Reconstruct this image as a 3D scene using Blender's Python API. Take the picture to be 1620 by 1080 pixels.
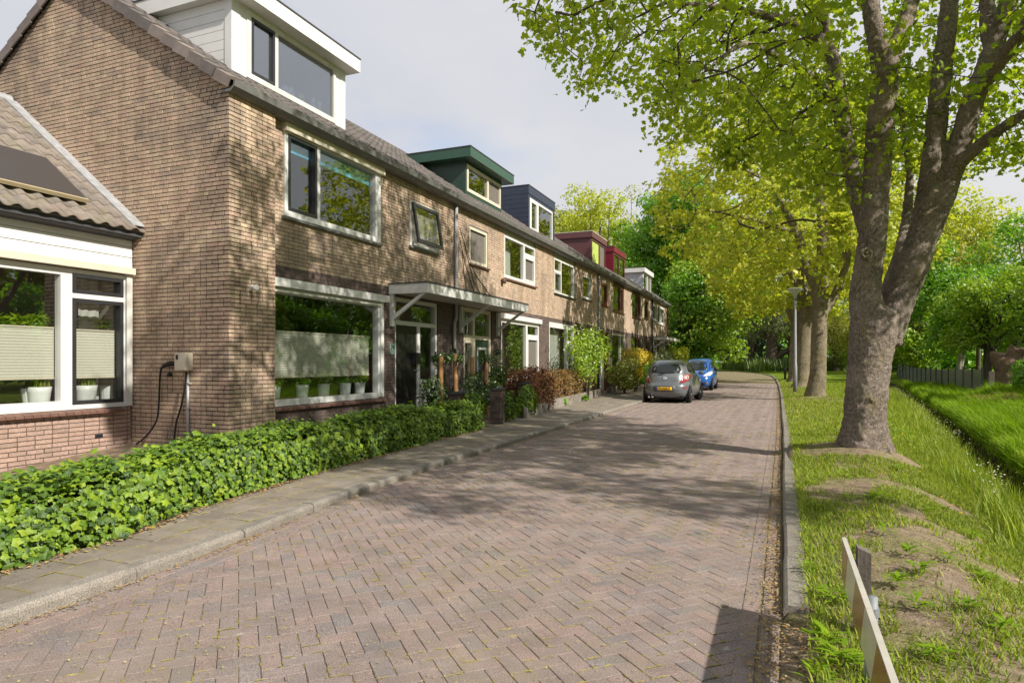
import bpy, math, random
import numpy as np
from mathutils import Vector, Matrix
random.seed(11)
rng = np.random.default_rng(11)
for o in list(bpy.data.objects):
    bpy.data.objects.remove(o)
scn = bpy.context.scene
COL = scn.collection
R = math.radians

# ------------------------------------------------------------------ camera
FPX, PX0, PY0, EYE = 1039.0, 810.0, 573.0, 1.4
YAW = math.atan(428 / FPX)
cam_d = bpy.data.cameras.new('camera')
cam_d.sensor_width = 36
cam_d.lens = FPX / 1620 * 36
cam_d.shift_y = (PY0 - 540) / 1620
cam_d.clip_start, cam_d.clip_end = 0.05, 3000
cam = bpy.data.objects.new('camera', cam_d)
cam.location = (0, 0, EYE)
cam.rotation_euler = (R(90), 0, YAW)
COL.objects.link(cam)
scn.camera = cam

# ------------------------------------------------------------------ light
SUN_DIR = Vector((1.24, -0.36, 1.0)).normalized()          # towards the sun
SUN_EL = math.asin(SUN_DIR.z)
SUN_AZ = math.atan2(SUN_DIR.x, SUN_DIR.y)                  # clockwise from +Y
world = bpy.data.worlds.new('World')
scn.world = world
world.use_nodes = True
nt = world.node_tree
nt.nodes.clear()
wo = nt.nodes.new('ShaderNodeOutputWorld')
bg = nt.nodes.new('ShaderNodeBackground')
bg.inputs['Strength'].default_value = 0.10
sky = nt.nodes.new('ShaderNodeTexSky')
sky.sky_type = 'NISHITA'
sky.sun_disc = False
sky.sun_elevation = SUN_EL
sky.sun_rotation = SUN_AZ
tc = nt.nodes.new('ShaderNodeTexCoord')
mp = nt.nodes.new('ShaderNodeMapping')
mp.inputs['Scale'].default_value = (1.0, 1.0, 2.2)
mp.inputs['Rotation'].default_value = (0.1, 0.15, 0.6)
nz = nt.nodes.new('ShaderNodeTexNoise')
nz.inputs['Scale'].default_value = 1.7
nz.inputs['Detail'].default_value = 6
nz.inputs['Roughness'].default_value = 0.5
cr = nt.nodes.new('ShaderNodeValToRGB')                     # how grey or bright the cloud is
cr.color_ramp.elements[0].position = 0.32
cr.color_ramp.elements[0].color = (3.1, 3.2, 3.6, 1)
cr.color_ramp.elements[1].position = 0.72
cr.color_ramp.elements[1].color = (3.95, 3.95, 4.0, 1)
nz2 = nt.nodes.new('ShaderNodeTexNoise')
nz2.inputs['Scale'].default_value = 2.6
nz2.inputs['Detail'].default_value = 7
cr2 = nt.nodes.new('ShaderNodeValToRGB')                    # where the cloud is open
cr2.color_ramp.elements[0].position = 0.30
cr2.color_ramp.elements[0].color = (0.55, 0.55, 0.55, 1)
cr2.color_ramp.elements[1].position = 0.46
cr2.color_ramp.elements[1].color = (1, 1, 1, 1)
mx = nt.nodes.new('ShaderNodeMix')
mx.data_type = 'RGBA'
L = nt.links.new
L(tc.outputs['Generated'], mp.inputs['Vector'])
L(mp.outputs[0], nz.inputs['Vector'])
L(mp.outputs[0], nz2.inputs['Vector'])
L(nz.outputs['Fac'], cr.inputs['Fac'])
L(nz2.outputs['Fac'], cr2.inputs['Fac'])
L(cr2.outputs['Color'], mx.inputs[0])
L(sky.outputs[0], mx.inputs[6])
L(cr.outputs['Color'], mx.inputs[7])
L(mx.outputs[2], bg.inputs['Color'])
L(bg.outputs[0], wo.inputs[0])
sun_d = bpy.data.lights.new('sun', 'SUN')
sun_d.energy = 3.5
sun_d.angle = R(0.75)
sun_d.color = (1.0, 0.93, 0.82)
sun = bpy.data.objects.new('sun', sun_d)
sun.location = (20, -10, 30)
sun.rotation_euler = SUN_DIR.to_track_quat('Z', 'Y').to_euler()
COL.objects.link(sun)
vs = scn.view_settings
vs.view_transform = 'Standard'
vs.look = 'None'
vs.exposure = 1.0
vs.gamma = 1.0
vs.use_curve_mapping = False
scn.cycles.max_bounces = 12
scn.cycles.diffuse_bounces = 8
scn.cycles.transmission_bounces = 12
scn.cycles.transparent_max_bounces = 16
scn.cycles.caustics_reflective = False
scn.cycles.caustics_refractive = False
scn.cycles.use_denoising = True

# ------------------------------------------------------------------ measuring: pixels of the survey to places
CS, SN = math.cos(YAW), math.sin(YAW)
def at(u, v, Z):
    a = (u - PX0) / FPX
    return Vector(((a * CS - SN) * Z, (a * SN + CS) * Z, EYE - (v - PY0) / FPX * Z))
def proj(p):
    X = p[0] * CS + p[1] * SN
    Z = -p[0] * SN + p[1] * CS
    if Z < 0.1:
        return (-1e6, -1e6, Z)
    return (PX0 + FPX * X / Z, PY0 - FPX * (p[2] - EYE) / Z, Z)
def shows(p, margin=10):
    u, v, Z = proj(p)
    return Z > 0.2 and -margin < u < 1620 + margin and -margin < v < 1080 + margin

# ------------------------------------------------------------------ meshes and objects
WO = {}
def mesh_np(name, V, F, smooth=False):
    V = np.asarray(V, dtype=np.float32)
    F = np.asarray(F, dtype=np.int32)
    me = bpy.data.meshes.new(name)
    me.vertices.add(len(V))
    me.vertices.foreach_set('co', V.ravel())
    k = F.shape[1]
    me.loops.add(F.size)
    me.loops.foreach_set('vertex_index', F.ravel())
    me.polygons.add(len(F))
    me.polygons.foreach_set('loop_start', np.arange(0, F.size, k, dtype=np.int32))
    me.polygons.foreach_set('use_smooth', np.full(len(F), bool(smooth)))
    me.update(calc_edges=True)
    return me

def link(name, me, m=None, parent=None, loc=None):
    o = bpy.data.objects.new(name, me)
    COL.objects.link(o)
    if m is not None and me is not None and not me.materials:
        me.materials.append(m)
    if parent is not None:
        o.parent = parent
        WO[o.name] = WO.get(parent.name, Vector((0, 0, 0)))
    else:
        WO[o.name] = Vector(loc) if loc is not None else Vector((0, 0, 0))
    if loc is not None:
        o.location = loc
    return o

def tag(o, label=None, cat=None, group=None, kind=None):
    for k, v in (('label', label), ('category', cat), ('group', group), ('kind', kind)):
        if v:
            o[k] = v
    return o

def thing(name, label, cat, loc=(0, 0, 0), group=None, rz=0):
    o = bpy.data.objects.new(name, None)
    o.empty_display_size = 0.2
    COL.objects.link(o)
    o.location = loc
    o.rotation_euler = (0, 0, rz)
    WO[o.name] = Vector(loc)
    return tag(o, label, cat, group)

def put(name, V, F, m, parent=None, loc=None, smooth=False, local=False):
    """arrays in world coordinates -> one mesh object"""
    V = np.asarray(V, dtype=np.float64).reshape(-1, 3)
    if parent is not None and not local:
        V = V - np.array(WO.get(parent.name, (0, 0, 0)))
    elif parent is None and loc is not None and not local:
        V = V - np.array(loc)
    me = mesh_np(name, V, F, smooth)
    return link(name, me, m, parent, loc if parent is None else None)

class MB:
    def __init__(self):
        self.v, self.f = [], []
    def add(self, vs, fs):
        n = len(self.v)
        self.v += [tuple(q) for q in vs]
        self.f += [tuple(i + n for i in q) for q in fs]
        return self
    def box(self, x0, x1, y0, y1, z0, z1):
        if x1 < x0: x0, x1 = x1, x0
        if y1 < y0: y0, y1 = y1, y0
        if z1 < z0: z0, z1 = z1, z0
        return self.add([(x0, y0, z0), (x1, y0, z0), (x1, y1, z0), (x0, y1, z0), (x0, y0, z1), (x1, y0, z1), (x1, y1, z1), (x0, y1, z1)],
                        [(3, 2, 1, 0), (4, 5, 6, 7), (0, 1, 5, 4), (1, 2, 6, 5), (2, 3, 7, 6), (3, 0, 4, 7)])
    def prism(self, pts, d):
        """closed polygon pts (3-D, planar) pushed along d"""
        n = len(pts)
        d = Vector(d)
        a = [Vector(p) for p in pts]
        return self.add(a + [p + d for p in a],
                        [tuple(range(n - 1, -1, -1)), tuple(range(n, 2 * n))] + [(i, (i + 1) % n, n + (i + 1) % n, n + i) for i in range(n)])
    def tube(self, path, rad, n=8, cap=True, jit=0.0):
        P = [Vector(p) for p in path]
        if not hasattr(rad, '__len__'):
            rad = [rad] * len(P)
        rings, up = [], None
        for i, p in enumerate(P):
            t = (P[min(i + 1, len(P) - 1)] - P[max(i - 1, 0)]).normalized()
            if up is None:
                up = Vector((0, 0, 1)) if abs(t.z) < 0.9 else Vector((1, 0, 0))
            a = t.cross(up).normalized()
            up = a.cross(t).normalized()
            rings.append([p + (a * math.cos(2 * math.pi * k / n) + up * math.sin(2 * math.pi * k / n)) * rad[i] * (1 + jit * (random.random() - .5)) for k in range(n)])
        vs = [q for r in rings for q in r]
        fs = []
        for i in range(len(P) - 1):
            for k in range(n):
                fs.append((i * n + k, i * n + (k + 1) % n, (i + 1) * n + (k + 1) % n, (i + 1) * n + k))
        if cap:
            fs.append(tuple(range(n - 1, -1, -1)))
            fs.append(tuple((len(P) - 1) * n + k for k in range(n)))
        return self.add(vs, fs)
    def lathe(self, prof, c, n=24, axis='z'):
        """prof: (radius, height) pairs"""
        vs, fs = [], []
        c = Vector(c)
        for r, h in prof:
            for k in range(n):
                a = 2 * math.pi * k / n
                q = (r * math.cos(a), r * math.sin(a), h)
                if axis == 'x':
                    q = (h, r * math.cos(a), r * math.sin(a))
                vs.append(c + Vector(q))
        for i in range(len(prof) - 1):
            for k in range(n):
                fs.append((i * n + k, i * n + (k + 1) % n, (i + 1) * n + (k + 1) % n, (i + 1) * n + k))
        fs.append(tuple(range(n - 1, -1, -1)))
        fs.append(tuple((len(prof) - 1) * n + k for k in range(n)))
        return self.add(vs, fs)
    def walls(self, a0, a1, z0, z1, holes, x0, x1, axis='y'):
        """a slab between x0 and x1 over (a0..a1, z0..z1) with rectangular holes (a0,a1,z0,z1)"""
        ya = sorted({a0, a1} | {min(max(h[i], a0), a1) for h in holes for i in (0, 1)})
        za = sorted({z0, z1} | {min(max(h[i], z0), z1) for h in holes for i in (2, 3)})
        for zi in range(len(za) - 1):
            run = None
            for yi in range(len(ya) - 1):
                cy, cz = (ya[yi] + ya[yi + 1]) / 2, (za[zi] + za[zi + 1]) / 2
                solid = not any(h[0] < cy < h[1] and h[2] < cz < h[3] for h in holes)
                if solid:
                    run = (run[0] if run else ya[yi], ya[yi + 1])
                if run and (not solid or yi == len(ya) - 2):
                    if axis == 'y':
                        self.box(x0, x1, run[0], run[1], za[zi], za[zi + 1])
                    else:
                        self.box(run[0], run[1], x0, x1, za[zi], za[zi + 1])
                    run = None
        return self
    def build(self, name, m, parent=None, loc=None, smooth=False, local=False):
        off = Vector((0, 0, 0))
        if not local:
            if parent is not None:
                off = WO.get(parent.name, off)
            elif loc is not None:
                off = Vector(loc)
        me = bpy.data.meshes.new(name)
        me.from_pydata([tuple(Vector(q) - off) for q in self.v], [], self.f)
        if smooth:
            me.polygons.foreach_set('use_smooth', [True] * len(me.polygons))
        me.update()
        return link(name, me, m, parent, loc if parent is None else None)

BOXF = np.array([(4, 5, 6, 7), (0, 1, 5, 4), (1, 2, 6, 5), (2, 3, 7, 6), (3, 0, 4, 7), (3, 2, 1, 0)])
def boxes_np(lo, hi):
    lo, hi = np.asarray(lo, float), np.asarray(hi, float)
    c = [(0, 0, 0), (1, 0, 0), (1, 1, 0), (0, 1, 0), (0, 0, 1), (1, 0, 1), (1, 1, 1), (0, 1, 1)]
    V = np.stack([lo + (hi - lo) * np.array(q) for q in c], axis=1).reshape(-1, 3)
    F = (np.arange(len(lo))[:, None, None] * 8 + BOXF[None]).reshape(-1, 4)
    return V, F

# ------------------------------------------------------------------ materials
class NT:
    def __init__(self, name):
        self.m = bpy.data.materials.new(name)
        self.m.use_nodes = True
        self.t = self.m.node_tree
        self.t.nodes.clear()
        self.out = self.n('OutputMaterial')
    def n(self, typ, **kw):
        nd = self.t.nodes.new('ShaderNode' + typ)
        for k, v in kw.items():
            if k in nd.inputs:
                nd.inputs[k].default_value = v
            else:
                setattr(nd, k, v)
        return nd
    def l(self, a, b):
        self.t.links.new(a, b)
    def ramp(self, fac, stops):
        r = self.n('ValToRGB')
        e = r.color_ramp.elements
        while len(e) < len(stops):
            e.new(0.5)
        for i, (p, c) in enumerate(stops):
            e[i].position = p
            e[i].color = (*c, 1) if len(c) == 3 else c
        self.l(fac, r.inputs[0])
        return r.outputs[0]
    def pos(self):
        return self.n('NewGeometry').outputs['Position']
    def noise(self, scale, detail=4, rough=0.55, stretch=None, vec=None):
        v = vec or self.pos()
        if stretch:
            mpn = self.n('Mapping', Scale=stretch)
            self.l(v, mpn.inputs[0])
            v = mpn.outputs[0]
        q = self.n('TexNoise', Scale=scale, Detail=detail, Roughness=rough)
        self.l(v, q.inputs['Vector'])
        return q.outputs['Fac']
    def mix(self, fac, a, b, mode='MIX'):
        q = self.n('Mix', data_type='RGBA', blend_type=mode)
        for s, x in ((0, fac), (6, a), (7, b)):
            if isinstance(x, (int, float)):
                q.inputs[s].default_value = x
            elif isinstance(x, tuple):
                q.inputs[s].default_value = (*x, 1) if len(x) == 3 else x
            else:
                self.l(x, q.inputs[s])
        return q.outputs[2]
    def math(self, op, a, b=None, clamp=False):
        q = self.n('Math', operation=op, use_clamp=clamp)
        for s, x in ((0, a), (1, b)):
            if x is None:
                continue
            if isinstance(x, (int, float)):
                q.inputs[s].default_value = x
            else:
                self.l(x, q.inputs[s])
        return q.outputs[0]
    def rnd(self):
        """a number that differs from piece to piece, joined or not"""
        a = self.n('NewGeometry').outputs['Random Per Island']
        b = self.n('ObjectInfo').outputs['Random']
        return self.math('FRACT', self.math('ADD', a, b))
    def bump(self, h, strength=0.3, dist=0.01, normal=None):
        b = self.n('Bump', Strength=strength, Distance=dist)
        self.l(h, b.inputs['Height'])
        if normal is not None:
            self.l(normal, b.inputs['Normal'])
        return b.outputs[0]
    def principled(self, col, rough=0.6, spec=0.3, metal=0.0, normal=None, coat=0.0):
        p = self.n('BsdfPrincipled', Metallic=metal)
        p.inputs['Specular IOR Level'].default_value = spec
        p.inputs['Coat Weight'].default_value = coat
        p.inputs['Coat Roughness'].default_value = 0.05
        for k, x in (('Base Color', col), ('Roughness', rough)):
            if isinstance(x, (int, float)):
                p.inputs[k].default_value = x
            elif isinstance(x, tuple):
                p.inputs[k].default_value = (*x, 1)
            else:
                self.l(x, p.inputs[k])
        if normal is not None:
            self.l(normal, p.inputs['Normal'])
        self.l(p.outputs[0], self.out.inputs[0])
        return self.m

def plain(name, col, rough=0.5, spec=0.35, var=0.12, scale=6.0, bump=0.1, metal=0.0, coat=0.0, streak=None, fine=60):
    t = NT(name)
    n1 = t.noise(scale, 5, 0.6, streak)
    d = tuple(c * (1 - var) for c in col)
    b = tuple(min(1, c * (1 + var)) for c in col)
    c = t.ramp(n1, [(0.3, d), (0.7, b)])
    nb = t.bump(t.noise(fine, 3), bump, 0.004) if bump else None
    return t.principled(c, rough, spec, metal, nb, coat)

def piece_mat(name, cols, mott=0.18, mscale=14, dirt=None, dscale=0.8, rough=0.85, bump=0.35, fine=120, lichen=None, speck=None, streak=None):
    """bricks, tiles, stones: a colour of its own for each piece, mottling, large stains"""
    t = NT(name)
    r = t.rnd()
    n = len(cols)
    c = t.ramp(r, [(i / (n - 1), q) for i, q in enumerate(cols)])
    m1 = t.noise(mscale, 5, 0.65)
    c = t.mix(1.0, c, t.ramp(m1, [(0.25, (1 - mott,) * 3), (0.75, (1 + mott,) * 3)]), 'MULTIPLY')
    if speck:
        s1 = t.noise(speck, 2, 0.7)
        c = t.mix(1.0, c, t.ramp(s1, [(0.33, (0.52,) * 3), (0.5, (1, 1, 1)), (0.7, (1.5,) * 3)]), 'MULTIPLY')
    if streak:
        s2 = t.noise(2.4, 4, 0.6, (1.6, 1.6, 0.16))
        c = t.mix(streak, c, t.ramp(s2, [(0.32, (0.72, 0.70, 0.68)), (0.5, (1, 1, 1)), (0.68, (1.28, 1.27, 1.26))]), 'MULTIPLY')
    if dirt:
        d1 = t.noise(dscale, 6, 0.65)
        d2 = t.noise(dscale * 7, 4, 0.6)
        f = t.math('MULTIPLY', t.ramp(d1, [(0.48, (0, 0, 0)), (0.68, (1, 1, 1))]), t.ramp(d2, [(0.35, (0, 0, 0)), (0.65, (1, 1, 1))]))
        c = t.mix(f, c, dirt)
    if lichen:
        q = t.noise(9, 3, 0.5)
        c = t.mix(t.ramp(q, [(0.70, (0, 0, 0)), (0.74, (0.8,) * 3)]), c, lichen)
    return t.principled(c, rough, 0.2, 0, t.bump(t.noise(fine, 4, 0.7), bump, 0.006))

def leaf_mat(name, cols, trans=0.5, gloss=0.06, rough=0.45):
    t = NT(name)
    n = len(cols)
    c = t.ramp(t.rnd(), [(i / (n - 1), q) for i, q in enumerate(cols)])
    c = t.mix(1.0, c, t.ramp(t.noise(0.9, 3), [(0.3, (0.8, 0.82, 0.8)), (0.7, (1.15, 1.12, 1.05))]), 'MULTIPLY')
    d, tr, g = t.n('BsdfDiffuse'), t.n('BsdfTranslucent'), t.n('BsdfGlossy')
    t.l(c, d.inputs[0])
    t.l(t.mix(1.0, c, (1.12, 1.15, 0.5), 'MULTIPLY'), tr.inputs[0])
    g.inputs['Roughness'].default_value = rough
    g.inputs['Color'].default_value = (0.8, 0.85, 0.8, 1)
    m1, m2 = t.n('MixShader'), t.n('MixShader')
    m1.inputs[0].default_value = trans
    m2.inputs[0].default_value = gloss
    t.l(d.outputs[0], m1.inputs[1]); t.l(tr.outputs[0], m1.inputs[2])
    t.l(m1.outputs[0], m2.inputs[1]); t.l(g.outputs[0], m2.inputs[2])
    t.l(m2.outputs[0], t.out.inputs[0])
    return t.m

def glass_mat(name, tint=(0.95, 0.965, 0.955), f0=0.105):
    t = NT(name)
    tr, g, mx_ = t.n('BsdfTransparent'), t.n('BsdfGlossy', Roughness=0.0), t.n('MixShader')
    tr.inputs[0].default_value = (*tint, 1)
    g.inputs[0].default_value = (0.95, 0.97, 0.97, 1)
    geo = t.n('NewGeometry')
    d = t.n('VectorMath', operation='DOT_PRODUCT')
    t.l(geo.outputs['Normal'], d.inputs[0]); t.l(geo.outputs['Incoming'], d.inputs[1])
    c = t.math('SUBTRACT', 1.0, t.math('ABSOLUTE', d.outputs['Value']), True)
    fr = t.math('ADD', t.math('MULTIPLY', t.math('POWER', c, 5.0), 1 - f0), f0, True)
    t.l(t.bump(t.noise(1.3, 2), 0.04, 0.02), g.inputs['Normal'])
    t.l(fr, mx_.inputs[0])
    t.l(tr.outputs[0], mx_.inputs[1]); t.l(g.outputs[0], mx_.inputs[2])
    t.l(mx_.outputs[0], t.out.inputs[0])
    return t.m

M = {}
M['brick'] = piece_mat('yellow_brown_brick', [(0.372, 0.282, 0.202), (0.457, 0.352, 0.255), (0.489, 0.352, 0.261), (0.426, 0.304, 0.234), (0.532, 0.41, 0.288), (0.34, 0.265, 0.213)],
                       dirt=(0.17, 0.145, 0.125), dscale=0.55, mscale=22, speck=160, streak=0.8)
M['brick_pale'] = piece_mat('pale_brick', [(0.47, 0.36, 0.27), (0.53, 0.41, 0.31), (0.42, 0.32, 0.24)], dirt=(0.25, 0.2, 0.16), dscale=0.5, mscale=22, streak=0.8)
M['brick_dark'] = piece_mat('dark_purple_brick', [(0.085, 0.062, 0.055), (0.12, 0.085, 0.075), (0.10, 0.075, 0.07), (0.15, 0.105, 0.09), (0.07, 0.055, 0.052)], mscale=25, speck=160)
M['brick_red'] = piece_mat('pink_red_brick', [(0.34, 0.235, 0.19), (0.40, 0.28, 0.225), (0.37, 0.26, 0.22), (0.31, 0.22, 0.18)], mscale=18, speck=140, dirt=(0.24, 0.17, 0.13), dscale=1.2)
M['mortar'] = plain('grey_mortar', (0.105, 0.082, 0.066), 0.95, 0.1, 0.25, 3, 0.5)
M['mortar_dark'] = plain('dark_wall_mortar', (0.20, 0.17, 0.155), 0.95, 0.1, 0.25, 3, 0.5)
M['clinker'] = piece_mat('road_clinker', [(0.253, 0.197, 0.179), (0.229, 0.190, 0.179), (0.274, 0.203, 0.183), (0.215, 0.186, 0.179), (0.260, 0.197, 0.176), (0.240, 0.194, 0.176), (0.202, 0.180, 0.176)],
                         mott=0.26, mscale=3.0, rough=0.92, bump=0.9, fine=150, lichen=(0.36, 0.33, 0.29), speck=150, dirt=(0.25, 0.21, 0.15), dscale=0.9)
def joint_mat():
    t = NT('mossy_joint_sand')
    c = t.ramp(t.noise(5, 4, 0.6), [(0.35, (0.17, 0.14, 0.11)), (0.52, (0.22, 0.185, 0.12)), (0.65, (0.26, 0.235, 0.10))])
    return t.principled(c, 0.95, 0.05, 0, t.bump(t.noise(90, 3), 0.5, 0.01))
M['joint'] = joint_mat()
M['tile'] = piece_mat('pavement_tile', [(0.203, 0.175, 0.146), (0.235, 0.203, 0.17), (0.183, 0.158, 0.134), (0.219, 0.186, 0.154)], mscale=4, mott=0.3, fine=180, bump=0.5, speck=240, dirt=(0.2, 0.19, 0.12), dscale=1.6)
M['kerb'] = piece_mat('kerb_concrete', [(0.21, 0.19, 0.165), (0.25, 0.225, 0.195), (0.18, 0.165, 0.145)], mscale=6, mott=0.25, fine=150, bump=0.8, speck=130)
M['roof_tile'] = piece_mat('weathered_roof_tile', [(0.185, 0.155, 0.135), (0.235, 0.20, 0.17), (0.16, 0.14, 0.13), (0.21, 0.17, 0.145)], mscale=9, mott=0.3, dirt=(0.2, 0.19, 0.12), dscale=2.5)
M['roof_dark'] = piece_mat('grey_roof_tile', [(0.11, 0.10, 0.098), (0.15, 0.13, 0.12), (0.09, 0.085, 0.085)], mscale=9, mott=0.25)
M['verge'] = piece_mat('verge_tile', [(0.17, 0.145, 0.135), (0.25, 0.21, 0.19), (0.135, 0.12, 0.115), (0.21, 0.175, 0.16)], mscale=8, mott=0.2)
M['white'] = plain('white_paint', (0.64, 0.64, 0.63), 0.4, 0.4, 0.05, 3, 0.05)
M['white_old'] = plain('aged_white_paint', (0.60, 0.59, 0.56), 0.55, 0.3, 0.12, 5, 0.1, streak=(1, 1, 0.25))
M['cream'] = plain('cream_paint', (0.60, 0.55, 0.44), 0.5, 0.3, 0.08, 4, 0.05)
M['sage'] = plain('grey_green_panel', (0.42, 0.41, 0.32), 0.5, 0.3, 0.06, 3, 0.05)
M['black'] = plain('anthracite_paint', (0.028, 0.029, 0.032), 0.35, 0.5, 0.1, 4, 0.03)
M['door_black'] = plain('black_door_paint', (0.02, 0.019, 0.019), 0.25, 0.5, 0.1, 4, 0.03)
M['gutter'] = plain('zinc_gutter', (0.17, 0.17, 0.165), 0.5, 0.4, 0.2, 3, 0.1, metal=0.3)
M['lead'] = plain('lead_flashing', (0.36, 0.37, 0.385), 0.5, 0.4, 0.22, 7, 0.2, metal=0.2)
M['pvc'] = plain('grey_pvc_pipe', (0.34, 0.34, 0.35), 0.4, 0.4, 0.06, 4, 0)
M['felt'] = plain('roofing_felt', (0.07, 0.07, 0.075), 0.9, 0.1, 0.2, 10, 0.3)
M['green_pan'] = plain('dark_green_cladding', (0.026, 0.06, 0.045), 0.35, 0.45, 0.06, 3, 0.03)
M['green_lite'] = plain('green_fascia', (0.035, 0.085, 0.06), 0.35, 0.45, 0.06, 3, 0.03)
M['blue_pan'] = plain('slate_blue_boards', (0.035, 0.045, 0.075), 0.5, 0.4, 0.1, 5, 0.08)
M['maroon'] = plain('maroon_cladding', (0.115, 0.045, 0.05), 0.4, 0.4, 0.06, 3, 0.03)
M['red_pan'] = plain('wine_red_cladding', (0.16, 0.012, 0.025), 0.4, 0.4, 0.06, 3, 0.03)
M['grey_pan'] = plain('pale_grey_cladding', (0.50, 0.50, 0.56), 0.45, 0.4, 0.05, 3, 0.03)
M['glass'] = glass_mat('window_glass')
M['glass_blue'] = glass_mat('upper_window_glass', (0.6, 0.66, 0.72), 0.32)
M['inside'] = plain('room_plaster', (0.30, 0.28, 0.25), 0.9, 0.1, 0.08, 2, 0)
M['inside_floor'] = plain('room_floor', (0.10, 0.065, 0.04), 0.5, 0.3, 0.2, 3, 0)
def blind_mat(name, col, tr=0.3):
    t = NT(name)
    c = t.ramp(t.noise(30, 3, 0.6, (1, 1, 6)), [(0.3, tuple(q * 0.9 for q in col)), (0.7, col)])
    d, s, m1 = t.n('BsdfDiffuse'), t.n('BsdfTranslucent'), t.n('MixShader')
    m1.inputs[0].default_value = tr
    t.l(c, d.inputs[0]); t.l(c, s.inputs[0])
    t.l(d.outputs[0], m1.inputs[1]); t.l(s.outputs[0], m1.inputs[2])
    t.l(m1.outputs[0], t.out.inputs[0])
    return t.m
M['blind'] = blind_mat('cream_blind_cloth', (0.86, 0.83, 0.72))
M['curtain'] = blind_mat('white_curtain_cloth', (0.68, 0.70, 0.66))
M['screen'] = plain('insect_screen', (0.15, 0.135, 0.12), 0.7, 0.2, 0.15, 8, 0.2)
M['blue_foil'] = plain('blue_blind', (0.08, 0.45, 0.70), 0.5, 0.3, 0.1, 3, 0)
M['lime'] = plain('lime_blind', (0.40, 0.48, 0.12), 0.6, 0.2, 0.08, 3, 0)
M['pot'] = plain('white_glazed_pot', (0.72, 0.73, 0.72), 0.35, 0.4, 0.04, 4, 0)
M['soil'] = plain('garden_soil', (0.085, 0.06, 0.04), 0.95, 0.1, 0.4, 5, 0.8, fine=40)
M['rubber'] = plain('black_rubber', (0.012, 0.012, 0.012), 0.6, 0.3, 0.1, 8, 0.05)
M['beige_box'] = plain('beige_plastic', (0.52, 0.47, 0.38), 0.4, 0.4, 0.03, 4, 0)
M['steel'] = plain('galvanised_steel', (0.21, 0.225, 0.24), 0.6, 0.3, 0.2, 9, 0.05, metal=0.15)
M['lamp_head'] = plain('lamp_hood', (0.55, 0.56, 0.54), 0.35, 0.4, 0.05, 4, 0)
M['wood_old'] = plain('weathered_wood', (0.14, 0.12, 0.10), 0.9, 0.1, 0.35, 9, 0.8, streak=(6, 6, 0.6), fine=50)
M['stake'] = plain('peeled_wood_stake', (0.42, 0.23, 0.10), 0.8, 0.15, 0.25, 8, 0.3, streak=(4, 4, 0.5))
M['brown_wood'] = plain('brown_stained_frame', (0.085, 0.04, 0.025), 0.5, 0.3, 0.15, 6, 0.1)
M['red_frame'] = plain('red_brown_frame', (0.13, 0.035, 0.025), 0.5, 0.3, 0.15, 6, 0.1)
M['solar'] = plain('brown_black_panel', (0.052, 0.047, 0.046), 0.45, 0.3, 0.08, 20, 0.05, streak=(1, 8, 1))
M['panel_edge'] = plain('cream_metal_edge', (0.42, 0.35, 0.22), 0.5, 0.3, 0.08, 4, 0)
M['sill'] = piece_mat('sill_tile', [(0.15, 0.085, 0.065), (0.18, 0.10, 0.08), (0.13, 0.075, 0.06)], mscale=9, rough=0.5, bump=0.1)
M['moss_soil'] = plain('verge_soil', (0.26, 0.19, 0.125), 0.95, 0.08, 0.3, 6, 0.8, fine=60)

# ------------------------------------------------------------------ the lie of the land
def sstep(a, b, x):
    t = np.clip((np.asarray(x, float) - a) / (b - a), 0, 1)
    return t * t * (3 - 2 * t)
def xl(y):   # road side of the left kerb
    return np.interp(y, [-8, 2.2, 3.8, 5.2, 8, 12, 21.6, 30, 45, 55, 62, 80], [-3.78, -3.80, -3.90, -4.10, -4.26, -4.30, -4.5, -4.55, -4.7, -5.2, -6.5, -20])
def xr(y):   # road side of the right kerb
    return np.interp(y, [-8, 14, 30, 42, 55, 62, 70, 80], [0.0, 0.0, -0.1, -0.25, -0.5, -0.9, -2.5, -8])
def xd(y):   # middle of the ditch
    return np.interp(y, [-10, 4, 8, 12, 18, 27, 43, 60], [2.55, 2.65, 2.8, 3.1, 3.85, 4.85, 6.4, 7.9])
def xg(y):
    return np.interp(y, [0, 2.6, 4.4, 6.5, 10, 12, 14.5, 17, 20, 25, 30, 46], [-4.75, -4.85, -5.1, -5.4, -5.65, -5.75, -5.75, -6.0, -6.3, -6.75, -6.9, -7.0])
def rise(y):
    return 0.5 * sstep(50, 80, y)
def gz(x, y):
    x, y = np.asarray(x, float), np.asarray(y, float)
    a, b, d = xl(y), xr(y), xd(y)
    garden = np.where(y < 7.4, np.clip(0.0 + 0.085 * (y - 5.3), -0.02, 0.17), 0.17)
    e = xg(y) - 0.22
    left = np.where(x > e, 0.03, 0.03 + (garden - 0.03) * sstep(0, 0.3, e - x))
    s = x - b - 0.13
    bank = 0.048 + 0.05 * sstep(0.1, 1.0, s) + 0.16 * np.exp(-((x - 1.05) ** 2 + (y - 10.7) ** 2) / 0.9) + 0.10 * np.exp(-((x - 1.05) ** 2 + (y - 26) ** 2) / 0.7)
    bank = bank - 0.50 * sstep(d - 2.0, d - 0.3, x) - 0.60 * sstep(d - 0.32, d - 0.14, x)
    bank = bank + 0.74 * sstep(d + 0.20, d + 0.5, x) + 0.42 * sstep(d + 0.4, d + 5.0, x)
    bank = bank + 0.012 * np.sin(x * 2.1 + y * 0.7) * np.sin(y * 1.3) * sstep(0.5, 1.5, s)
    z = np.where(x < a - 0.05, left, np.where(x < b + np.where(y < 3.9, -0.03, 0.08), -0.09, np.where((y < 3.9) & (x < b + .16), 0.012, bank)))
    return z + rise(y) * 1.0

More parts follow.
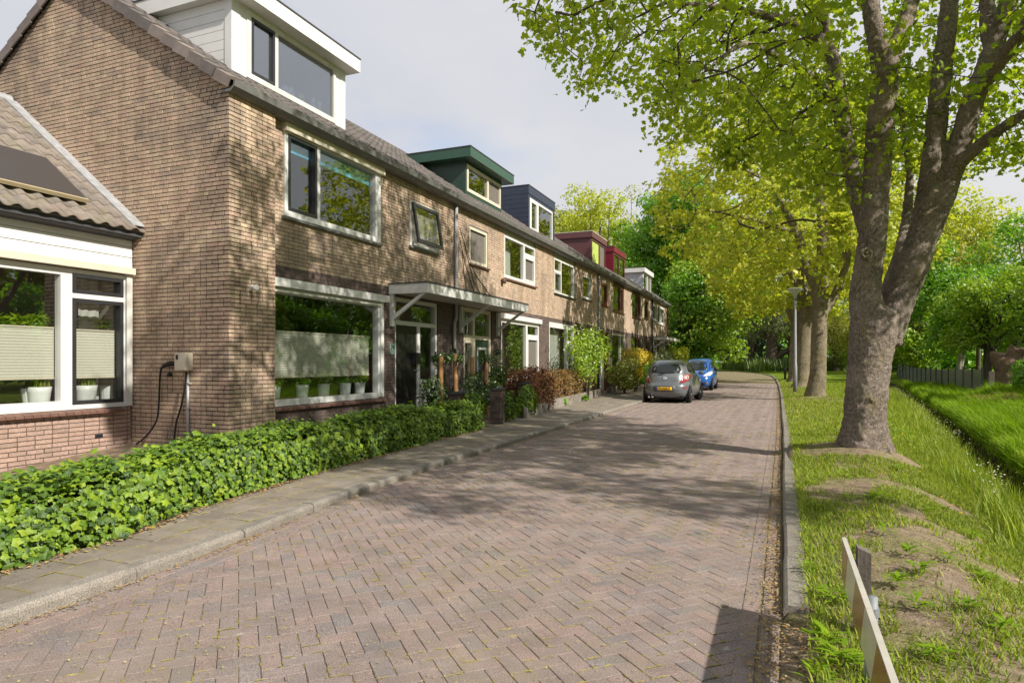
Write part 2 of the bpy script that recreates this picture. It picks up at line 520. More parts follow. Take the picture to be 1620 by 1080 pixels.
def ground_mat():
    t = NT('ground_earth_and_turf')
    p = t.pos()
    sep = t.n('SeparateXYZ')
    t.l(p, sep.inputs[0])
    n1, n2 = t.noise(1.6, 5, 0.6), t.noise(11, 4, 0.6)
    soil = t.ramp(n2, [(0.25, (0.15, 0.11, 0.08)), (0.5, (0.27, 0.205, 0.15)), (0.8, (0.36, 0.285, 0.215))])
    turf = t.ramp(n2, [(0.25, (0.08, 0.13, 0.012)), (0.6, (0.17, 0.23, 0.02)), (0.8, (0.24, 0.26, 0.05))])
    wobx = t.math('ADD', sep.outputs[0], t.math('MULTIPLY', t.noise(0.8, 5, 0.65), 2.2))
    green = t.ramp(t.math('SUBTRACT', wobx, 2.7), [(0.0, (0, 0, 0)), (0.5, (1, 1, 1))])
    patch = t.ramp(n1, [(0.42, (0, 0, 0)), (0.72, (0.75,) * 3)])
    f = t.math('MAXIMUM', green, patch)
    right = t.math('GREATER_THAN', sep.outputs[0], -3.0)
    f = t.math('MULTIPLY', f, right)
    far = t.math('GREATER_THAN', sep.outputs[1], 48.0)
    f = t.math('MAXIMUM', f, far)
    low = t.math('LESS_THAN', sep.outputs[2], -0.36)
    return t.principled(t.mix(low, t.mix(f, soil, turf), (0.035, 0.027, 0.018)), 0.95, 0.05, 0, t.bump(t.noise(45, 4, 0.7), 0.9, 0.03))
M['ground'] = ground_mat()
gx = np.concatenate([[-400, -150, -60, -30, -20, -16], np.arange(-14, -3, 0.4), np.arange(-3, 0, 0.5), [-.1, -.04], np.arange(0, 12, 0.1), np.arange(12, 20, 1), [22, 26, 32, 40, 60, 100, 180, 400]])
gy = np.concatenate([[-60, -30, -16], np.arange(-10, 24, 0.3), np.arange(24, 60, 0.8), np.arange(60, 90, 2.5), [95, 105, 120, 150, 200, 300, 500, 900]])
GX, GY = np.meshgrid(gx, gy)
GZ = gz(GX, GY)
nx_, ny_ = len(gx), len(gy)
idx = np.arange(nx_ * ny_).reshape(ny_, nx_)
GF = np.stack([idx[:-1, :-1], idx[:-1, 1:], idx[1:, 1:], idx[1:, :-1]], -1).reshape(-1, 4)
ground = put('ground', np.stack([GX, GY, GZ], -1).reshape(-1, 3), GF, M['ground'], smooth=True)
tag(ground, kind='structure')

# ditch water
mb = MB()
ys = list(np.arange(-8, 60, 2.0))
vs = []
for y in ys:
    d = float(xd(y))
    vs += [(d - 0.5, y, -0.9), (d + 0.6, y, -0.9)]
mb.add(vs, [(2 * i, 2 * i + 1, 2 * i + 3, 2 * i + 2) for i in range(len(ys) - 1)])
M['water'] = plain('dark_ditch_water', (0.015, 0.014, 0.008), 0.08, 0.5, 0.2, 3, 0.1, fine=8)
tag(mb.build('ditch_water', M['water']), kind='structure')

# ---- road
ROAD = [((float(xl(y)), y), (float(xr(y)), y)) for y in list(range(-8, 56, 3))] + [((-6.5, 62), (-0.9, 62)), ((-9, 68), (-2.5, 70)), ((-14, 74), (-7, 79)), ((-24, 80), (-18, 88)), ((-45, 86), (-40, 96))]
mb = MB()
vs = []
for a, b in ROAD:
    for k in range(5):
        t = k / 4
        x, y = a[0] + (b[0] - a[0]) * t, a[1] + (b[1] - a[1]) * t
        vs.append((x, y, -0.0065 + float(rise(y))))
mb.add(vs, [(5 * i + k, 5 * i + k + 1, 5 * i + k + 6, 5 * i + k + 5) for i in range(len(ROAD) - 1) for k in range(4)])
road = tag(mb.build('road', M['joint']), kind='structure')

def bevel_blocks(C, HX, HY, ang, zt, zb, bev):
    """many blocks with chamfered tops: centres C (n,2), half sizes, turn, top heights"""
    n = len(C)
    C, HX, HY = np.asarray(C, float), np.broadcast_to(HX, n), np.broadcast_to(HY, n)
    ang, zt, zb = np.broadcast_to(ang, n), np.broadcast_to(zt, n), np.broadcast_to(zb, n)
    out = []
    for lev in range(3):
        for sx, sy in ((-1, -1), (1, -1), (1, 1), (-1, 1)):
            hx, hy = (HX - (bev if lev == 2 else 0)) * sx, (HY - (bev if lev == 2 else 0)) * sy
            z = zb if lev == 0 else (zt - bev if lev == 1 else zt)
            out.append(np.stack([C[:, 0] + hx * np.cos(ang) - hy * np.sin(ang), C[:, 1] + hx * np.sin(ang) + hy * np.cos(ang), z], -1))
    V = np.stack(out, 1).reshape(-1, 3)
    f = [(8, 9, 10, 11)] + [(4 + i, 4 + (i + 1) % 4, 8 + (i + 1) % 4, 8 + i) for i in range(4)] + [(i, (i + 1) % 4, 4 + (i + 1) % 4, 4 + i) for i in range(4)]
    F = (np.arange(n)[:, None, None] * 12 + np.array(f)[None]).reshape(-1, 4)
    return V, F

def split_pieces(name, stuffname, C, HX, HY, ang, zt, zb, bev, m, parent, nmax=300):
    """the pieces that show largest become parts that share meshes; the rest one joined part"""
    n = len(C)
    C = np.asarray(C, float)
    HX, HY, ang, zt, zb = (np.array(np.broadcast_to(q, n), float) for q in (HX, HY, ang, zt, zb))
    order = sorted(range(n), key=lambda i: proj((C[i, 0], C[i, 1], zt[i]))[2] if shows((C[i, 0], C[i, 1], zt[i]), 60) else 1e6)
    big = [i for i in order[:nmax] if shows((C[i, 0], C[i, 1], zt[i]), 60)]
    cache = {}
    off = Vector(WO.get(parent.name, (0, 0, 0)))
    for i in big:
        key = (round(HX[i], 3), round(HY[i], 3))
        if key not in cache:
            V, F = bevel_blocks([(0, 0)], HX[i], HY[i], 0, 0, zb[i] - zt[i], bev)
            cache[key] = mesh_np(name, V, F)
            cache[key].materials.append(m)
        o = link(name, cache[key], None, parent)
        o.location = Vector((C[i, 0], C[i, 1], zt[i])) - off
        o.rotation_euler = (random.uniform(-.006, .006), random.uniform(-.006, .006), ang[i])
    rest = np.array(sorted(set(range(n)) - set(big)))
    if len(rest):
        V, F = bevel_blocks(C[rest], HX[rest], HY[rest], ang[rest], zt[rest], zb[rest], bev)
        tag(put(stuffname, V, F, m, parent), kind='stuff')

# herringbone clinkers, laid at 45 degrees, with two running rows along each kerb
w = 0.094
Cb, Ab = [], []
th = R(45)
c45, s45 = math.cos(th), math.sin(th)
for j in range(-60, 410):
    for i in range(-60, 370):
        if (i - j) % 4 == 0:
            px, py, a = (i + 1) * w, (j + .5) * w, 0
        elif (i - j) % 4 == 3:
            px, py, a = (i + .5) * w, (j + 1) * w, R(90)
        else:
            continue
        x, y = px * c45 - py * s45, px * s45 + py * c45
        if not (0.2 < y < 46):
            continue
        if float(np.interp(y, [-8, 2.2, 3.8, 5.2, 8, 12, 21.6, 30, 45], [-3.78, -3.80, -3.90, -4.10, -4.26, -4.30, -4.5, -4.55, -4.7])) + 0.165 < x < -0.165 - (0 if y < 14 else (y - 14) * 0.008):
            if y < 22 or shows((x, y, 0), 40):
                Cb.append((x, y)); Ab.append(a + th)
nb = len(Cb)
HXb, HYb = [w - .0016] * nb, [w / 2 - .0016] * nb
for side, xf in ((1, xl), (-1, xr)):
    for row in range(2):
        y = 0.3 + row * 0.1
        while y < 46:
            Cb.append((float(xf(y)) + side * (0.06 + row * 0.105), y))
            Ab.append(R(90)); HXb.append(w - .0016); HYb.append(w / 2 - .0016)
            y += 2 * w
Cb = np.array(Cb)
sag = 0.0012 * rng.standard_normal(len(Cb)) + 0.0015 * np.sin(Cb[:, 0] * 2.3 + 1) * np.sin(Cb[:, 1] * 1.1)
inner = np.arange(len(Cb)) < nb
edge_d = np.minimum(Cb[:, 0] - xl(Cb[:, 1]), xr(Cb[:, 1]) - Cb[:, 0])
sag = np.where(inner & (edge_d < .33), np.minimum(sag, -.001) - .0022, sag)      # cut in under the running rows
sag = np.where(~inner, np.abs(sag) * .4 + .0005, sag)
split_pieces('paving_brick', 'brick_paving', Cb, HXb, HYb, Ab, sag, -0.03, 0.0022, M['clinker'], road)

# ---- pavement of grey tiles, garden edge
mb = MB()
ys = np.arange(-4, 47, 1.0)
vs = []
for y in ys:
    vs += [(float(xg(y)) - 0.4, y, 0.058), (float(xl(y)) - 0.05, y, 0.058)]
mb.add(vs, [(2 * i, 2 * i + 1, 2 * i + 3, 2 * i + 2) for i in range(len(ys) - 1)])
pave = tag(mb.build('pavement', M['joint']), kind='structure')
Ct, HXt, HYt = [], [], []
for k in range(9):
    y = -1 + (0.15 if k % 2 else 0)
    while y < 46:
        x = float(xl(y)) - 0.135 - 0.15 - k * 0.3
        if x - 0.1 > float(xg(y)) - 0.3:
            Ct.append((x, y))
        y += 0.3
split_pieces('paving_tile', 'tile_paving', Ct, 0.147, 0.147, rng.normal(0, .006, len(Ct)), 0.073 + rng.normal(0, 0.0022, len(Ct)), 0.03, 0.004, M['tile'], pave)

# ---- kerbs of concrete stones
def kerb(name, xf, side, y0, y1, top):
    mbk = MB()
    yy = np.arange(y0, y1 + 1, 1.0)
    vs = []
    for y in yy:
        vs += [(float(xf(y)) + side * 0.02, y, top - 0.05 + float(rise(y))), (float(xf(y)) + side * 0.125, y, top - 0.05 + float(rise(y)))]
    mbk.add(vs, [(2 * i, 2 * i + 1, 2 * i + 3, 2 * i + 2) for i in range(len(yy) - 1)])
    kb = tag(mbk.build(name, M['joint']), kind='structure')
    prof = [(0.004, -0.12), (0.004, top - 0.03), (0.012, top - 0.012), (0.03, top), (0.135, top), (0.135, -0.12)]
    st = MB()
    st.prism([(side * px, 0.004, pz) for px, pz in prof], (0, 0.992, 0))
    me = None
    y = y0
    while y < y1 - 1:
        a, b = Vector((float(xf(y)), y, float(rise(y)))), Vector((float(xf(y + 1)), y + 1, float(rise(y + 1))))
        if me is None:
            o = st.build('kerbstone', M['kerb'], kb, local=True)
            me = o.data
        else:
            o = link('kerbstone', me, None, kb)
        o.location = a + Vector((random.uniform(-.005, .005), 0, random.uniform(-.005, .004)))
        o.rotation_euler = (math.atan2(b.z - a.z, 1), 0, math.atan2(-(b.x - a.x), b.y - a.y))
        y += 1.0
    return kb
kerb('kerb', xl, -1, -3, 52, 0.078)
kr = kerb('kerb', xr, 1, 3.92, 66, 0.065)

# ------------------------------------------------------------------ brickwork
def courses(spans, z0, z1, full=0.21, half=0.1, joint=0.013, course=0.0625, headers=0.33):
    """spans(z) -> free intervals; returns (a0, a1, z0, z1) of each brick"""
    out = []
    z = z0
    k = 0
    while z + 0.03 < z1:
        zt = min(z + course - joint, z1)
        for a, b in spans(z + course / 2):
            p = a
            first = True
            while p < b - 0.02:
                ln = half if (random.random() < headers) else full
                if first and k % 2:
                    ln = half
                first = False
                e = min(p + ln, b)
                if b - e < 0.05:
                    e = b
                out.append((p, e, z, zt))
                p = e + joint
        z += course
        k += 1
    return out
def cut(a0, a1, holes, z):
    iv = [(a0, a1)]
    for h in holes:
        if h[2] - 0.01 < z < h[3] + 0.01:
            nv = []
            for a, b in iv:
                if h[1] <= a or h[0] >= b:
                    nv.append((a, b))
                else:
                    if h[0] > a: nv.append((a, h[0]))
                    if h[1] < b: nv.append((h[1], b))
            iv = nv
    return [q for q in iv if q[1] - q[0] > 0.03]

def brick_boxes(br, axis, face, depth=0.03, jit=0.0018):
    """axis 'x': a wall that faces +x at x=face; axis 'y': a wall that faces -y at y=face"""
    br = np.array(br)
    n = len(br)
    j = np.clip(rng.normal(0, jit, n), -.0032, .0032)
    lo, hi = np.zeros((n, 3)), np.zeros((n, 3))
    if axis == 'x':
        lo[:, 0], hi[:, 0] = face - depth, face + j
        lo[:, 1], hi[:, 1] = br[:, 0], br[:, 1]
    else:
        lo[:, 1], hi[:, 1] = face + j, face + depth
        lo[:, 0], hi[:, 0] = br[:, 0], br[:, 1]
    lo[:, 2], hi[:, 2] = br[:, 2], br[:, 3]
    return lo, hi

def lay_bricks(parent, sets, nmax=300, floor_px=0):
    """sets: list of (lo, hi, material); the nmax largest in view are parts named brick, the rest is joined"""
    alls = []
    for si, (lo, hi, m) in enumerate(sets):
        for i in range(len(lo)):
            c = (lo[i] + hi[i]) / 2
            if shows(c, 0):
                Z = proj(c)[2]
                d = hi[i] - lo[i]
                ln = max(d[0], d[1])
                # how long it looks
                q0, q1 = proj(lo[i]), proj(hi[i])
                alls.append((abs(q1[0] - q0[0]) * abs(q1[1] - q0[1]), si, i))
    alls.sort(reverse=True)
    big = set((si, i) for a, si, i in alls[:nmax])
    off = np.array(WO.get(parent.name, (0, 0, 0)))
    cache = {}
    for si, (lo, hi, m) in enumerate(sets):
        rest = [i for i in range(len(lo)) if (si, i) not in big]
        for i in range(len(lo)):
            if (si, i) in big:
                d = hi[i] - lo[i]
                key = (round(d[0], 2), round(d[1], 2), round(d[2], 2), m.name)
                if key not in cache:
                    V, F = boxes_np([-d / 2], [d / 2])
                    cache[key] = mesh_np('brick', V, F)
                    cache[key].materials.append(m)
                o = link('brick', cache[key], None, parent)
                o.location = Vector((lo[i] + hi[i]) / 2 - off)
        if rest:
            V, F = boxes_np(lo[rest], hi[rest])
            tag(put('brickwork', V, F, m, parent), kind='stuff')

# ------------------------------------------------------------------ windows
def window(parent, xF, y0, y1, z0, z1, frame, cells, sill=None, name='window', fw=0.06, depth=0.10, proud=-0.02, glass='glass', label=None):
    """a window that faces +x; cells: (y0, y1, z0, z1, sash material or None, pane material or None)"""
    mbw = MB().walls(y0, y1, z0, z1, [c[:4] for c in cells], xF + proud - depth, xF + proud)
    wn = mbw.build(name, M[frame], parent)
    if label:
        wn['label'] = label
    for c in cells:
        a, b, p, q = c[:4]
        sash, pane = (list(c[4:]) + [None, None])[:2]
        xg_ = xF + proud - depth * 0.55
        if sash:
            s = 0.055
            ms = MB().walls(a + .004, b - .004, p + .004, q - .004, [(a + s, b - s, p + s, q - s)], xg_ - 0.02, xF + proud + 0.008)
            ms.build('sash', M[sash], wn)
            a, b, p, q = a + s - .003, b - s + .003, p + s - .003, q - s + .003
        MB().box(xg_ - 0.004, xg_ + 0.004, a - .002, b + .002, p - .002, q + .002).build('pane', M[pane or glass], wn)
    if sill:
        MB().box(xF - 0.03, xF + 0.06, y0 - 0.04, y1 + 0.04, z0 - 0.05, z0 - 0.004).build('sill', M[sill], wn)
    return wn
def holes_of(*w):
    return [tuple(q) for q in w]
# ------------------------------------------------------------------ the terrace
XF, XP, YG = -7.43, -7.31, 7.13
SL = 0.69
def roof_z(x):
    return 5.40 + SL * (-7.31 - x)
def ray(u, v):
    a = (u - PX0) / FPX
    return (a * CS - SN, a * SN + CS, -(v - PY0) / FPX)
def FY(u, x):
    r = ray(u, 0)
    return r[1] / r[0] * x
YB = [YG, 14.42, 21.0, 27.86, 34.2, 40.56, 46.5]
LAB = ['brown brick end terrace house with a white dormer and dark front door under a canopy',
       'second brick terrace house with a dark green dormer and a blue-grey one shared above its white bay of curtains',
       'third brick terrace house with grey window frames behind the small tree',
       'pale brick terrace house with a maroon dormer and red framed door',
       'pale brick terrace house with brown window frames and a wine red dormer',
       'last brick terrace house of the row with a pale grey dormer and small canopy']
LAB[1] = 'second brick terrace house with a dark green dormer and cream framed door'
LAB[2] = 'third brick terrace house with a slate blue dormer behind the small tree'
H = [thing('terraced_house', LAB[i], 'house', (XF, YB[i], 0.15), 'houses of the brick terrace') for i in range(6)]

HOLES = [
    dict(up=(8.37, 11.10, 3.76, 5.27), sm=(12.24, 13.42, 3.92, 4.90), gr=(8.07, 11.22, 0.70, 2.73), do=(11.67, 13.51, 0.10, 2.76)),
    dict(up=(17.46, 20.03, 3.85, 5.34), sm=(15.18, 16.32, 3.95, 4.92), gr=(17.23, 20.39, 0.81, 2.81), do=(14.84, 16.57, 0.10, 2.80)),
    dict(up=(21.95, 24.39, 3.85, 5.34), sm=(25.51, 26.74, 3.98, 4.95), gr=(21.41, 24.30, 0.85, 2.80), do=(25.3, 27.0, 0.10, 2.78)),
    dict(up=(30.63, 32.91, 3.85, 5.25), sm=(28.51, 29.54, 3.96, 4.97), gr=(30.40, 33.30, 0.85, 2.80), do=(28.2, 29.7, 0.10, 2.78)),
    dict(up=(34.88, 37.07, 3.83, 5.30), sm=(38.17, 39.33, 3.97, 4.99), gr=(34.60, 37.00, 0.85, 2.80), do=(38.0, 39.6, 0.10, 2.78)),
    dict(up=(42.78, 45.23, 3.90, 5.18), sm=(40.99, 42.31, 4.03, 5.04), gr=(43.1, 45.7, 0.85, 2.80), do=(41.0, 42.6, 0.10, 2.78)),
]
BAND = 2.95
for i, h in enumerate(H):
    ya, yb = (8.06 if i == 0 else YB[i]), YB[i + 1]
    hs = list(HOLES[i].values())
    MB().walls(ya, yb, -0.2, 5.36, hs, XF - 0.25, XF - 0.006).build('wall', M['mortar_dark'], h)
    light = M['brick_pale'] if i in (3, 4) else M['brick']
    b1 = courses(lambda z: cut(ya, yb, hs, z), -0.05, BAND, headers=0.2)
    b2 = courses(lambda z: cut(ya, yb, hs, z), BAND, 5.34, headers=0.06)
    sets = [(*brick_boxes(b1, 'x', XF), M['brick_dark']), (*brick_boxes(b2, 'x', XF), light)]
    if i == 0:
        MB().box(-7.75, XP - 0.006, YG + 0.006, 8.055, -0.2, 5.36).build('corner_wall', M['mortar'], h)
        bp = courses(lambda z: [(YG + 0.105, 8.06)], -0.05, 5.35, headers=0.08)
        lo, hi = brick_boxes(bp, 'x', XP, 0.05)
        sets.append((lo, hi, M['brick']))
        def gspan(z):
            r = XP if z < 5.42 else XP - (z - 5.42) / SL
            if z < 3.36: l = -9.30
            elif z < 5.72: l = -9.05 - (z - 3.36) / 0.77
            else: l = -10.7 - (7.72 - z) / SL
            return [(l, r)] if r - l > 0.08 else []
        bg_ = courses(gspan, -0.05, 7.72, headers=0.34)
        # the corner: courses alternate how far they reach round
        sets.append((*brick_boxes(bg_, 'y', YG, 0.1), M['brick']))
        g = MB()
        g.prism([(-14.08, YG + 0.006, -0.2), (XP - 0.006, YG + 0.006, -0.2), (XP - 0.006, YG + 0.006, 5.38), (-10.7, YG + 0.006, 7.70), (-14.08, YG + 0.006, 5.38)], (0, 0.22, 0))
        gw = g.build('gable_wall', M['mortar'], h)
    lay_bricks(h, sets, 300 if i == 0 else 0)
    # rooms behind the windows
    rm = MB()
    for z0, z1 in ((0.1, 2.86), (2.98, 5.3)):
        x0, x1, p, q = XF - 4.6, XF - 0.27, YB[i] + 0.25, YB[i + 1] - 0.1
        rm.box(x0 - .1, x0, p, q, z0, z1).box(x0, x1, p - .1, p, z0, z1).box(x0, x1, q, q + .1, z0, z1).box(x0, x1, p, q, z1, z1 + .1)
    rm.build('room', M['inside'], h)
    fl = MB()
    for z0 in (0.1, 2.98):
        fl.box(XF - 4.6, XF - 0.27, YB[i] + 0.25, YB[i + 1] - 0.1, z0 - 0.1, z0)
    fl.build('room_floor', M['inside_floor'], h)
    # roof slabs
    y0, y1 = (YG if i == 0 else YB[i]), YB[i + 1]
    rf = MB()
    rf.prism([(-7.27, y0, 5.36), (-7.27, y0, 5.41), (-10.7, y0, 7.775), (-14.13, y0, 5.41), (-14.13, y0, 5.36), (-10.7, y0, 7.70)], (0, y1 - y0 - 0.004, 0))
    roof = rf.build('roof', M['felt'], h)
    # gutter, one length per house
    gp = [(-7.42, 5.25), (-7.24, 5.25), (-7.165, 5.31), (-7.15, 5.405), (-7.175, 5.405), (-7.19, 5.33), (-7.25, 5.285), (-7.42, 5.285)]
    gu = MB().prism([(x, y0 - (0.04 if i == 0 else 0), z) for x, z in gp], (0, y1 - y0 + (0.04 if i == 0 else 0) - 0.003, 0))
    gt = gu.build('gutter', M['gutter'], h)
    jn = MB()
    for k in range(int((y1 - y0) / 2)):
        yy = y0 + 0.9 + 2 * k
        jn.prism([(x * 1.0 + (0.006 if x > -7.2 else 0), yy, z - (0.006 if z < 5.3 else 0)) for x, z in gp[:4]] + [(-7.42, yy, 5.4)], (0, 0.05, 0))
    jn.build('gutter_joint', M['gutter'], gt)['kind'] = 'stuff'

# ---- roof tiles: a pantile with a roll, laid in rows
def tile_arrays(wid=0.2, ln=0.36, amp=0.03, seg=7, th=0.018):
    """local: x along the eave, y up the slope, z off the roof"""
    V = []
    for (yy, zz) in ((0, -th + 0.028), (0, 0.028), (ln, 0.004)):
        for k in range(seg + 1):
            t = k / seg
            V.append((t * wid * 1.04, yy, zz + amp * (0.5 + 0.5 * math.cos(2 * math.pi * (t - 0.3))) ** 1.3))
    F = []
    n = seg + 1
    for r in range(2):
        for k in range(seg):
            F.append((r * n + k, r * n + k + 1, (r + 1) * n + k + 1, (r + 1) * n + k))
    return np.array(V), np.array(F)
TV, TF = tile_arrays()
def lay_tiles(parent, m, x_e, z_e, slope, y0, y1, wid, gauge, rows, keep, name='roof_tile', V0=TV, nparts=0, yshift=0.0):
    ang = math.atan(slope)
    up = np.array([-math.cos(ang), 0, math.sin(ang)])
    nr = np.array([math.sin(ang), 0, math.cos(ang)])
    al = np.array([0, 1, 0])
    off = np.array(WO.get(parent.name, (0, 0, 0)))
    me = None
    rest = []
    cnt = 0
    for r in range(rows):
        y = y0 + yshift
        while y < y1 - 0.02:
            base = np.array([x_e, y, z_e]) + up * (r * gauge - 0.05)
            if keep(base):
                A = V0 * np.array([wid / 0.2, 1, 1])
                if cnt < nparts:
                    if me is None:
                        me = mesh_np(name, A, TF, True)
                        me.materials.append(m)
                    o = link(name, me, None, parent)
                    mm = Matrix((( 0, up[0], nr[0], 0), (1, up[1], nr[1], 0), (0, up[2], nr[2], 0), (0, 0, 0, 1)))
                    o.matrix_local = Matrix.Translation(Vector(base - off) + Vector((0, 0, random.uniform(-.002, .003)))) @ mm
                    cnt += 1
                else:
                    W = base + A[:, 0:1] * al + A[:, 1:2] * up + (A[:, 2:3] + random.uniform(-.002, .003)) * nr
                    rest.append(W)
            y += wid
    if rest:
        V = np.concatenate(rest)
        F = (np.arange(len(rest))[:, None, None] * len(V0) + TF[None]).reshape(-1, 4)
        tag(put(name + '_rows', V, F, m, parent, smooth=True), kind='stuff')
for i, h in enumerate(H):
    y0 = (YG + 0.1 if i == 0 else YB[i])
    lay_tiles(h, M['roof_dark'], -7.22, 5.395, SL, y0, YB[i + 1], 0.2, 0.31, 14, lambda b: True, nparts=110 if i == 0 else 0)
# verge tiles up the gable
vt = MB()
ang = math.atan(SL)
vt.prism([(0, -0.09, -0.10), (0, -0.09, 0.055), (0, 0.0, 0.075), (0, 0.12, 0.055), (0, 0.12, 0.02), (0, -0.065, 0.02), (0, -0.065, -0.10)], (0.335, 0, 0))
vme = None
for side in (1, -1):
    for k in range(14):
        s = 0.31 * k - 0.03
        p = Vector((-7.24 - s * math.cos(ang), YG, 5.40 + s * math.sin(ang)))
        if side < 0:
            p.x = -21.4 - p.x
        if vme is None:
            o = vt.build('verge_tile', M['verge'], H[0], local=True)
            vme = o.data
        else:
            o = link('verge_tile', vme, None, H[0])
        ta = ang - 0.085
        X, Z = Vector((-side * math.cos(ta), 0, math.sin(ta))), Vector((side * math.sin(ta), 0, math.cos(ta)))
        q = p - WO[H[0].name]
        o.matrix_local = Matrix(((X.x, 0, Z.x, q.x), (X.y, 1, Z.y, q.y), (X.z, 0, Z.z, q.z), (0, 0, 0, 1)))
        
# ---- windows of house 1
h = H[0]
w = HOLES[0]['up']
ym = FY(368 + 2, XF)
w1 = window(h, XF, *w, 'white', [(8.45, 9.17, 3.86, 5.10, 'black', 'glass'), (9.25, 10.92, 3.86, 5.10)], sill='gutter', proud=0.03, depth=0.13)
MB().box(XF - 0.02, XF + 0.10, w[0] - 0.03, w[1] + 0.06, 5.12, 5.262).build('shutter_box', M['cream'], w1)
MB().box(XF - 0.125, XF - 0.12, 8.45, 10.92, 4.88, 5.10).build('blue_strip', M['blue_foil'], w1)
w = HOLES[0]['sm']
w2 = window(h, XF, *w, 'white_old', [(w[0] + .06, w[1] - .06, w[2] + .08, w[3] - .06, None, 'inside')], sill='gutter', proud=0.02, depth=0.12)
# a dark sash hinged at the top that stands open at the bottom
hz, tilt = w[3] - 0.05, R(9)
sb = MB()
y0, y1, hh = w[0] + 0.03, w[1] - 0.03, w[3] - w[2] - 0.1
def tl(x, z):
    dx, dz = x, -z
    return (XF + 0.03 + dx * math.cos(tilt) + z * math.sin(tilt), hz - z * math.cos(tilt) + dx * math.sin(tilt))
def sash_bar(a0, a1, z0, z1):
    pts = [tl(0, z0), tl(0.05, z0), tl(0.05, z1), tl(0, z1)]
    sb.prism([(p[0], a0, p[1]) for p in pts], (0, a1 - a0, 0))
sash_bar(y0, y1, 0, 0.07); sash_bar(y0, y1, hh - 0.08, hh); sash_bar(y0, y0 + 0.07, 0.07, hh - 0.08); sash_bar(y1 - 0.07, y1, 0.07, hh - 0.08)
sb.build('tilted_sash', M['black'], w2)
pts = [tl(0.02, 0.06), tl(0.028, 0.06), tl(0.028, hh - .07), tl(0.02, hh - .07)]
MB().prism([(p[0], y0 + .06, p[1]) for p in pts], (0, y1 - y0 - .12, 0)).build('pane', M['glass'], w2)
w = HOLES[0]['gr']
w3 = window(h, XF, *w, 'white', [(8.07, 11.05, 0.80, 2.50)], proud=0.0, depth=0.12)
MB().box(XF - 0.05, XF + 0.11, 8.07, 11.30, 2.60, 2.735).build('shutter_box', M['white'], w3)
MB().box(XF - 0.03, XF + 0.04, 11.10, 11.20, 0.72, 2.6).build('shutter_rail', M['white'], w3)
MB().box(XF - 0.03, XF + 0.05, 8.07, 11.12, 2.52, 2.56).build('shutter_slat', M['white_old'], w3)

def pleated(parent, x, y0, y1, z0, z1, name='pleated_blind', step=0.02):
    n = int((z1 - z0) / step)
    vs, fs = [], []
    for k in range(n + 1):
        z = z0 + (z1 - z0) * k / n
        xx = x + (0.0025 if k % 2 else -0.0025)
        vs += [(xx, y0, z), (xx, y1, z)]
    for k in range(n):
        fs.append((2 * k, 2 * k + 1, 2 * k + 3, 2 * k + 2))
    b = MB().add(vs, fs).build(name, M['blind'], parent)
    MB().box(x - .012, x + .012, y0, y1, z1, z1 + 0.022).box(x - .012, x + .012, y0, y1, z0 - 0.022, z0).build('blind_rail', M['cream'], b)
    return b
pleated(h, XF - 0.20, 8.07, 11.02, 1.165, 1.90)
# window board inside
MB().box(XF - 0.5, XF - 0.12, 8.07, 11.1, 0.74, 0.775).build('window_board', M['white'], h)

def sill_tiles(parent, xF, y0, y1, z, wid=0.11):
    me = None
    off = WO[parent.name]
    n = int((y1 - y0) / wid)
    for k in range(n):
        if me is None:
            o = MB().prism([(-0.06, 0, -0.05), (0.075, 0, -0.075), (0.075, 0, -0.035), (-0.06, 0, 0.0)], (0, wid - 0.008, 0)).build('sill_tile', M['sill'], parent, local=True)
            me = o.data
        else:
            o = link('sill_tile', me, None, parent)
        o.location = Vector((xF, y0 + k * wid, z)) - off
sill_tiles(h, XF, 8.07, 11.35, 0.70)

# door set of house 1
d = HOLES[0]['do']
dr = MB().walls(d[0], d[1], 0.1, d[3], [(11.75, 12.63, 0.16, 2.19), (11.75, 13.42, 2.28, 2.68), (12.74, 13.42, 1.02, 2.19)], XF - 0.14, XF - 0.03).build('door_frame', M['white'], h)
MB().box(XF - 0.10, XF - 0.06, 11.745, 12.635, 0.16, 2.195).build('front_door', M['door_black'], dr)
MB().box(XF - 0.10, XF - 0.095 + 0.005, 11.745, 13.425, 2.275, 2.685).build('pane', M['glass'], dr)
MB().box(XF - 0.10, XF - 0.09, 12.735, 13.425, 1.015, 2.195).build('pane', M['glass'], dr)
MB().box(XF - 0.055, XF + 0.06, 12.42, 12.62, 1.36, 1.60).box(XF - 0.05, XF + 0.075, 12.41, 12.63, 1.58, 1.61).build('letter_box', M['black'], dr)
MB().lathe([(0.02, 0), (0.02, 0.05), (0.03, 0.06), (0.03, 0.075)], (XF - 0.06, 12.55, 1.22), 12, 'x').build('door_knob', M['steel'], dr)
MB().box(XF - 0.03, XF - 0.015, 12.88, 13.28, 0.86, 0.95).build('letter_flap', plain('brass', (0.32, 0.25, 0.12), 0.35, 0.5, 0.1, 4, 0, metal=0.7), dr)
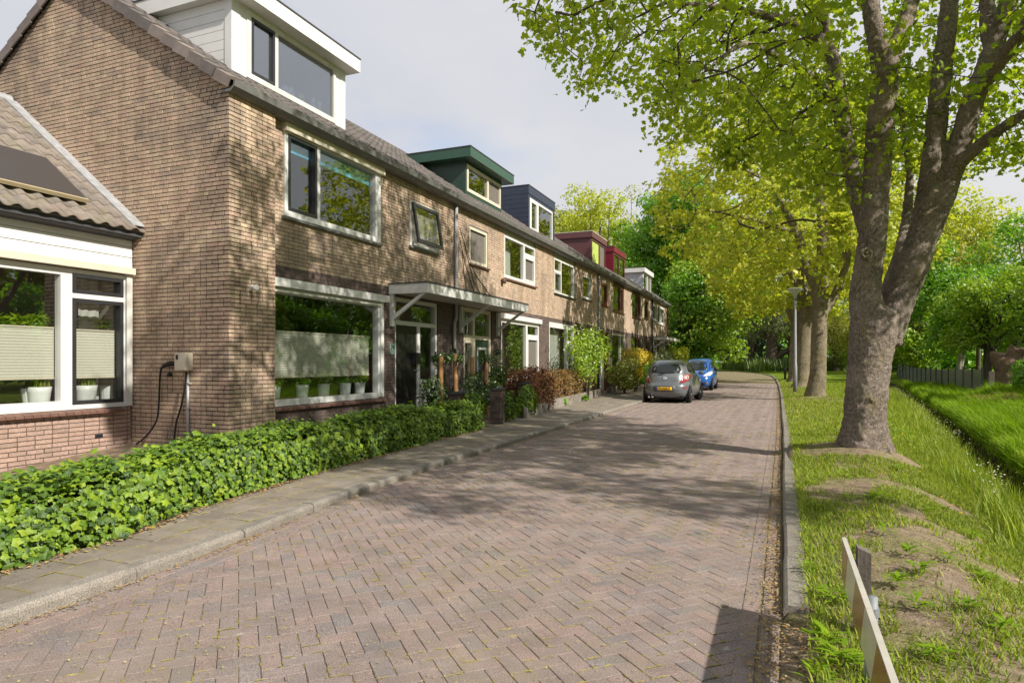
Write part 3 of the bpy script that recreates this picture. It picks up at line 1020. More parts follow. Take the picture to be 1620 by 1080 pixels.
# number plaque
py_ = FY(620, XF)
nb_ = MB().box(XF + 0.002, XF + 0.018, py_ - 0.10, py_ + 0.11, 1.56, 1.79).build('number_plaque', plain('green_grey_plaque', (0.16, 0.24, 0.20), 0.5, 0.3, 0.3, 14, 0), h)
def text(body, size, loc, rot, m, parent, name='lettering', ext=0.002):
    cu = bpy.data.curves.new(name, 'FONT')
    cu.body, cu.size, cu.extrude = body, size, ext
    cu.align_x, cu.align_y = 'CENTER', 'CENTER'
    tmp = bpy.data.objects.new(name, cu)
    COL.objects.link(tmp)
    bpy.context.view_layer.update()
    me = bpy.data.meshes.new_from_object(tmp.evaluated_get(bpy.context.evaluated_depsgraph_get()))
    bpy.data.objects.remove(tmp)
    me.materials.clear()
    o = link(name, me, m, parent)
    o.location = Vector(loc)
    o.rotation_euler = rot
    return o
M['ink'] = plain('dark_ink', (0.01, 0.012, 0.012), 0.5, 0.3, 0, 4, 0)
text('74', 0.15, Vector((XF + 0.02, py_, 1.70)) - WO[h.name], (R(90), 0, R(90)), M['ink'], nb_)

# canopy over the two front doors
cy0, cy1, cx = 11.43, 17.0, -6.52
mbc = MB()
mbc.box(cx - 0.03, cx, cy0, cy1, 2.79, 2.985).box(XF + 0.004, cx - 0.031, cy0, cy0 + 0.03, 2.79, 2.985).box(XF + 0.004, cx - 0.031, cy1 - 0.03, cy1, 2.79, 2.985)
cn = mbc.build('canopy', M['white'], h)
yy = cy0 + 0.032
while yy < cy1 - 0.04:
    e = min(yy + 0.93, cy1 - 0.032)
    MB().box(XF + 0.006, cx - 0.033, yy, e - 0.004, 2.82, 2.84).build('soffit_panel', M['white_old'], cn)
    yy += 0.93
MB().box(XF + 0.002, cx + 0.015, cy0 - 0.015, cy1 + 0.015, 2.987, 3.012).build('roof_felt', M['felt'], cn)
def bracket(parent, y, post=True, m='white', x1=cx - 0.12, zt=2.79):
    b = MB()
    b.box(XF + 0.004, XF + 0.075, y - 0.045, y + 0.045, 2.14, zt - 0.002)
    b.prism([(XF + 0.07, y - 0.03, 2.26), (XF + 0.07, y - 0.03, 2.36), (x1 - .06, y - 0.03, zt - .004), (x1 + .04, y - 0.03, zt - .004)], (0, 0.06, 0))
    return b.build('bracket', M[m], parent)
for y in (11.50, 14.62, 16.9):
    bracket(cn, y)

# downpipes
def downpipe(parent, y, jog=True, m='pvc'):
    x = XF + 0.06
    P = [(x, y, 5.27), (x, y, 2.55)]
    if jog:
        P += [(x, y, 2.50), (x, y - 0.10, 2.36), (x, y - 0.10, 1.78), (x, y + 0.02, 1.68), (x, y + 0.02, 0.1)]
    else:
        P += [(x, y, 0.1)]
    dp = MB().tube(P, 0.043, 12).build('downpipe', M[m], parent, smooth=True)
    cl = MB()
    for z in (4.6, 3.5, 2.2):
        cl.lathe([(0.05, -0.03), (0.05, 0.03)], (x, y - (0.1 if jog and z < 2.3 else 0), z), 12)
    cl.build('pipe_clamp', M[m], dp)['kind'] = 'stuff'
downpipe(H[0], 14.32, True)
downpipe(H[2], 27.80, False, 'steel')
downpipe(H[4], 40.50, False, 'black')
downpipe(H[5], 46.42, False, 'red_frame')

# ---- windows of the other houses
h = H[1]
w = HOLES[1]['sm']
window(h, XF, *w, 'cream', [(w[0] + .09, w[1] - .09, w[2] + .1, w[3] - .08, None, 'screen')], sill='sill')
w = HOLES[1]['up']
MB().box(XF - .08, XF - .035, w[0], w[1], 5.13, 5.34).build('panel', M['sage'], h)
wn = window(h, XF, w[0], w[1], w[2], 5.13, 'white', [(w[0] + .08, 19.0, 3.95, 5.03), (19.1, w[1] - .07, 4.82, 5.03), (19.1, w[1] - .07, 3.95, 4.70, 'white', 'screen')], sill='sill', proud=-0.01)
def curtain(parent, x, y0, y1, z0, z1, name='curtain', m='curtain', amp=0.03, wl=0.12):
    n = max(8, int((y1 - y0) / 0.02))
    vs, fs = [], []
    for k in range(n + 1):
        y = y0 + (y1 - y0) * k / n
        xx = x + amp * math.sin(2 * math.pi * (y - y0) / wl + 1.3 * math.sin(y * 3.1))
        vs += [(xx, y, z0), (xx + 0.01 * math.sin(y * 9), y, z1)]
    for k in range(n):
        fs.append((2 * k, 2 * k + 2, 2 * k + 3, 2 * k + 1))
    return MB().add(vs, fs).build(name, M[m], parent, smooth=True)
curtain(h, XF - 0.35, 17.6, 18.7, 3.7, 5.0)
w = HOLES[1]['gr']
window(h, XF, *w, 'white', [(w[0] + .08, 19.22, .92, 2.55), (19.35, w[1] - .09, 2.28, 2.55), (19.35, w[1] - .09, .92, 2.17, 'white', 'screen')], proud=-0.01)
MB().box(XF - .04, XF + 0.09, w[0] - .02, w[1] + .06, 2.66, 2.80).build('shutter_box', M['white'], h)
curtain(h, XF - 0.6, 17.3, 17.9, .9, 2.6, amp=0.02)
d = HOLES[1]['do']
dr = MB().walls(d[0], d[1], 0.1, d[3], [(14.94, 15.42, 2.10, 2.70), (15.56, 16.46, 2.10, 2.70), (14.98, 15.36, 0.5, 1.90), (15.58, 16.44, 0.16, 2.0)], XF - 0.14, XF - 0.03).build('door_frame', M['cream'], h)
for a, b, p, q in ((14.93, 15.43, 2.09, 2.71), (15.55, 16.47, 2.09, 2.71), (14.97, 15.37, 0.49, 1.91)):
    MB().box(XF - .10, XF - .09, a, b, p, q).build('pane', M['glass'], dr)
dd = MB().walls(15.575, 16.445, 0.16, 2.005, [(15.78, 16.26, 0.5, 1.75)], XF - 0.11, XF - 0.065).build('front_door', M['green_pan'], dr)
MB().walls(15.73, 16.31, 0.45, 1.80, [(15.79, 16.25, 0.51, 1.74)], XF - 0.07, XF - 0.045).build('door_moulding', M['white'], dr)
MB().box(XF - .10, XF - .09, 15.78, 16.26, 0.5, 1.75).build('door_glass', M['glass'], dr)
MB().lathe([(0.02, 0), (0.02, 0.04), (0.03, 0.06)], (XF - 0.065, 15.66, 1.1), 10, 'x').build('door_knob', M['steel'], dr)
py_ = FY(787, XF)
MB().lathe([(0.05, 0), (0.055, 0.05), (0.03, 0.13)], (XF + 0.0, py_ - 0.1, 1.68), 12, 'x').build('porch_lamp', M['black'], h)
MB().box(XF, XF + 0.02, py_ - 0.02, py_ + 0.12, 1.6, 1.78).build('number_plaque', M['black'], h)
MB().lathe([(0.07, 0), (0.085, 0.1), (0.05, 0.14)], (XF, 17.25, 3.72), 14, 'x').build('wall_lamp', plain('rust_brown', (0.12, 0.07, 0.05), 0.6, 0.3, 0.2, 8, 0.1), h)

h = H[2]
w = HOLES[2]['up']
MB().box(XF - .08, XF - .035, w[0], w[1], 5.10, 5.34).build('panel', M['sage'], h)
window(h, XF, w[0], w[1], w[2], 5.10, 'white_old', [(w[0] + .07, 22.72, 4.68, 5.03), (w[0] + .07, 22.72, 3.92, 4.60, 'pvc', 'glass'), (22.8, w[1] - .12, 3.92, 5.03)], sill='black', proud=-0.01)
w = HOLES[2]['sm']
window(h, XF, *w, 'white', [(w[0] + .1, w[1] - .1, w[2] + .1, w[3] - .08)], sill='black')
w = HOLES[2]['gr']
window(h, XF, *w, 'white', [(w[0] + .08, 23.4, .92, 2.62), (23.55, w[1] - .09, 2.2, 2.62), (23.55, w[1] - .09, .92, 2.1, 'white', 'glass')], proud=-0.01)
curtain(h, XF - .3, w[0] + .05, 23.4, .86, 2.6, amp=0.02)
d = HOLES[2]['do']
dr = MB().walls(d[0], d[1], 0.1, d[3], [(25.42, 26.3, 0.16, 2.1), (25.42, 26.9, 2.2, 2.7), (26.4, 26.9, .9, 2.1)], XF - .14, XF - .03).build('door_frame', M['white'], h)
MB().box(XF - .10, XF - .06, 25.41, 26.31, .16, 2.11).build('front_door', M['grey_pan'], dr)
MB().box(XF - .10, XF - .09, 25.41, 26.91, 2.19, 2.71).build('pane', M['glass'], dr)
MB().box(XF - .10, XF - .09, 26.39, 26.91, .89, 2.11).build('pane', M['glass'], dr)

for hi_, fr in ((3, 'brown_wood'), (4, 'brown_wood'), (5, 'white_old')):
    h = H[hi_]
    w = HOLES[hi_]['up']
    m_ = w[0] + (w[1] - w[0]) * (0.68 if hi_ != 5 else 0.5)
    window(h, XF, *w, fr, [(w[0] + .1, m_ - .05, w[2] + .1, w[3] - .18), (m_ + .05, w[1] - .1, w[2] + .1, w[3] - .18, fr, 'glass')], sill=fr)
    curtain(h, XF - .25, w[0] + .15, w[0] + (w[1] - w[0]) * .45, w[2] + .05, w[3] - .1, amp=0.02)
    w = HOLES[hi_]['sm']
    window(h, XF, *w, 'red_frame' if hi_ == 3 else fr, [(w[0] + .14, w[1] - .14, w[2] + .12, w[3] - .12)], sill='red_frame' if hi_ == 3 else fr)
    w = HOLES[hi_]['gr']
    m_ = w[0] + (w[1] - w[0]) * .66
    window(h, XF, *w, 'sage' if hi_ == 3 else fr, [(w[0] + .1, m_ - .05, w[2] + .1, w[3] - .1), (m_ + .05, w[1] - .1, w[2] + .1, w[3] - .1)])
    d = HOLES[hi_]['do']
    a, b = d[0], d[1]
    dr = MB().walls(a, b, 0.1, d[3], [(a + .1, a + .95, .16, 2.1), (a + .1, b - .1, 2.22, 2.68)], XF - .14, XF - .03).build('door_frame', M['red_frame'] if hi_ == 3 else M[fr], h)
    MB().box(XF - .10, XF - .06, a + .095, a + .955, .16, 2.105).build('front_door', M['white'] if hi_ == 3 else M['brown_wood'], dr)
    MB().box(XF - .10, XF - .09, a + .095, b - .095, 2.215, 2.685).build('pane', M['glass'], dr)
# small canopy of the last house
c6 = MB().box(XF + .004, cx, 40.75, 46.2, 2.80, 2.98).build('canopy', M['white_old'], H[5])
MB().box(XF + .004, cx + .015, 40.73, 46.22, 2.982, 3.005).build('roof_felt', M['felt'], c6)
for y in (40.85, 43.2):
    bracket(c6, y)
# end wall of the row
MB().prism([(-14.08, 46.505, -0.2), (XF, 46.505, -0.2), (XF, 46.505, 5.38), (-10.7, 46.505, 7.70), (-14.08, 46.505, 5.38)], (0, 0.2, 0)).build('end_wall', M['brick_pale'], H[5])

# ---- dormers
def dormer(parent, y0, y1, xf, zc, fh, over, wall, fascia, frame, cells, boards=0, wz=None, fover=None, label=None, corner=None, head=0.06):
    """front plane x=xf between y0 and y1, cheeks back to the roof, flat roof with a fascia"""
    zb = roof_z(xf) + 0.03
    xb = -7.31 - (zc + fh - 5.40) / SL - 0.1
    b = MB()
    tri = [(xf, zb - 0.1), (xf, zc), (-7.31 - (zc - 5.40) / SL - .15, zc)]
    for y in (y0, y1 - 0.06):
        b.prism([(x, y, z) for x, z in tri], (0, 0.06, 0))
    wy0, wy1 = cells[0][0] - 0.09, max(c[1] for c in cells) + 0.07
    wz0, wz1 = min(c[2] for c in cells) - 0.09, max(c[3] for c in cells) + 0.08
    b.walls(y0 + .061, y1 - .061, zb - 0.1, zc, [(wy0, wy1, wz0, wz1)], xf - 0.08, xf)
    dm = b.build('dormer', M[wall], parent, label and None)
    if label:
        dm['label'] = label
    fo = over if fover is None else fover
    f = MB()
    f.box(xb, xf + fo, y0 - over, y1 + over, zc, zc + fh)
    f.build('fascia', M[fascia], dm)
    MB().box(xb, xf + fo + .012, y0 - over - .012, y1 + over + .012, zc + fh + .003, zc + fh + .03).build('flat_roof', M['felt'] if fascia != 'maroon' else M['cream'], dm)
    MB().walls(wy0, wy1, wz0, wz1, [c[:4] for c in cells], xf - 0.07, xf + 0.02).build('window_frame', M[frame], dm)
    for c in cells:
        a, e, p, q = c[:4]
        if len(c) > 4 and c[4]:
            MB().walls(a + .003, e - .003, p + .003, q - .003, [(a + .05, e - .05, p + .05, q - .05)], xf - .04, xf + .028).build('sash', M[c[4]], dm)
        pane = c[5] if len(c) > 5 else 'glass'
        MB().box(xf - .03, xf - .022, a - .002, e + .002, p - .002, q + .002).build('pane', M[pane], dm)
    if boards:
        n = boards
        step = (zc - zb + .05) / n
        for k in range(n):
            z0, z1 = zb - .05 + k * step, zb - .05 + (k + 1) * step - .008
            xl0 = -7.31 - (z0 - 5.40) / SL + .02
            xl1 = -7.31 - (z1 - 5.40) / SL + .02
            MB().prism([(xf - .002, y0 - .016, z0), (xf - .002, y0 - .016, z1), (xl1, y0 - .016, z1), (xl0, y0 - .016, z0)], (0, 0.015, 0)).build('cladding_board', M[wall], dm)
    if corner:
        MB().box(xf - .13, xf + .012, y0 - .026, y0 + .16, zb - .08, zc).build('corner_post', M[corner], dm)
        MB().box(xf - .13, xf + .012, y1 - .13, y1 + .02, zb - .08, zc).build('corner_post', M[corner], dm)
    return dm
XD = -8.1
ym = FY(437, XD)
dormer(H[0], 7.97, 10.86, XD, 7.20, 0.25, 0.16, 'white', 'white', 'white_old',
       [(8.36, ym - .05, 6.15, 7.08, 'black', 'glass_blue'), (ym + .03, 10.50, 6.15, 7.08, None, 'glass_blue')], boards=8, fover=0.27, corner='white', label='white boarded dormer with a grey felt edge')
ym = FY(771, XD)
dormer(H[1], 16.29, 18.80, XD, 6.98, 0.26, 0.30, 'green_pan', 'green_lite', 'cream',
       [(16.45, ym - .04, 6.24, 6.82), (ym + .06, 18.62, 6.24, 6.82, None, 'screen')], label='dark green dormer with an overhanging flat roof')
dormer(H[2], 21.15, 23.95, XD, 7.22, 0.28, 0.02, 'blue_pan', 'blue_pan', 'white',
       [(21.35, 21.95, 6.04, 7.02, 'white', 'glass'), (22.12, 23.6, 6.04, 7.02)], boards=8, label='slate blue boarded dormer')
dormer(H[3], 29.15, 31.75, XD, 7.12, 0.26, 0.08, 'maroon', 'maroon', 'maroon',
       [(29.30, 30.55, 6.05, 7.02, None, 'lime'), (30.68, 31.60, 6.05, 7.02, None, 'screen')], label='maroon dormer with a lime blind')
dormer(H[4], 33.40, 36.10, XD, 7.12, 0.26, 0.06, 'red_pan', 'red_pan', 'brown_wood',
       [(33.6, 34.6, 6.02, 7.0), (34.75, 35.9, 6.02, 7.0)], boards=6, label='wine red dormer')
dormer(H[5], 41.2, 44.0, XD, 7.05, 0.28, 0.15, 'grey_pan', 'white', 'white_old',
       [(41.4, 42.5, 6.05, 6.95), (42.65, 43.8, 6.05, 6.95, None, 'screen')], label='pale grey dormer with a white edge')

# ------------------------------------------------------------------ the lower house with its front set back
XE = -9.26
E_ = thing('single_storey_house', 'lower house front set back at the left with white boards and a black framed window', 'house', (XE, 7.1, 0.1))
ey0 = -4.0
eh = [(ey0 + 0.6, 7.06, 0.73, 2.80)]
MB().walls(ey0, 7.10, -0.3, 2.80, eh, XE - 0.25, XE - 0.006).build('wall', M['mortar'], E_)
bb = courses(lambda z: cut(ey0, 7.10, eh, z), -0.2, 2.75, headers=0.12)
lay_bricks(E_, [(*brick_boxes(bb, 'x', XE), M['brick_red'])], 300)
sill_tiles(E_, XE + .01, 2.0, 7.05, 0.735)
ewc = [(1.0, 3.2, 0.86, 2.62), (3.32, 6.04, 0.86, 2.62), (6.20, 6.98, 2.38, 2.66, 'black', 'glass'), (6.20, 6.98, 0.80, 2.31, 'black', 'glass')]
window(E_, XE, ey0 + .6, 7.06, 0.735, 2.72, 'white', ewc, proud=0.0, depth=0.12)
MB().box(XE - .05, XE + .11, ey0 + .6, 7.10, 2.735, 2.83).build('shutter_box', M['cream'], E_)
MB().box(XE - .02, XE + .05, 7.0, 7.09, .74, 2.73).build('shutter_rail', M['white_old'], E_)
for k in range(3):
    z0 = 2.84 + k * 0.165
    MB().prism([(XE - .05, 0, z0), (XE + .02, 0, z0), (XE + .012, 0, z0 + .157), (XE - .05, 0, z0 + .157)], (0, 7.11 - ey0, 0)).add([], []).build('cladding_board', M['white'], E_).location += Vector((0, ey0, 0))
gp = [(-9.24, 3.30), (-9.12, 3.28), (-9.05, 3.32), (-9.02, 3.40), (-9.045, 3.40), (-9.065, 3.345), (-9.12, 3.31), (-9.24, 3.33)]
MB().prism([(x, ey0, z) for x, z in gp], (0, 7.12 - ey0 + 0.17 - 0.19, 0)).build('gutter', M['gutter'], E_)
MB().prism([(-9.28, ey0, 3.25), (-9.03, ey0, 3.30), (-9.03, ey0, 3.37), (-12.2, ey0, 5.80), (-15.4, ey0, 3.37), (-15.4, ey0, 3.25), (-12.2, ey0, 5.70)], (0, 7.12 - ey0, 0)).build('roof', M['felt'], E_)
MB().box(-15.3, -9.6, ey0, ey0 + .2, -.3, 3.3).build('side_wall', M['mortar'], E_)
lay_tiles(E_, M['roof_tile'], -9.02, 3.385, 0.77, 1.0, 7.0, 0.235, 0.335, 12, lambda b: shows(b, 60), nparts=300, V0=tile_arrays(0.2, 0.40, 0.05)[0])
ang = math.atan(0.77)
MB().prism([(-9.0, 6.93, 3.40), (-9.0, 6.93, 3.48), (-12.05, 6.93, 5.83), (-12.05, 6.93, 5.75)], (0, 0.045, 0)).build('flashing', M['lead'], E_)
MB().prism([(-9.0, 6.975, 3.46), (-9.0, 6.975, 3.485), (-12.05, 6.975, 5.835), (-12.05, 6.975, 5.81)], (0, 0.152, 0)).build('flashing', M['lead'], E_)
MB().tube([(-12.2, ey0, 5.84), (-12.2, 7.1, 5.84)], 0.11, 12).build('ridge', M['lead'], E_)
rm = MB()
x0, x1, p, q = XE - 4.5, XE - .27, ey0 + .2, 7.0
rm.box(x0 - .1, x0, p, q, .1, 2.9).box(x0, x1, p - .1, p, .1, 2.9).box(x0, x1, q, q + .1, .1, 2.9).box(x0, x1, p, q, 2.9, 3.0)
rm.build('room', M['inside'], E_)
MB().box(x0, x1, p, q, 0, .1).build('room_floor', M['inside_floor'], E_)
MB().box(XE - .45, XE - .13, ey0 + .7, 7.0, 0.76, 0.79).build('window_board', M['white'], E_)
pleated(E_, XE - 0.16, 3.36, 6.05, 1.19, 1.87)
pleated(E_, XE - 0.16, 6.24, 6.96, 1.19, 1.86)
pleated(E_, XE - 0.16, 1.1, 3.2, 1.19, 1.87)
curtain(E_, XE - .5, 6.62, 6.95, .8, 2.9, amp=.008)
# dark panel on its roof
def on_ext(u, v, off):
    r = ray(u, v)
    t = (3.36 + off - 0.77 * 9.05 - EYE) / (r[2] + 0.77 * r[0])
    return Vector((r[0] * t, r[1] * t, EYE + r[2] * t))
pa, pb = on_ext(143, 321, .16), on_ext(64, 252, .16)
upv = Vector((-math.cos(ang), 0, math.sin(ang)))
nrv = Vector((math.sin(ang), 0, math.cos(ang)))
top_s = (pb - pa).dot(upv)
pr = MB()
yA, yB_ = pa.y - 3.2, (pa.y + pb.y) / 2
P0 = Vector((pa.x, 0, pa.z))
pr.prism([P0 + Vector((0, yA, 0)), P0 + upv * top_s + Vector((0, yA, 0)), P0 + upv * top_s + nrv * .05 + Vector((0, yA, 0)), P0 + nrv * .05 + Vector((0, yA, 0))], (0, yB_ - yA, 0))
pan = pr.build('roof_panel', M['solar'], E_)
q0 = P0 - upv * .03
MB().prism([q0 + Vector((0, yA, 0)), P0 + Vector((0, yA, 0)) - upv * .002, P0 + nrv * .055 + Vector((0, yA, 0)) - upv * .002, q0 + nrv * .055 + Vector((0, yA, 0))], (0, yB_ - yA, 0)).build('panel_edge', M['panel_edge'], pan)
# ------------------------------------------------------------------ leaves
def star(n, r0, r1, rot=0.0, stalk=True):
    """an outline of n lobes round a centre, as a fan"""
    V = [(0, 0, 0.0)]
    m = 2 * n
    for k in range(m):
        a = 2 * math.pi * k / m + rot
        r = r1 if k % 2 == 0 else r0
        V.append((r * math.cos(a), r * math.sin(a), -0.10 if k % 2 == 0 else 0.02))
    F = [(0, 1 + k, 1 + (k + 1) % m) for k in range(m)]
    return np.array(V, float), np.array(F)
def lobed(half, fold=0.12):
    """half an outline as (degrees from the tip, radius); mirrored, drawn as a fan with bent lobes"""
    pts = [(math.radians(90 - d), r) for d, r in half] + [(math.radians(90 + d), r) for d, r in reversed(half[1:-1])]
    V = [(0, 0, 0.03)]
    for a, r in pts:
        V.append((r * math.cos(a), r * math.sin(a), -fold * (r / .5) ** 2 * abs(math.cos(a)) - (0.06 if r > .44 else 0)))
    n = len(pts)
    return np.array(V, float), np.array([(0, 1 + (k + 1) % n, 1 + k) for k in range(n)])
MAPLE = lobed([(0, .56), (22, .37), (48, .52), (70, .36), (100, .46), (135, .32), (180, .10)])
IVY = lobed([(0, .60), (30, .37), (60, .52), (88, .38), (128, .40), (180, .22)])
OVAL = (np.array([(0, -.5, 0), (.24, -.1, .05), (.17, .3, .02), (0, .55, -.08), (-.17, .3, .02), (-.24, -.1, .05)], float), np.array([(0, 1, 5), (1, 2, 5), (2, 4, 5), (2, 3, 4)]))
FOLD = (np.array([(0, -.5, 0), (.34, 0, .10), (0, .5, 0), (-.34, 0, .10)], float), np.array([(0, 1, 2), (0, 2, 3)]))
LANCE = (np.array([(0, -.5, 0), (.09, 0, .03), (0, .5, -.1), (-.09, 0, .03)], float), np.array([(0, 1, 2), (0, 2, 3)]))

def unit(A):
    return A / np.maximum(np.linalg.norm(A, axis=1, keepdims=True), 1e-9)
def leaf_arrays(P, N, S, T, spin=None):
    P, N = np.asarray(P, float), unit(np.asarray(N, float))
    n = len(P)
    ref = rng.standard_normal((n, 3))
    A = unit(np.cross(N, ref))
    B = np.cross(N, A)
    S = np.broadcast_to(S, n)[:, None, None]
    V = P[:, None, :] + S * (T[0][None, :, 0:1] * A[:, None, :] + T[0][None, :, 1:2] * B[:, None, :] + T[0][None, :, 2:3] * N[:, None, :])
    F = np.arange(n)[:, None, None] * len(T[0]) + T[1][None]
    return V.reshape(-1, 3), F.reshape(-1, T[1].shape[1])
def leaf_parts(name, P, N, S, T, m, parent):
    """leaves near enough to pick out, each a part; they share one mesh"""
    me = mesh_np(name, T[0], T[1])
    me.materials.append(m)
    off = Vector(WO.get(parent.name, (0, 0, 0)))
    for p, n_, s in zip(P, N, S):
        o = link(name, me, None, parent)
        q = Vector(n_).to_track_quat('Z', 'Y') @ Matrix.Rotation(random.uniform(0, 6.28), 3, 'Z').to_quaternion()
        o.matrix_local = Matrix.LocRotScale(Vector(p) - off, q, Vector((s, s, s)))

LM = {
    'ivy': leaf_mat('ivy_leaf', [(0.03, 0.07, 0.014), (0.09, 0.18, 0.012), (0.16, 0.27, 0.012), (0.25, 0.35, 0.02), (0.12, 0.22, 0.012), (0.04, 0.085, 0.02), (0.18, 0.29, 0.014)], 0.3, 0.04, 0.55),
    'syc': leaf_mat('sycamore_leaf', [(0.239, 0.353, 0.033), (0.328, 0.428, 0.035), (0.416, 0.479, 0.039), (0.277, 0.391, 0.034)], 0.62, 0.03),
    'gold': leaf_mat('golden_leaf', [(0.459, 0.512, 0.059), (0.551, 0.564, 0.064), (0.367, 0.459, 0.059), (0.630, 0.604, 0.074), (0.302, 0.420, 0.056)], 0.55, 0.03),
    'mid': leaf_mat('green_leaf', [(0.129, 0.292, 0.020), (0.200, 0.406, 0.025), (0.257, 0.471, 0.031), (0.157, 0.325, 0.022)], 0.55, 0.05),
    'lime': leaf_mat('bright_leaf', [(0.23, 0.378, 0.019), (0.324, 0.472, 0.027), (0.176, 0.311, 0.022), (0.392, 0.486, 0.03)], 0.45, 0.05),
    'pale': leaf_mat('willow_leaf', [(0.21, 0.252, 0.112), (0.28, 0.322, 0.154), (0.168, 0.21, 0.084)], 0.35, 0.05),
    'spring': leaf_mat('spring_leaf', [(0.336, 0.378, 0.063), (0.434, 0.434, 0.07), (0.266, 0.322, 0.056), (0.49, 0.462, 0.084)], 0.45, 0.04),
    'dark': leaf_mat('conifer_leaf', [(0.012, 0.032, 0.012), (0.02, 0.05, 0.018), (0.03, 0.06, 0.02)], 0.15, 0.05),
    'beech': leaf_mat('copper_leaf', [(0.15, 0.045, 0.022), (0.22, 0.075, 0.03), (0.10, 0.035, 0.025), (0.28, 0.12, 0.05), (0.16, 0.09, 0.03)], 0.35, 0.05),
    'beech2': leaf_mat('copper_and_green_leaf', [(0.24, 0.11, 0.045), (0.30, 0.16, 0.06), (0.16, 0.16, 0.03), (0.20, 0.08, 0.035), (0.34, 0.20, 0.08)], 0.4, 0.05),
    'rose': leaf_mat('rose_leaf', [(0.03, 0.075, 0.018), (0.06, 0.13, 0.022), (0.13, 0.19, 0.04), (0.045, 0.10, 0.02)], 0.25, 0.08, 0.35),
    'yellow': leaf_mat('yellow_shrub_leaf', [(0.62, 0.42, 0.01), (0.70, 0.50, 0.015), (0.50, 0.42, 0.02), (0.34, 0.36, 0.02)], 0.4, 0.05),
    'shrub': leaf_mat('shrub_leaf', [(0.14, 0.22, 0.018), (0.22, 0.29, 0.022), (0.30, 0.28, 0.03), (0.24, 0.15, 0.04), (0.16, 0.26, 0.02)], 0.4, 0.05),
    'litter': leaf_mat('dry_litter', [(0.42, 0.28, 0.12), (0.34, 0.20, 0.09), (0.48, 0.36, 0.14), (0.25, 0.15, 0.08), (0.20, 0.14, 0.09), (0.38, 0.30, 0.20), (0.30, 0.24, 0.16)], 0.15, 0.02),
    'grass': leaf_mat('grass_blade', [(0.187, 0.275, 0.017), (0.253, 0.352, 0.022), (0.319, 0.385, 0.028), (0.374, 0.385, 0.077), (0.154, 0.242, 0.017), (0.31, 0.33, 0.10), (0.20, 0.31, 0.03), (0.16, 0.25, 0.03)], 0.35, 0.015, 0.6),
    'grass2': leaf_mat('lush_grass_blade', [(0.144, 0.276, 0.01), (0.204, 0.348, 0.014), (0.264, 0.396, 0.019), (0.108, 0.204, 0.01)], 0.4, 0.015, 0.6),
    'reed': leaf_mat('reed_blade', [(0.09, 0.17, 0.03), (0.13, 0.22, 0.04), (0.18, 0.25, 0.06)], 0.35, 0.05, 0.4),
    'petal': leaf_mat('white_petal', [(0.7, 0.7, 0.66), (0.75, 0.73, 0.6)], 0.3, 0.02),
    'dandelion': leaf_mat('yellow_petal', [(0.65, 0.45, 0.01), (0.7, 0.5, 0.02)], 0.2, 0.02),
    'raceme': leaf_mat('hanging_flower', [(0.22, 0.24, 0.03), (0.28, 0.27, 0.04)], 0.4, 0.03),
    'tan': leaf_mat('straw_stem', [(0.40, 0.34, 0.16), (0.30, 0.30, 0.10)], 0.2, 0.03),
}

def bark_mat(name, cols, lichen=(0.30, 0.25, 0.09), scale=20, amount=0.45):
    t = NT(name)
    ns = t.n('TexNoise', Scale=6.0, Detail=4)
    t.l(t.pos(), ns.inputs['Vector'])
    ad = t.n('VectorMath', operation='ADD')
    sc = t.n('VectorMath', operation='SCALE'); sc.inputs['Scale'].default_value = 0.2
    t.l(ns.outputs['Color'], sc.inputs[0])
    t.l(t.pos(), ad.inputs[0]); t.l(sc.outputs[0], ad.inputs[1])
    mpn = t.n('Mapping', Scale=(1.5, 1.5, 0.6))
    t.l(ad.outputs[0], mpn.inputs[0])
    v = t.n('TexVoronoi', Scale=scale, feature='DISTANCE_TO_EDGE')
    t.l(mpn.outputs[0], v.inputs['Vector'])
    breakup = t.ramp(t.noise(3.1, 4, 0.6), [(0.35, (0, 0, 0)), (0.6, (1, 1, 1))])
    crack = t.ramp(v.outputs['Distance'], [(0.0, (0.42,) * 3), (0.07, (1, 1, 1))])
    crack = t.mix(breakup, (1.0, 1.0, 1.0), crack)
    c = t.ramp(t.noise(1.9, 6, 0.65), [(0.3, cols[0]), (0.5, cols[1]), (0.7, cols[2])])
    c = t.mix(0.9, c, t.ramp(t.noise(22, 5, 0.75), [(0.3, (0.55,) * 3), (0.7, (1.4, 1.37, 1.35))]), 'MULTIPLY')
    c = t.mix(0.8, c, crack, 'MULTIPLY')
    lf = t.math('MULTIPLY', t.ramp(t.noise(2.3, 6, 0.75), [(0.53, (0, 0, 0)), (0.66, (1, 1, 1))]), amount)
    c = t.mix(lf, c, lichen)
    h = t.math('ADD', crack, t.math('MULTIPLY', t.noise(24, 5, 0.75), 0.9))
    return t.principled(c, 0.95, 0.1, 0, t.bump(h, 1.0, 0.035))
M['bark'] = bark_mat('sycamore_bark', [(0.20, 0.165, 0.14), (0.27, 0.225, 0.195), (0.36, 0.30, 0.26)])
M['bark2'] = bark_mat('mossy_bark', [(0.19, 0.165, 0.11), (0.25, 0.215, 0.15), (0.30, 0.255, 0.19)], scale=11)
M['bark_far'] = plain('far_bark', (0.10, 0.08, 0.06), 0.95, 0.1, 0.3, 4, 0.5, streak=(3, 3, .5), fine=12)
M['bark_pale'] = plain('pale_bark', (0.32, 0.29, 0.24), 0.9, 0.1, 0.3, 4, 0.4, streak=(1, 1, 3), fine=12)
M['twig'] = plain('twig_bark', (0.085, 0.07, 0.055), 0.95, 0.1, 0.3, 6, 0.2)

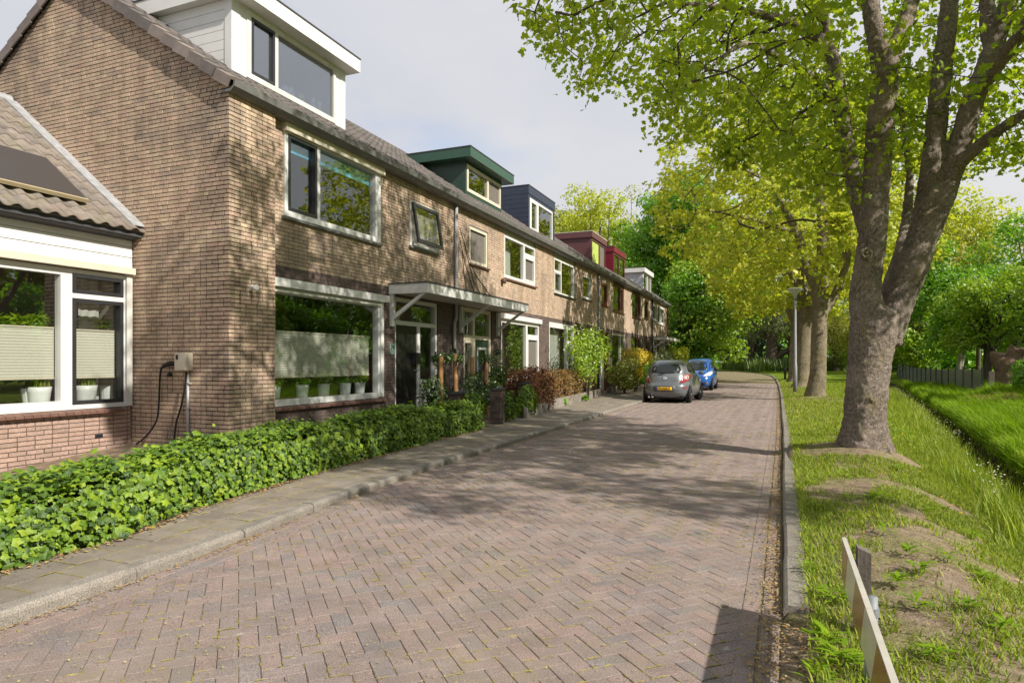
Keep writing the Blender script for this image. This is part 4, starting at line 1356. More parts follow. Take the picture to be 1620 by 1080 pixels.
# ------------------------------------------------------------------ trees
def colonize(nodes, parents, A, step=0.3, infl=2.2, kill=0.55, iters=70, sag=0.0):
    nodes = [np.array(p, float) for p in nodes]
    parents = list(parents)
    A = np.asarray(A, float)
    arr = np.array(nodes)
    D = np.full(len(A), 1e9); I = np.zeros(len(A), int)
    for k in range(0, len(arr)):
        d = np.linalg.norm(A - arr[k], axis=1)
        m = d < D
        D[m], I[m] = d[m], k
    alive = D > kill
    for it in range(iters):
        act = alive & (D < infl)
        if not act.any():
            infl *= 1.4
            act = alive & (D < infl)
            if not act.any():
                break
        ids = np.unique(I[act])
        new = []
        for i in ids:
            m = act & (I == i)
            v = unit(A[m] - nodes[i]).sum(0)
            v = v / max(np.linalg.norm(v), 1e-6) + rng.normal(0, .12, 3)
            v[2] -= sag
            p = nodes[i] + v / np.linalg.norm(v) * step
            new.append((i, p))
        for i, p in new:
            k = len(nodes)
            nodes.append(p); parents.append(i)
            d = np.linalg.norm(A - p, axis=1)
            m = d < D
            D[m], I[m] = d[m], k
        alive &= D > kill
        if not alive.any():
            break
    return np.array(nodes), parents

def branch_mesh(nodes, parents, first, r_tip=0.006, expo=2.3, sides=5, rmax=0.16):
    n = len(nodes)
    acc = np.zeros(n)
    kids = np.zeros(n, int)
    for i in range(n - 1, -1, -1):
        if acc[i] == 0:
            acc[i] = r_tip ** expo
        if parents[i] >= 0:
            acc[parents[i]] += acc[i]
            kids[parents[i]] += 1
    rad = np.minimum(acc ** (1 / expo), rmax)
    a = [i for i in range(first, n) if parents[i] >= 0]
    P1 = nodes[a]; P0 = nodes[[parents[i] for i in a]]
    r1 = rad[a]; r0 = np.minimum(rad[[parents[i] for i in a]], r1 * 1.5)
    d = unit(P1 - P0)
    ref = np.where(np.abs(d[:, 2:3]) < .9, np.array([[0, 0, 1.0]]), np.array([[1.0, 0, 0]]))
    u = unit(np.cross(d, ref)); w_ = np.cross(d, u)
    V = []
    for k in range(sides):
        t = 2 * math.pi * k / sides
        q = u * math.cos(t) + w_ * math.sin(t)
        V.append(P0 - d * 0.01 + q * r0[:, None]); V.append(P1 + q * r1[:, None])
    V = np.stack(V, 1)
    f = np.array([(2 * k, 2 * ((k + 1) % sides), 2 * ((k + 1) % sides) + 1, 2 * k + 1) for k in range(sides)])
    F = (np.arange(len(a))[:, None, None] * (2 * sides) + f[None]).reshape(-1, 4)
    return V.reshape(-1, 3), F, rad, kids

def limb_tube(mb, path, n=14, sub=4):
    """smooth tube through (x, y, z, r) points"""
    P = [np.array(p, float) for p in path]
    Q = []
    for i in range(len(P) - 1):
        p0, p1, p2, p3 = P[max(i - 1, 0)], P[i], P[i + 1], P[min(i + 2, len(P) - 1)]
        for k in range(sub):
            t = k / sub
            Q.append(0.5 * ((2 * p1) + (-p0 + p2) * t + (2 * p0 - 5 * p1 + 4 * p2 - p3) * t * t + (-p0 + 3 * p1 - 3 * p2 + p3) * t ** 3))
    Q.append(P[-1])
    mb.tube([q[:3] for q in Q], [max(q[3], .004) for q in Q], n)
    return Q

def fuse(o, voxel, smooth=6, disp=0.0, dscale=0.12):
    r = o.modifiers.new('union', 'REMESH')
    r.mode = 'VOXEL'
    r.voxel_size = voxel
    r.use_smooth_shade = True
    s = o.modifiers.new('soften', 'SMOOTH')
    s.factor = 0.5
    s.iterations = smooth
    if disp:
        tx = bpy.data.textures.new('bark_relief', 'CLOUDS')
        tx.noise_scale = dscale
        tx.noise_depth = 4
        d = o.modifiers.new('relief', 'DISPLACE')
        d.texture = tx
        d.texture_coords = 'LOCAL'
        d.strength = disp
        d.mid_level = 0.5

def blob_points(C, Rd, n, shell=0.5):
    d = unit(rng.standard_normal((n, 3)))
    r = (shell + (1 - shell) * rng.random(n)) ** 0.7
    return np.asarray(C) + d * r[:, None] * np.asarray(Rd)

def street_tree(name_label, limbs, centre, radii, zmin, natt, leaf, lsize, tmpl, per, bark, group, base, nparts=0, cat='tree', zone=None, voxel=0.05, step=0.32, kill=0.6, racemes=0, trunk_disp=0.03, tips=3, thin=1.0, extra=None, roots=0):
    """limbs: list of [(x,y,z,r), ...]; the first is the trunk"""
    t = thing('street_tree', name_label, cat, base, group)
    mb = MB()
    nodes, parents = [], []
    for li, lm in enumerate(limbs):
        Q = limb_tube(mb, lm, 18 if li == 0 else 12)
        prev = -1
        for q in Q[(0 if li else len(Q) // 2)::2]:
            nodes.append(q[:3]); parents.append(prev)
            prev = len(nodes) - 1
    for k in range(roots):
        a = 2 * math.pi * (k + .3 * random.random()) / roots
        x0, y0, z0 = base
        q = random.uniform(.28, .40)
        limb_tube(mb, [(x0 + .14 * math.cos(a), y0 + .14 * math.sin(a), z0 + .42, .13), (x0 + .22 * math.cos(a), y0 + .22 * math.sin(a), z0 + .12, .11), (x0 + q * math.cos(a + .1), y0 + q * math.sin(a + .1), z0 - .14, .05)], 10)
    trunk = mb.build('trunk', M[bark], t)
    fuse(trunk, voxel, 3, trunk_disp, .07 if roots else .12)
    A = blob_points(centre, radii, natt, 0.35)
    if zone is not None:
        A = A[zone(A)]
    if extra is not None:
        A = np.concatenate([A, extra])
    A = A[A[:, 2] > zmin + 0.5 * rng.random(len(A))]
    nf = len(nodes)
    nodes, parents = colonize(nodes, parents, A, step, 2.5, kill, 80, 0.06)
    V, F, rad, kids = branch_mesh(nodes, parents, nf, 0.006)
    br = put('branches', V, F, M['twig'], t, smooth=True)
    br['kind'] = 'stuff'
    tip = np.where((rad < 0.006 * 1.9))[0]
    tip = tip[tip >= nf]
    P = np.repeat(nodes[tip], per, axis=0)
    if thin < 1:
        P = P[rng.random(len(P)) < thin]
    P = P + np.clip(rng.normal(0, 0.16, P.shape), -.27, .27) * np.array([1, 1, 0.8]) - np.array([0, 0, 0.06])
    N = rng.normal(0, 0.55, P.shape) + np.array([0, 0, 0.75]) + 0.35 * unit(P - np.asarray(centre))
    S = lsize * rng.uniform(0.65, 1.2, len(P))
    if nparts:
        near = np.array([(S[i] / max(proj(P[i])[2], 1)) if shows(P[i], 0) else 0 for i in range(len(P))])
        o_ = np.argsort(-near)
        big, rest = o_[:nparts], o_[nparts:]
        leaf_parts('leaf', P[big], N[big], S[big], tmpl, LM[leaf], t)
        P, N, S = P[rest], N[rest], S[rest]
    V, F = leaf_arrays(P, N, S, tmpl)
    cr_ = put('crown', V, F, LM[leaf], t)
    cr_['kind'] = 'stuff'
    if racemes:
        k = rng.choice(len(nodes[tip]), min(racemes, len(tip)), replace=False)
        Pk = nodes[tip][k]
        rows = []
        for j in range(7):
            rows.append(Pk + np.array([0, 0, -0.05 - 0.022 * j]) + rng.normal(0, .008, Pk.shape))
        PP = np.concatenate(rows)
        V, F = leaf_arrays(PP, rng.standard_normal(PP.shape), 0.045, FOLD)
        put('flower_racemes', V, F, LM['raceme'], t)['kind'] = 'stuff'
    return t, nodes

def L3(*pts):
    """limb through (u, v, Z, r) of the survey"""
    return [(*at(u, v, Z), r) for u, v, Z, r in pts]
G1 = 'sycamores along the road'
B1 = at(1368, 722, 9.35)
bx, by = B1.x, B1.y
bz = float(gz(bx, by))
trunk = [(bx - .02, by, bz - 0.25, .42), (bx - .02, by, bz + 0.0, .345), (bx, by, bz + .22, .295), *L3((1369, 640, 9.35, .275), (1377, 560, 9.35, .285), (1383, 520, 9.35, .315), (1386, 490, 9.35, .29))]
limbs = [trunk,
    L3((1378, 530, 9.35, .25), (1369, 470, 9.33, .215), (1373, 428, 9.3, .19), (1379, 385, 9.25, .185), (1386, 300, 9.2, .175), (1392, 200, 9.1, .175), (1400, 118, 9.0, .17), (1382, 40, 8.95, .115), (1366, -60, 8.9, .10), (1345, -220, 8.7, .06)),
    L3((1396, 135, 9.0, .14), (1424, 60, 9.05, .11), (1446, -10, 9.1, .095), (1490, -160, 9.2, .06)),
    L3((1394, 540, 9.4, .26), (1420, 475, 9.45, .225), (1441, 428, 9.45, .21), (1459, 375, 9.5, .20), (1468, 320, 9.5, .17), (1478, 230, 9.55, .14), (1489, 120, 9.6, .135), (1503, 0, 9.6, .115), (1515, -170, 9.6, .07)),
    L3((1459, 380, 9.5, .19), (1490, 318, 9.45, .155), (1515, 240, 9.4, .15), (1541, 155, 9.3, .14), (1572, 75, 9.2, .125), (1597, -5, 9.1, .11), (1640, -150, 8.9, .06)),
    L3((1505, 270, 9.4, .10), (1560, 222, 9.0, .08), (1620, 180, 8.6, .065), (1710, 130, 8.1, .045), (1800, 60, 7.6, .02)),
    L3((1572, 78, 9.2, .11), (1562, 40, 9.5, .10), (1560, -40, 9.8, .08), (1540, -150, 10.3, .04)),
    L3((1378, 380, 9.5, .13), (1358, 320, 9.9, .12), (1342, 240, 10.2, .115), (1325, 150, 10.4, .13), (1312, 85, 10.4, .12), (1268, 45, 10.2, .09), (1224, 28, 10.0, .07), (1130, 10, 9.6, .04), (1050, 5, 9.2, .02)),
    L3((1330, 175, 10.4, .09), (1290, 125, 9.9, .06), (1245, 98, 9.4, .05), (1180, 70, 8.8, .035), (1120, 110, 8.3, .025), (1060, 150, 7.9, .012)),
    L3((1312, 85, 10.4, .08), (1300, 20, 10.2, .08), (1270, -60, 9.8, .07), (1190, -120, 9.2, .05), (1060, -110, 8.4, .04), (940, -50, 7.8, .025), (880, 20, 7.5, .012)),
    L3((1400, 470, 9.7, .10), (1424, 400, 10.2, .09), (1436, 330, 10.6, .075), (1438, 270, 10.8, .06), (1425, 170, 11.0, .04)),
    L3((1366, -60, 8.9, .08), (1300, -160, 8.3, .06), (1180, -200, 7.4, .04), (1060, -160, 6.8, .02)),
    L3((1640, -150, 8.9, .06), (1760, -220, 8.0, .05), (1950, -200, 7.0, .03)),
    L3((1515, -170, 9.6, .06), (1540, -300, 9.0, .05), (1500, -420, 8.0, .03)),
    [(*at(1541, 155, 9.3), .09), (3.4, 7.6, 6.2, .07), (4.4, 6.2, 5.6, .05), (5.2, 5.4, 5.3, .02)],
]
tc1 = np.array([1.3, 9.6, 7.6])
def zone1(A):
    keep = np.ones(len(A), bool)
    keep &= (A[:, 2] < 7.6) | (rng.random(len(A)) < .5)
    for i, p in enumerate(A):
        u, v, Z = proj(p)
        if Z > 0.5:
            # the light gap under the near boughs and the open sky beside the crown
            if u < 800 + 0.0 or Z < 3.0:
                keep[i] = Z > 3.0 and v < -40
            lim = np.interp(u, [780, 850, 930, 985, 1035, 1100, 1180, 1260, 1330, 1420, 1500, 1620], [40, 130, 165, 120, 235, 225, 270, 330, 330, 250, 240, 310])
            if v > lim:
                keep[i] = False
            if Z < 9.4 and 1320 < u < 1640 and v > -120 and random.random() > .10:
                keep[i] = False
    return keep
tree1, n1 = street_tree('big sycamore with a thick forked trunk nearest on the grass verge', limbs, tc1, (5.2, 6.2, 4.0), 3.0, 5200, 'syc', 0.118, MAPLE, 14, 'bark', G1, (bx, by, bz), nparts=300, zone=zone1, voxel=0.022, step=0.25, kill=0.33, racemes=700, trunk_disp=0.045, roots=7, extra=np.concatenate([blob_points((5.7, 5.2, 5.4), (2.0, 1.1, 1.0), 190, .2), blob_points((3.4, 3.9, 5.6), (1.2, .8, .8), 80, .2), blob_points((3.8, 7.4, 6.2), (2.2, 1.6, 1.3), 150, .2)]))
MB().lathe([(0.07, -.03), (0.085, 0.0), (0.06, 0.02), (0.03, 0.0), (0.012, 0.012)], (0, 0, 0), 16).build('branch_scar', M['bark2'], tree1, local=True).matrix_local = Matrix.Translation(at(1371, 401, 9.05) - WO[tree1.name]) @ Vector((0.15, -1, 0.1)).to_track_quat('Z', 'Y').to_matrix().to_4x4()

def std_limbs(b, top, r, nl=5, fork=3.2, spread=3.2, seed=0, lean=0.0):
    rs = random.Random(seed)
    x, y, z = b
    out = [[(x, y, z - .2, r * 1.5), (x, y, z + .05, r * 1.3), (x + lean * .1, y, z + .4, r * 1.02), (x + lean * .5, y, z + fork * .6, r * .92), (x + lean, y, z + fork, r * .98)]]
    for k in range(nl):
        a = 2 * math.pi * (k + rs.random() * .5) / nl
        s = spread * rs.uniform(.35, 1.0)
        h = top * rs.uniform(.7, .92)
        q = r * rs.uniform(.5, .7)
        out.append([(x + lean * .95, y, z + fork * .8, q * 1.1), (x + lean + .25 * s * math.cos(a), y + .25 * s * math.sin(a), z + fork + (h - fork) * .25, q),
                    (x + lean + .55 * s * math.cos(a + .3), y + .55 * s * math.sin(a + .3), z + fork + (h - fork) * .55, q * .7),
                    (x + lean + .9 * s * math.cos(a + .1), y + .9 * s * math.sin(a + .1), z + h, q * .3)])
    return out
b2 = at(1290, 632, 24.0); b2.z = float(gz(b2.x, b2.y))
tl2 = [[(b2.x, b2.y, b2.z - .2, .48), (b2.x, b2.y, b2.z + .1, .36), *L3((1294, 590, 24, .29), (1296, 520, 24, .27), (1298, 460, 24, .27), (1300, 420, 24, .25))],
       L3((1297, 470, 24, .2), (1276, 420, 24.2, .17), (1262, 370, 24.4, .15), (1240, 330, 24.3, .11), (1215, 290, 24, .07), (1160, 260, 23.6, .04)),
       L3((1300, 440, 24, .24), (1302, 370, 24, .2), (1296, 300, 24, .15), (1290, 220, 24, .1), (1280, 120, 24, .05)),
       L3((1300, 500, 24, .16), (1328, 452, 24, .15), (1342, 400, 24, .13), (1352, 330, 24.1, .1), (1370, 240, 24.4, .06)),
       L3((1262, 370, 24.4, .1), (1200, 350, 23.5, .07), (1130, 335, 22.5, .04), (1080, 330, 21.8, .02)),
       L3((1352, 330, 24.1, .08), (1400, 290, 24.6, .06), (1470, 270, 25, .03))]
street_tree('golden leaved sycamore just behind the street lamp with bare greenish trunk', tl2, (b2.x - .6, b2.y, 7.6), (5.6, 5.6, 4.6), 3.9, 2600, 'gold', 0.22, MAPLE, 10, 'bark2', G1, (b2.x, b2.y, b2.z), voxel=0.05, step=.38, kill=.5, trunk_disp=.04, zone=lambda A: np.array([proj(p)[1] < np.interp(proj(p)[0], [1050, 1150, 1290, 1300, 1500], [400, 425, 425, 470, 420]) for p in A]))
for i, (u, v, Z, seed, lab) in enumerate([(1268, 612, 34.5, 3, 'sycamore with orange bracket fungus marks behind the lamp post'), (1256, 604, 44.0, 5, 'darker sycamore trunk furthest along the grass verge')]):
    b = at(u, v, Z); b.z = float(gz(b.x, b.y))
    street_tree(lab, std_limbs(b, 10.5, .40 - .02 * i, 5, 4.2, 4.2, seed, .2), (b.x - .4, b.y, 8.0), (5.6, 5.6, 5.0), 4.2, 1200, 'gold', 0.34, FOLD, 12, 'bark2', G1, (b.x, b.y, b.z), voxel=.07, step=.5, kill=.7)
# ------------------------------------------------------------------ trees further off
def far_tree(name, label, group, base, height, rad, bottom, leaf, n, size, nb=16, bark='bark_far', tr=0.25, tmpl=FOLD, stems=1, cat='tree', shell=0.35, lean=0.0, droop=0.0, flat=0.8):
    base = Vector(base)
    t = thing(name, label, cat, base, group)
    C = []
    cz = (bottom + height) / 2
    hz = (height - bottom) / 2
    for k in range(nb):
        d = unit(rng.standard_normal((1, 3)))[0]
        q = (0.35 + 0.55 * rng.random())
        taper = 1.0
        zz = cz + d[2] * hz * q * 1.05
        C.append((base.x + lean + d[0] * rad * q * taper, base.y + d[1] * rad * q, base.z + zz))
    C = np.array(C)
    per = n // nb
    P, N = [], []
    for c in C:
        r = rad * rng.uniform(.32, .5)
        pts = blob_points(c, (r, r, r * flat), per, shell)
        if droop:
            pts[:, 2] -= droop * rng.random(per) ** 2
        P.append(pts)
        N.append(unit(pts - c) * .6 + rng.normal(0, .5, pts.shape) + np.array([0, 0, .5]))
    P, N = np.concatenate(P), np.concatenate(N)
    m = P[:, 2] > base.z + bottom * .6
    P, N = P[m], N[m]
    S = size * rng.uniform(.6, 1.3, len(P))
    V, F = leaf_arrays(P, N, S, tmpl)
    mb = MB()
    for s in range(stems):
        ox, oy = (random.uniform(-.6, .6), random.uniform(-.6, .6)) if stems > 1 else (0, 0)
        limb_tube(mb, [(base.x + ox * .3, base.y + oy * .3, base.z - .2, tr * 1.5), (base.x + ox * .4, base.y + oy * .4, base.z + .3, tr * 1.1), (base.x + ox + lean * .3, base.y + oy, base.z + bottom, tr * .9), (base.x + ox * 1.5 + lean, base.y + oy, base.z + height * .75, tr * .3)], 9, 3)
    mb.build('trunk', M[bark], t, smooth=True)
    lm = MB()
    for c in C:
        a = Vector((base.x + lean * .6, base.y, base.z + bottom + .2 * (c[2] - base.z - bottom)))
        m_ = a.lerp(Vector(c), .5) + Vector((random.uniform(-.3, .3), random.uniform(-.3, .3), random.uniform(0, .5)))
        limb_tube(lm, [(*a, tr * .45), (*m_, tr * .3), (*c, tr * .1)], 6, 3)
    o = lm.build('limbs', M[bark], t, smooth=True)
    o['kind'] = 'stuff'
    cr_ = put('crown', V, F, LM[leaf], t)
    cr_['kind'] = 'stuff'
    return t
def gpos(u, Z, zoff=0.0):
    p = at(u, 600, Z)
    return (p.x, p.y, float(gz(p.x, p.y)) + zoff)
def top_h(v, Z, base):
    return EYE + (PY0 - v) / FPX * Z - base[2]
G2 = 'trees beyond the end of the road'
spec = [  # u, Z, v of the top, radius, crown bottom, leaf, count, size, label
    (868, 80, 306, 5.0, 4, 'spring', 5200, .34, 'thin pale spring tree at the left end of the wood behind the roofs'),
    (905, 78, 284, 5.4, 3, 'gold', 8500, .36, 'tall yellow green tree behind the slate blue dormer'),
    (950, 72, 284, 5.6, 3, 'gold', 9000, .36, 'yellow green tree rising over the maroon dormer'),
    (992, 101, 290, 4.8, 5, 'spring', 2600, .34, 'nearly bare tree showing sky between its twigs over the wine red dormer'),
    (1010, 70, 306, 4.4, 3, 'mid', 6500, .34, 'mid green tree between the bare tree and the dense dark one'),
    (1062, 60, 292, 4.6, 1.0, 'mid', 15000, .32, 'dense dark green tree beyond the last house'),
    (1102, 58, 262, 5.8, 2.0, 'mid', 15000, .34, 'tallest dense green tree left of the golden sycamores'),
    (1092, 52, 430, 3.2, 0.6, 'mid', 8000, .28, 'low leafy green tree filling the space behind the blue car'),
    (1104, 53.5, 395, 4.6, 1.8, 'lime', 9500, .28, 'bright green tree with low boughs over the road bend'),
    (1190, 72, 350, 5.6, 2.4, 'lime', 8500, .34, 'bright green tree behind the willow'),
    (1250, 84, 300, 7.0, 2.0, 'spring', 9000, .38, 'pale green tree behind the lamp post'),
    (1345, 86, 310, 7.0, 2.0, 'mid', 9000, .38, 'green tree between the two nearest trunks'),
]
for u, Z, v, rd, bt, lf, n, sz, lab in spec:
    b = gpos(u, Z)
    far_tree('tree', lab, G2, b, top_h(v, Z, b), rd, bt, lf, n, sz, nb=22, tr=.28, flat=.75, lean=1.6 if 'low boughs' in lab else 0)
for u, Z, v, rd, lab in [(1168, 80, 520, 3.2, 'dark conifer left of the willow trunk'), (1205, 86, 505, 3.6, 'dark conifer behind the willow trunk'), (1110, 91, 515, 3.5, 'dark evergreen low behind the bright green tree')]:
    b = gpos(u, Z)
    far_tree('conifer', lab, G2, b, top_h(v, Z, b), rd, 0.2, 'dark', 3500, .30, nb=14, tr=.2)
# willows
b = gpos(1221, 68)
wl = far_tree('willow_tree', 'old willow with pale grey green leaves and a dark leaning trunk', None, b, 8.6, 3.3, 3.0, 'pale', 7000, .34, nb=16, tr=.62, tmpl=LANCE, droop=.6)
mbw = MB(); limb_tube(mbw, [(b[0], b[1], b[2] + 1.2, .4), (b[0] + 1.6, b[1], b[2] + 2.2, .26), (b[0] + 3.6, b[1], b[2] + 4.2, .12)], 8, 3)
mbw.build('bough', M['bark_far'], wl, smooth=True)
for u, Z, lab in ((1322, 66, 'weeping willow seen between the two big trunks'), (1385, 74, 'weeping willow half hidden by the big trunk')):
    b = gpos(u, Z)
    far_tree('willow_tree', lab, None, b, 9.5, 3.8, 1.0, 'spring', 8000, .4, nb=18, tr=.3, tmpl=LANCE, droop=3.2)
# right bank
G3 = 'trees along the far bank'
spec = [
    (1452, 56, 385, 4.0, 1.0, 'lime', 10000, .28, 'bright green tree right of the big trunk behind the dark fence', 1),
    (1425, 66, 400, 4.4, 0.6, 'mid', 8000, .32, 'dark green shady tree close behind the big trunk', 1),
    (1505, 44, 385, 3.1, 1.7, 'mid', 9500, .24, 'green tree with two thin stems over the fence', 2),
    (1480, 72, 238, 6.8, 4.5, 'gold', 13000, .38, 'bright yellow tree rising behind the far bank trees', 1),
    (1548, 64, 335, 5.4, 1.5, 'spring', 11000, .34, 'pale green tree behind the twin stemmed tree', 1),
    (1562, 38, 415, 2.9, 1.6, 'lime', 8000, .22, 'bright green tree leaning over the pollard stump', 1),
    (1630, 54, 305, 4.4, 1.0, 'mid', 13000, .30, 'dark green tree at the right edge against the sky', 1),
    (1605, 47, 400, 3.2, 1.0, 'mid', 8000, .26, 'green tree behind the stump', 1),
]
for u, Z, v, rd, bt, lf, n, sz, lab, st in spec:
    b = gpos(u, Z)
    far_tree('tree', lab, G3, b, top_h(v, Z, b), rd, bt, lf, n, sz, nb=18, tr=.14 if st > 1 else .22, stems=st, bark='bark_pale' if st > 1 else 'bark_far')
# trees beside the road that the windows mirror (out of the frame to the right)
garden = [(17, 29, 9.5, 3.0, 'mid', 'round green garden tree across the ditch'), (18.5, 35, 10.5, 3.4, 'lime', 'tall bright garden tree across the ditch'), (20, 41, 11, 3.6, 'mid', 'dense garden tree beside the pollard'),
    (17.5, 22, 8.5, 2.8, 'spring', 'pale garden tree across the ditch'), (19, 15, 8.5, 3.0, 'mid', 'dark garden tree opposite the low house'), (18.5, 9, 7.5, 2.6, 'lime', 'small bright garden tree opposite the low house'),
    (24, 28, 13, 4.4, 'mid', 'dense tall tree behind the garden trees'), (27, 37, 15, 5, 'lime', 'tallest tree behind the garden trees'), (26, 19, 13, 4.4, 'lime', 'tall bright tree behind the pale garden tree'), (25, 3, 11, 4, 'mid', 'broad tree furthest to the side of the road'), (29, 46, 15, 5, 'mid', 'tall dark tree past the pollard'), (28, 10, 13, 4.5, 'mid', 'tall tree behind the small bright one')]
garden += [(14, 20.5, 5.0, 2.2, 'mid', 'low dense tree nearest the ditch across the road'), (14.5, 25, 5.6, 2.4, 'lime', 'low bright tree second along the ditch garden'), (15, 29.5, 5.2, 2.3, 'mid', 'low round tree third along the ditch garden'), (15.5, 33.5, 5.8, 2.4, 'lime', 'low bright tree beside the brushwood'), (16.5, 38, 6, 2.6, 'mid', 'low dense tree right of the pollard stump'), (18.5, 45, 11, 3.6, 'lime', 'tall bright tree past the pollard stump'), (20.5, 52, 12, 4, 'mid', 'tall round tree far past the pollard stump'), (24, 58, 15, 5, 'mid', 'tallest tree far past the pollard stump')]
for x, y, hh, rd, lf, lab in garden:
    far_tree('tree', lab, 'garden trees across the ditch', (x, y, float(gz(x, y))), hh, rd, 0.5, lf, 3600, .38, nb=16, tr=.2)
# the far wood, one mass
P = []
for k in range(130):
    a = rng.uniform(-0.75, 0.75)
    u = rng.uniform(560, 1900)
    Z = rng.uniform(105, 150)
    p = at(u, 600, Z)
    hh = rng.uniform(7, 13) if u > 1000 else rng.uniform(7, 10)
    P.append(blob_points((p.x, p.y, hh * .5), (4.5, 4.5, hh * .55), 170, .6))
for k in range(90):
    u = rng.uniform(1340, 1760)
    Z = rng.uniform(70, 92)
    p = at(u, 600, Z)
    hh = rng.uniform(3, 6)
    P.append(blob_points((p.x, p.y, hh * .45), (2.6, 2.6, hh * .55), 190, .5))
for k in range(90):
    hh = rng.uniform(3.5, 8)
    P.append(blob_points((rng.uniform(33, 41), -35 + 165 * k / 90, hh * .45), (3.2, 3.2, hh * .55), 170, .5))
P = np.concatenate(P)
V, F = leaf_arrays(P, rng.normal(0, .6, P.shape) + np.array([0, -.3, .5]), .8 * rng.uniform(.6, 1.3, len(P)), FOLD)
tag(put('far_wood', V, F, LM['mid']), kind='stuff')

# ------------------------------------------------------------------ hedges and shrubs
def hedge_points(y0, y1, front, depth, z0, top, dens, lump=0.07, prof=None):
    """points over the front, top, back and ends of a hedge, with the way out at each"""
    n = int((y1 - y0) * dens)
    y = rng.uniform(y0 - .05, y1 + .05, n)
    s = rng.random(n)
    per = top + depth + top * .55
    d = s * per
    x = np.zeros(n); z = np.zeros(n); N = np.zeros((n, 3))
    a = d < top; b = (d >= top) & (d < top + depth); c = d >= top + depth
    fr = front(y)
    x[a], z[a] = fr[a], d[a]
    N[a] = (1, 0, .25)
    x[b], z[b] = fr[b] - (d[b] - top), top
    N[b] = (.15, 0, 1)
    x[c], z[c] = fr[c] - depth, top - (d[c] - top - depth)
    N[c] = (-1, 0, .3)
    # rounded shoulders and lumps
    k = np.clip((z - top * .55) / (top * .45), 0, 1) ** 2
    tx = (x - (fr - depth / 2)) / (depth / 2)
    z = z - .10 * np.abs(tx) ** 4 * (z > top * .8)
    x = x - .10 * k * np.sign(tx) * (np.abs(tx) > .8)
    lmp = np.sin(y * 4.1 + 1) * .5 + np.sin(y * 9.7 + z * 7) * .35 + np.sin(y * 2.3) * .6
    if prof is not None:
        z = z * prof(y)
    P = np.stack([x, y, z0 + z], 1) + unit(N) * (lump * lmp)[:, None] + rng.normal(0, .035, (n, 3))
    e = (y < y0 + .12) | (y > y1 - .12)
    N[e] += np.where(y[e] > y1 - .2, 1, -1)[:, None] * np.array([0, .8, 0])
    P[e, 0] = fr[e] - depth * rng.random(e.sum()); P[e, 2] = z0 + top * rng.random(e.sum()) ** .7 * (1 if prof is None else prof(y[e]))
    return P, unit(N)
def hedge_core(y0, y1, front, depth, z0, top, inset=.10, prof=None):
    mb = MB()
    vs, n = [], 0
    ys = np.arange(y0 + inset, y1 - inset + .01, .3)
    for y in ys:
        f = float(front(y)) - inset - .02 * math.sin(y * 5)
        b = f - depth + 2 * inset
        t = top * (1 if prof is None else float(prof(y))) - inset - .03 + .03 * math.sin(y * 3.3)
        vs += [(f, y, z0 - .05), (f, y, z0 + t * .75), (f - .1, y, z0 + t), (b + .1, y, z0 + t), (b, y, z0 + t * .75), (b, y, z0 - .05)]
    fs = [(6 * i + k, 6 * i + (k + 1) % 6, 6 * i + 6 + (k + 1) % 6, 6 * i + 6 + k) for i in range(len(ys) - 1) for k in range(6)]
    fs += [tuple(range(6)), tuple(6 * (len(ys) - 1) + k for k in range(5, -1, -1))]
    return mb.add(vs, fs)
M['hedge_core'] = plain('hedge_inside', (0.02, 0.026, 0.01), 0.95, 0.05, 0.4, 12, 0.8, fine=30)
hf = lambda y: np.interp(y, [0, 2.6, 3.56, 4.42, 6.46, 10, 12], [-4.62, -4.66, -4.76, -5.0, -5.28, -5.56, -5.6]) + .05
hz0 = 0.06
iv = thing('ivy_hedge', 'long low hedge of bright green ivy beside the pavement', 'hedge', (-5.2, 6.5, hz0))
hprof = lambda y: np.interp(y, [0, 3, 4, 5, 6, 8, 11.9], [.74, .78, .92, 1.04, .92, 1.02, .92])
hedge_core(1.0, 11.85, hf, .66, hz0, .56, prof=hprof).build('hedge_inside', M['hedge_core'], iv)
P, N = hedge_points(0.9, 11.9, hf, .66, hz0, .54, 2700, .06, hprof)
# more small leaves at the foot, spilling on the paving
nf_ = 900
yf = rng.uniform(.9, 11.9, nf_)
Pf = np.stack([hf(yf) + rng.uniform(-.02, .10, nf_) * (.5 + .5 * np.sin(yf * 3)), yf, hz0 + .02 + rng.random(nf_) * .18], 1)
Nf = rng.normal(0, .4, (nf_, 3)) + np.array([.6, 0, .7])
N = N + rng.normal(0, .42, N.shape) + np.array([.12, -.1, .3])
S = np.where(rng.random(len(P)) < .25, rng.uniform(.065, .105, len(P)), rng.uniform(.034, .064, len(P)))
near = np.array([S[i] / proj(P[i])[2] * (1 if N[i, 0] > -.4 else .2) if shows(P[i], 0) else 0 for i in range(len(P))])
o_ = np.argsort(-near)
leaf_parts('ivy_leaf', P[o_[:300]], N[o_[:300]], S[o_[:300]], IVY, LM['ivy'], iv)
P, N, S = np.concatenate([P[o_[300:]], Pf]), np.concatenate([N[o_[300:]], Nf]), np.concatenate([S[o_[300:]], rng.uniform(.04, .075, nf_)])
V, F = leaf_arrays(P, N, S, IVY)
put('ivy', V, F, LM['ivy'], iv)['kind'] = 'stuff'
# bare soil at the hedge foot
mb = MB(); vs = []
ys = np.arange(.5, 12.2, .3)
for y in ys:
    vs += [(float(hf(y)) - .5, y, .079), (float(hf(y)) + .07 + .05 * math.sin(y * 3.7), y, .078)]
mb.add(vs, [(2 * i, 2 * i + 1, 2 * i + 3, 2 * i + 2) for i in range(len(ys) - 1)])
tag(mb.build('soil_strip', M['soil']), kind='structure')

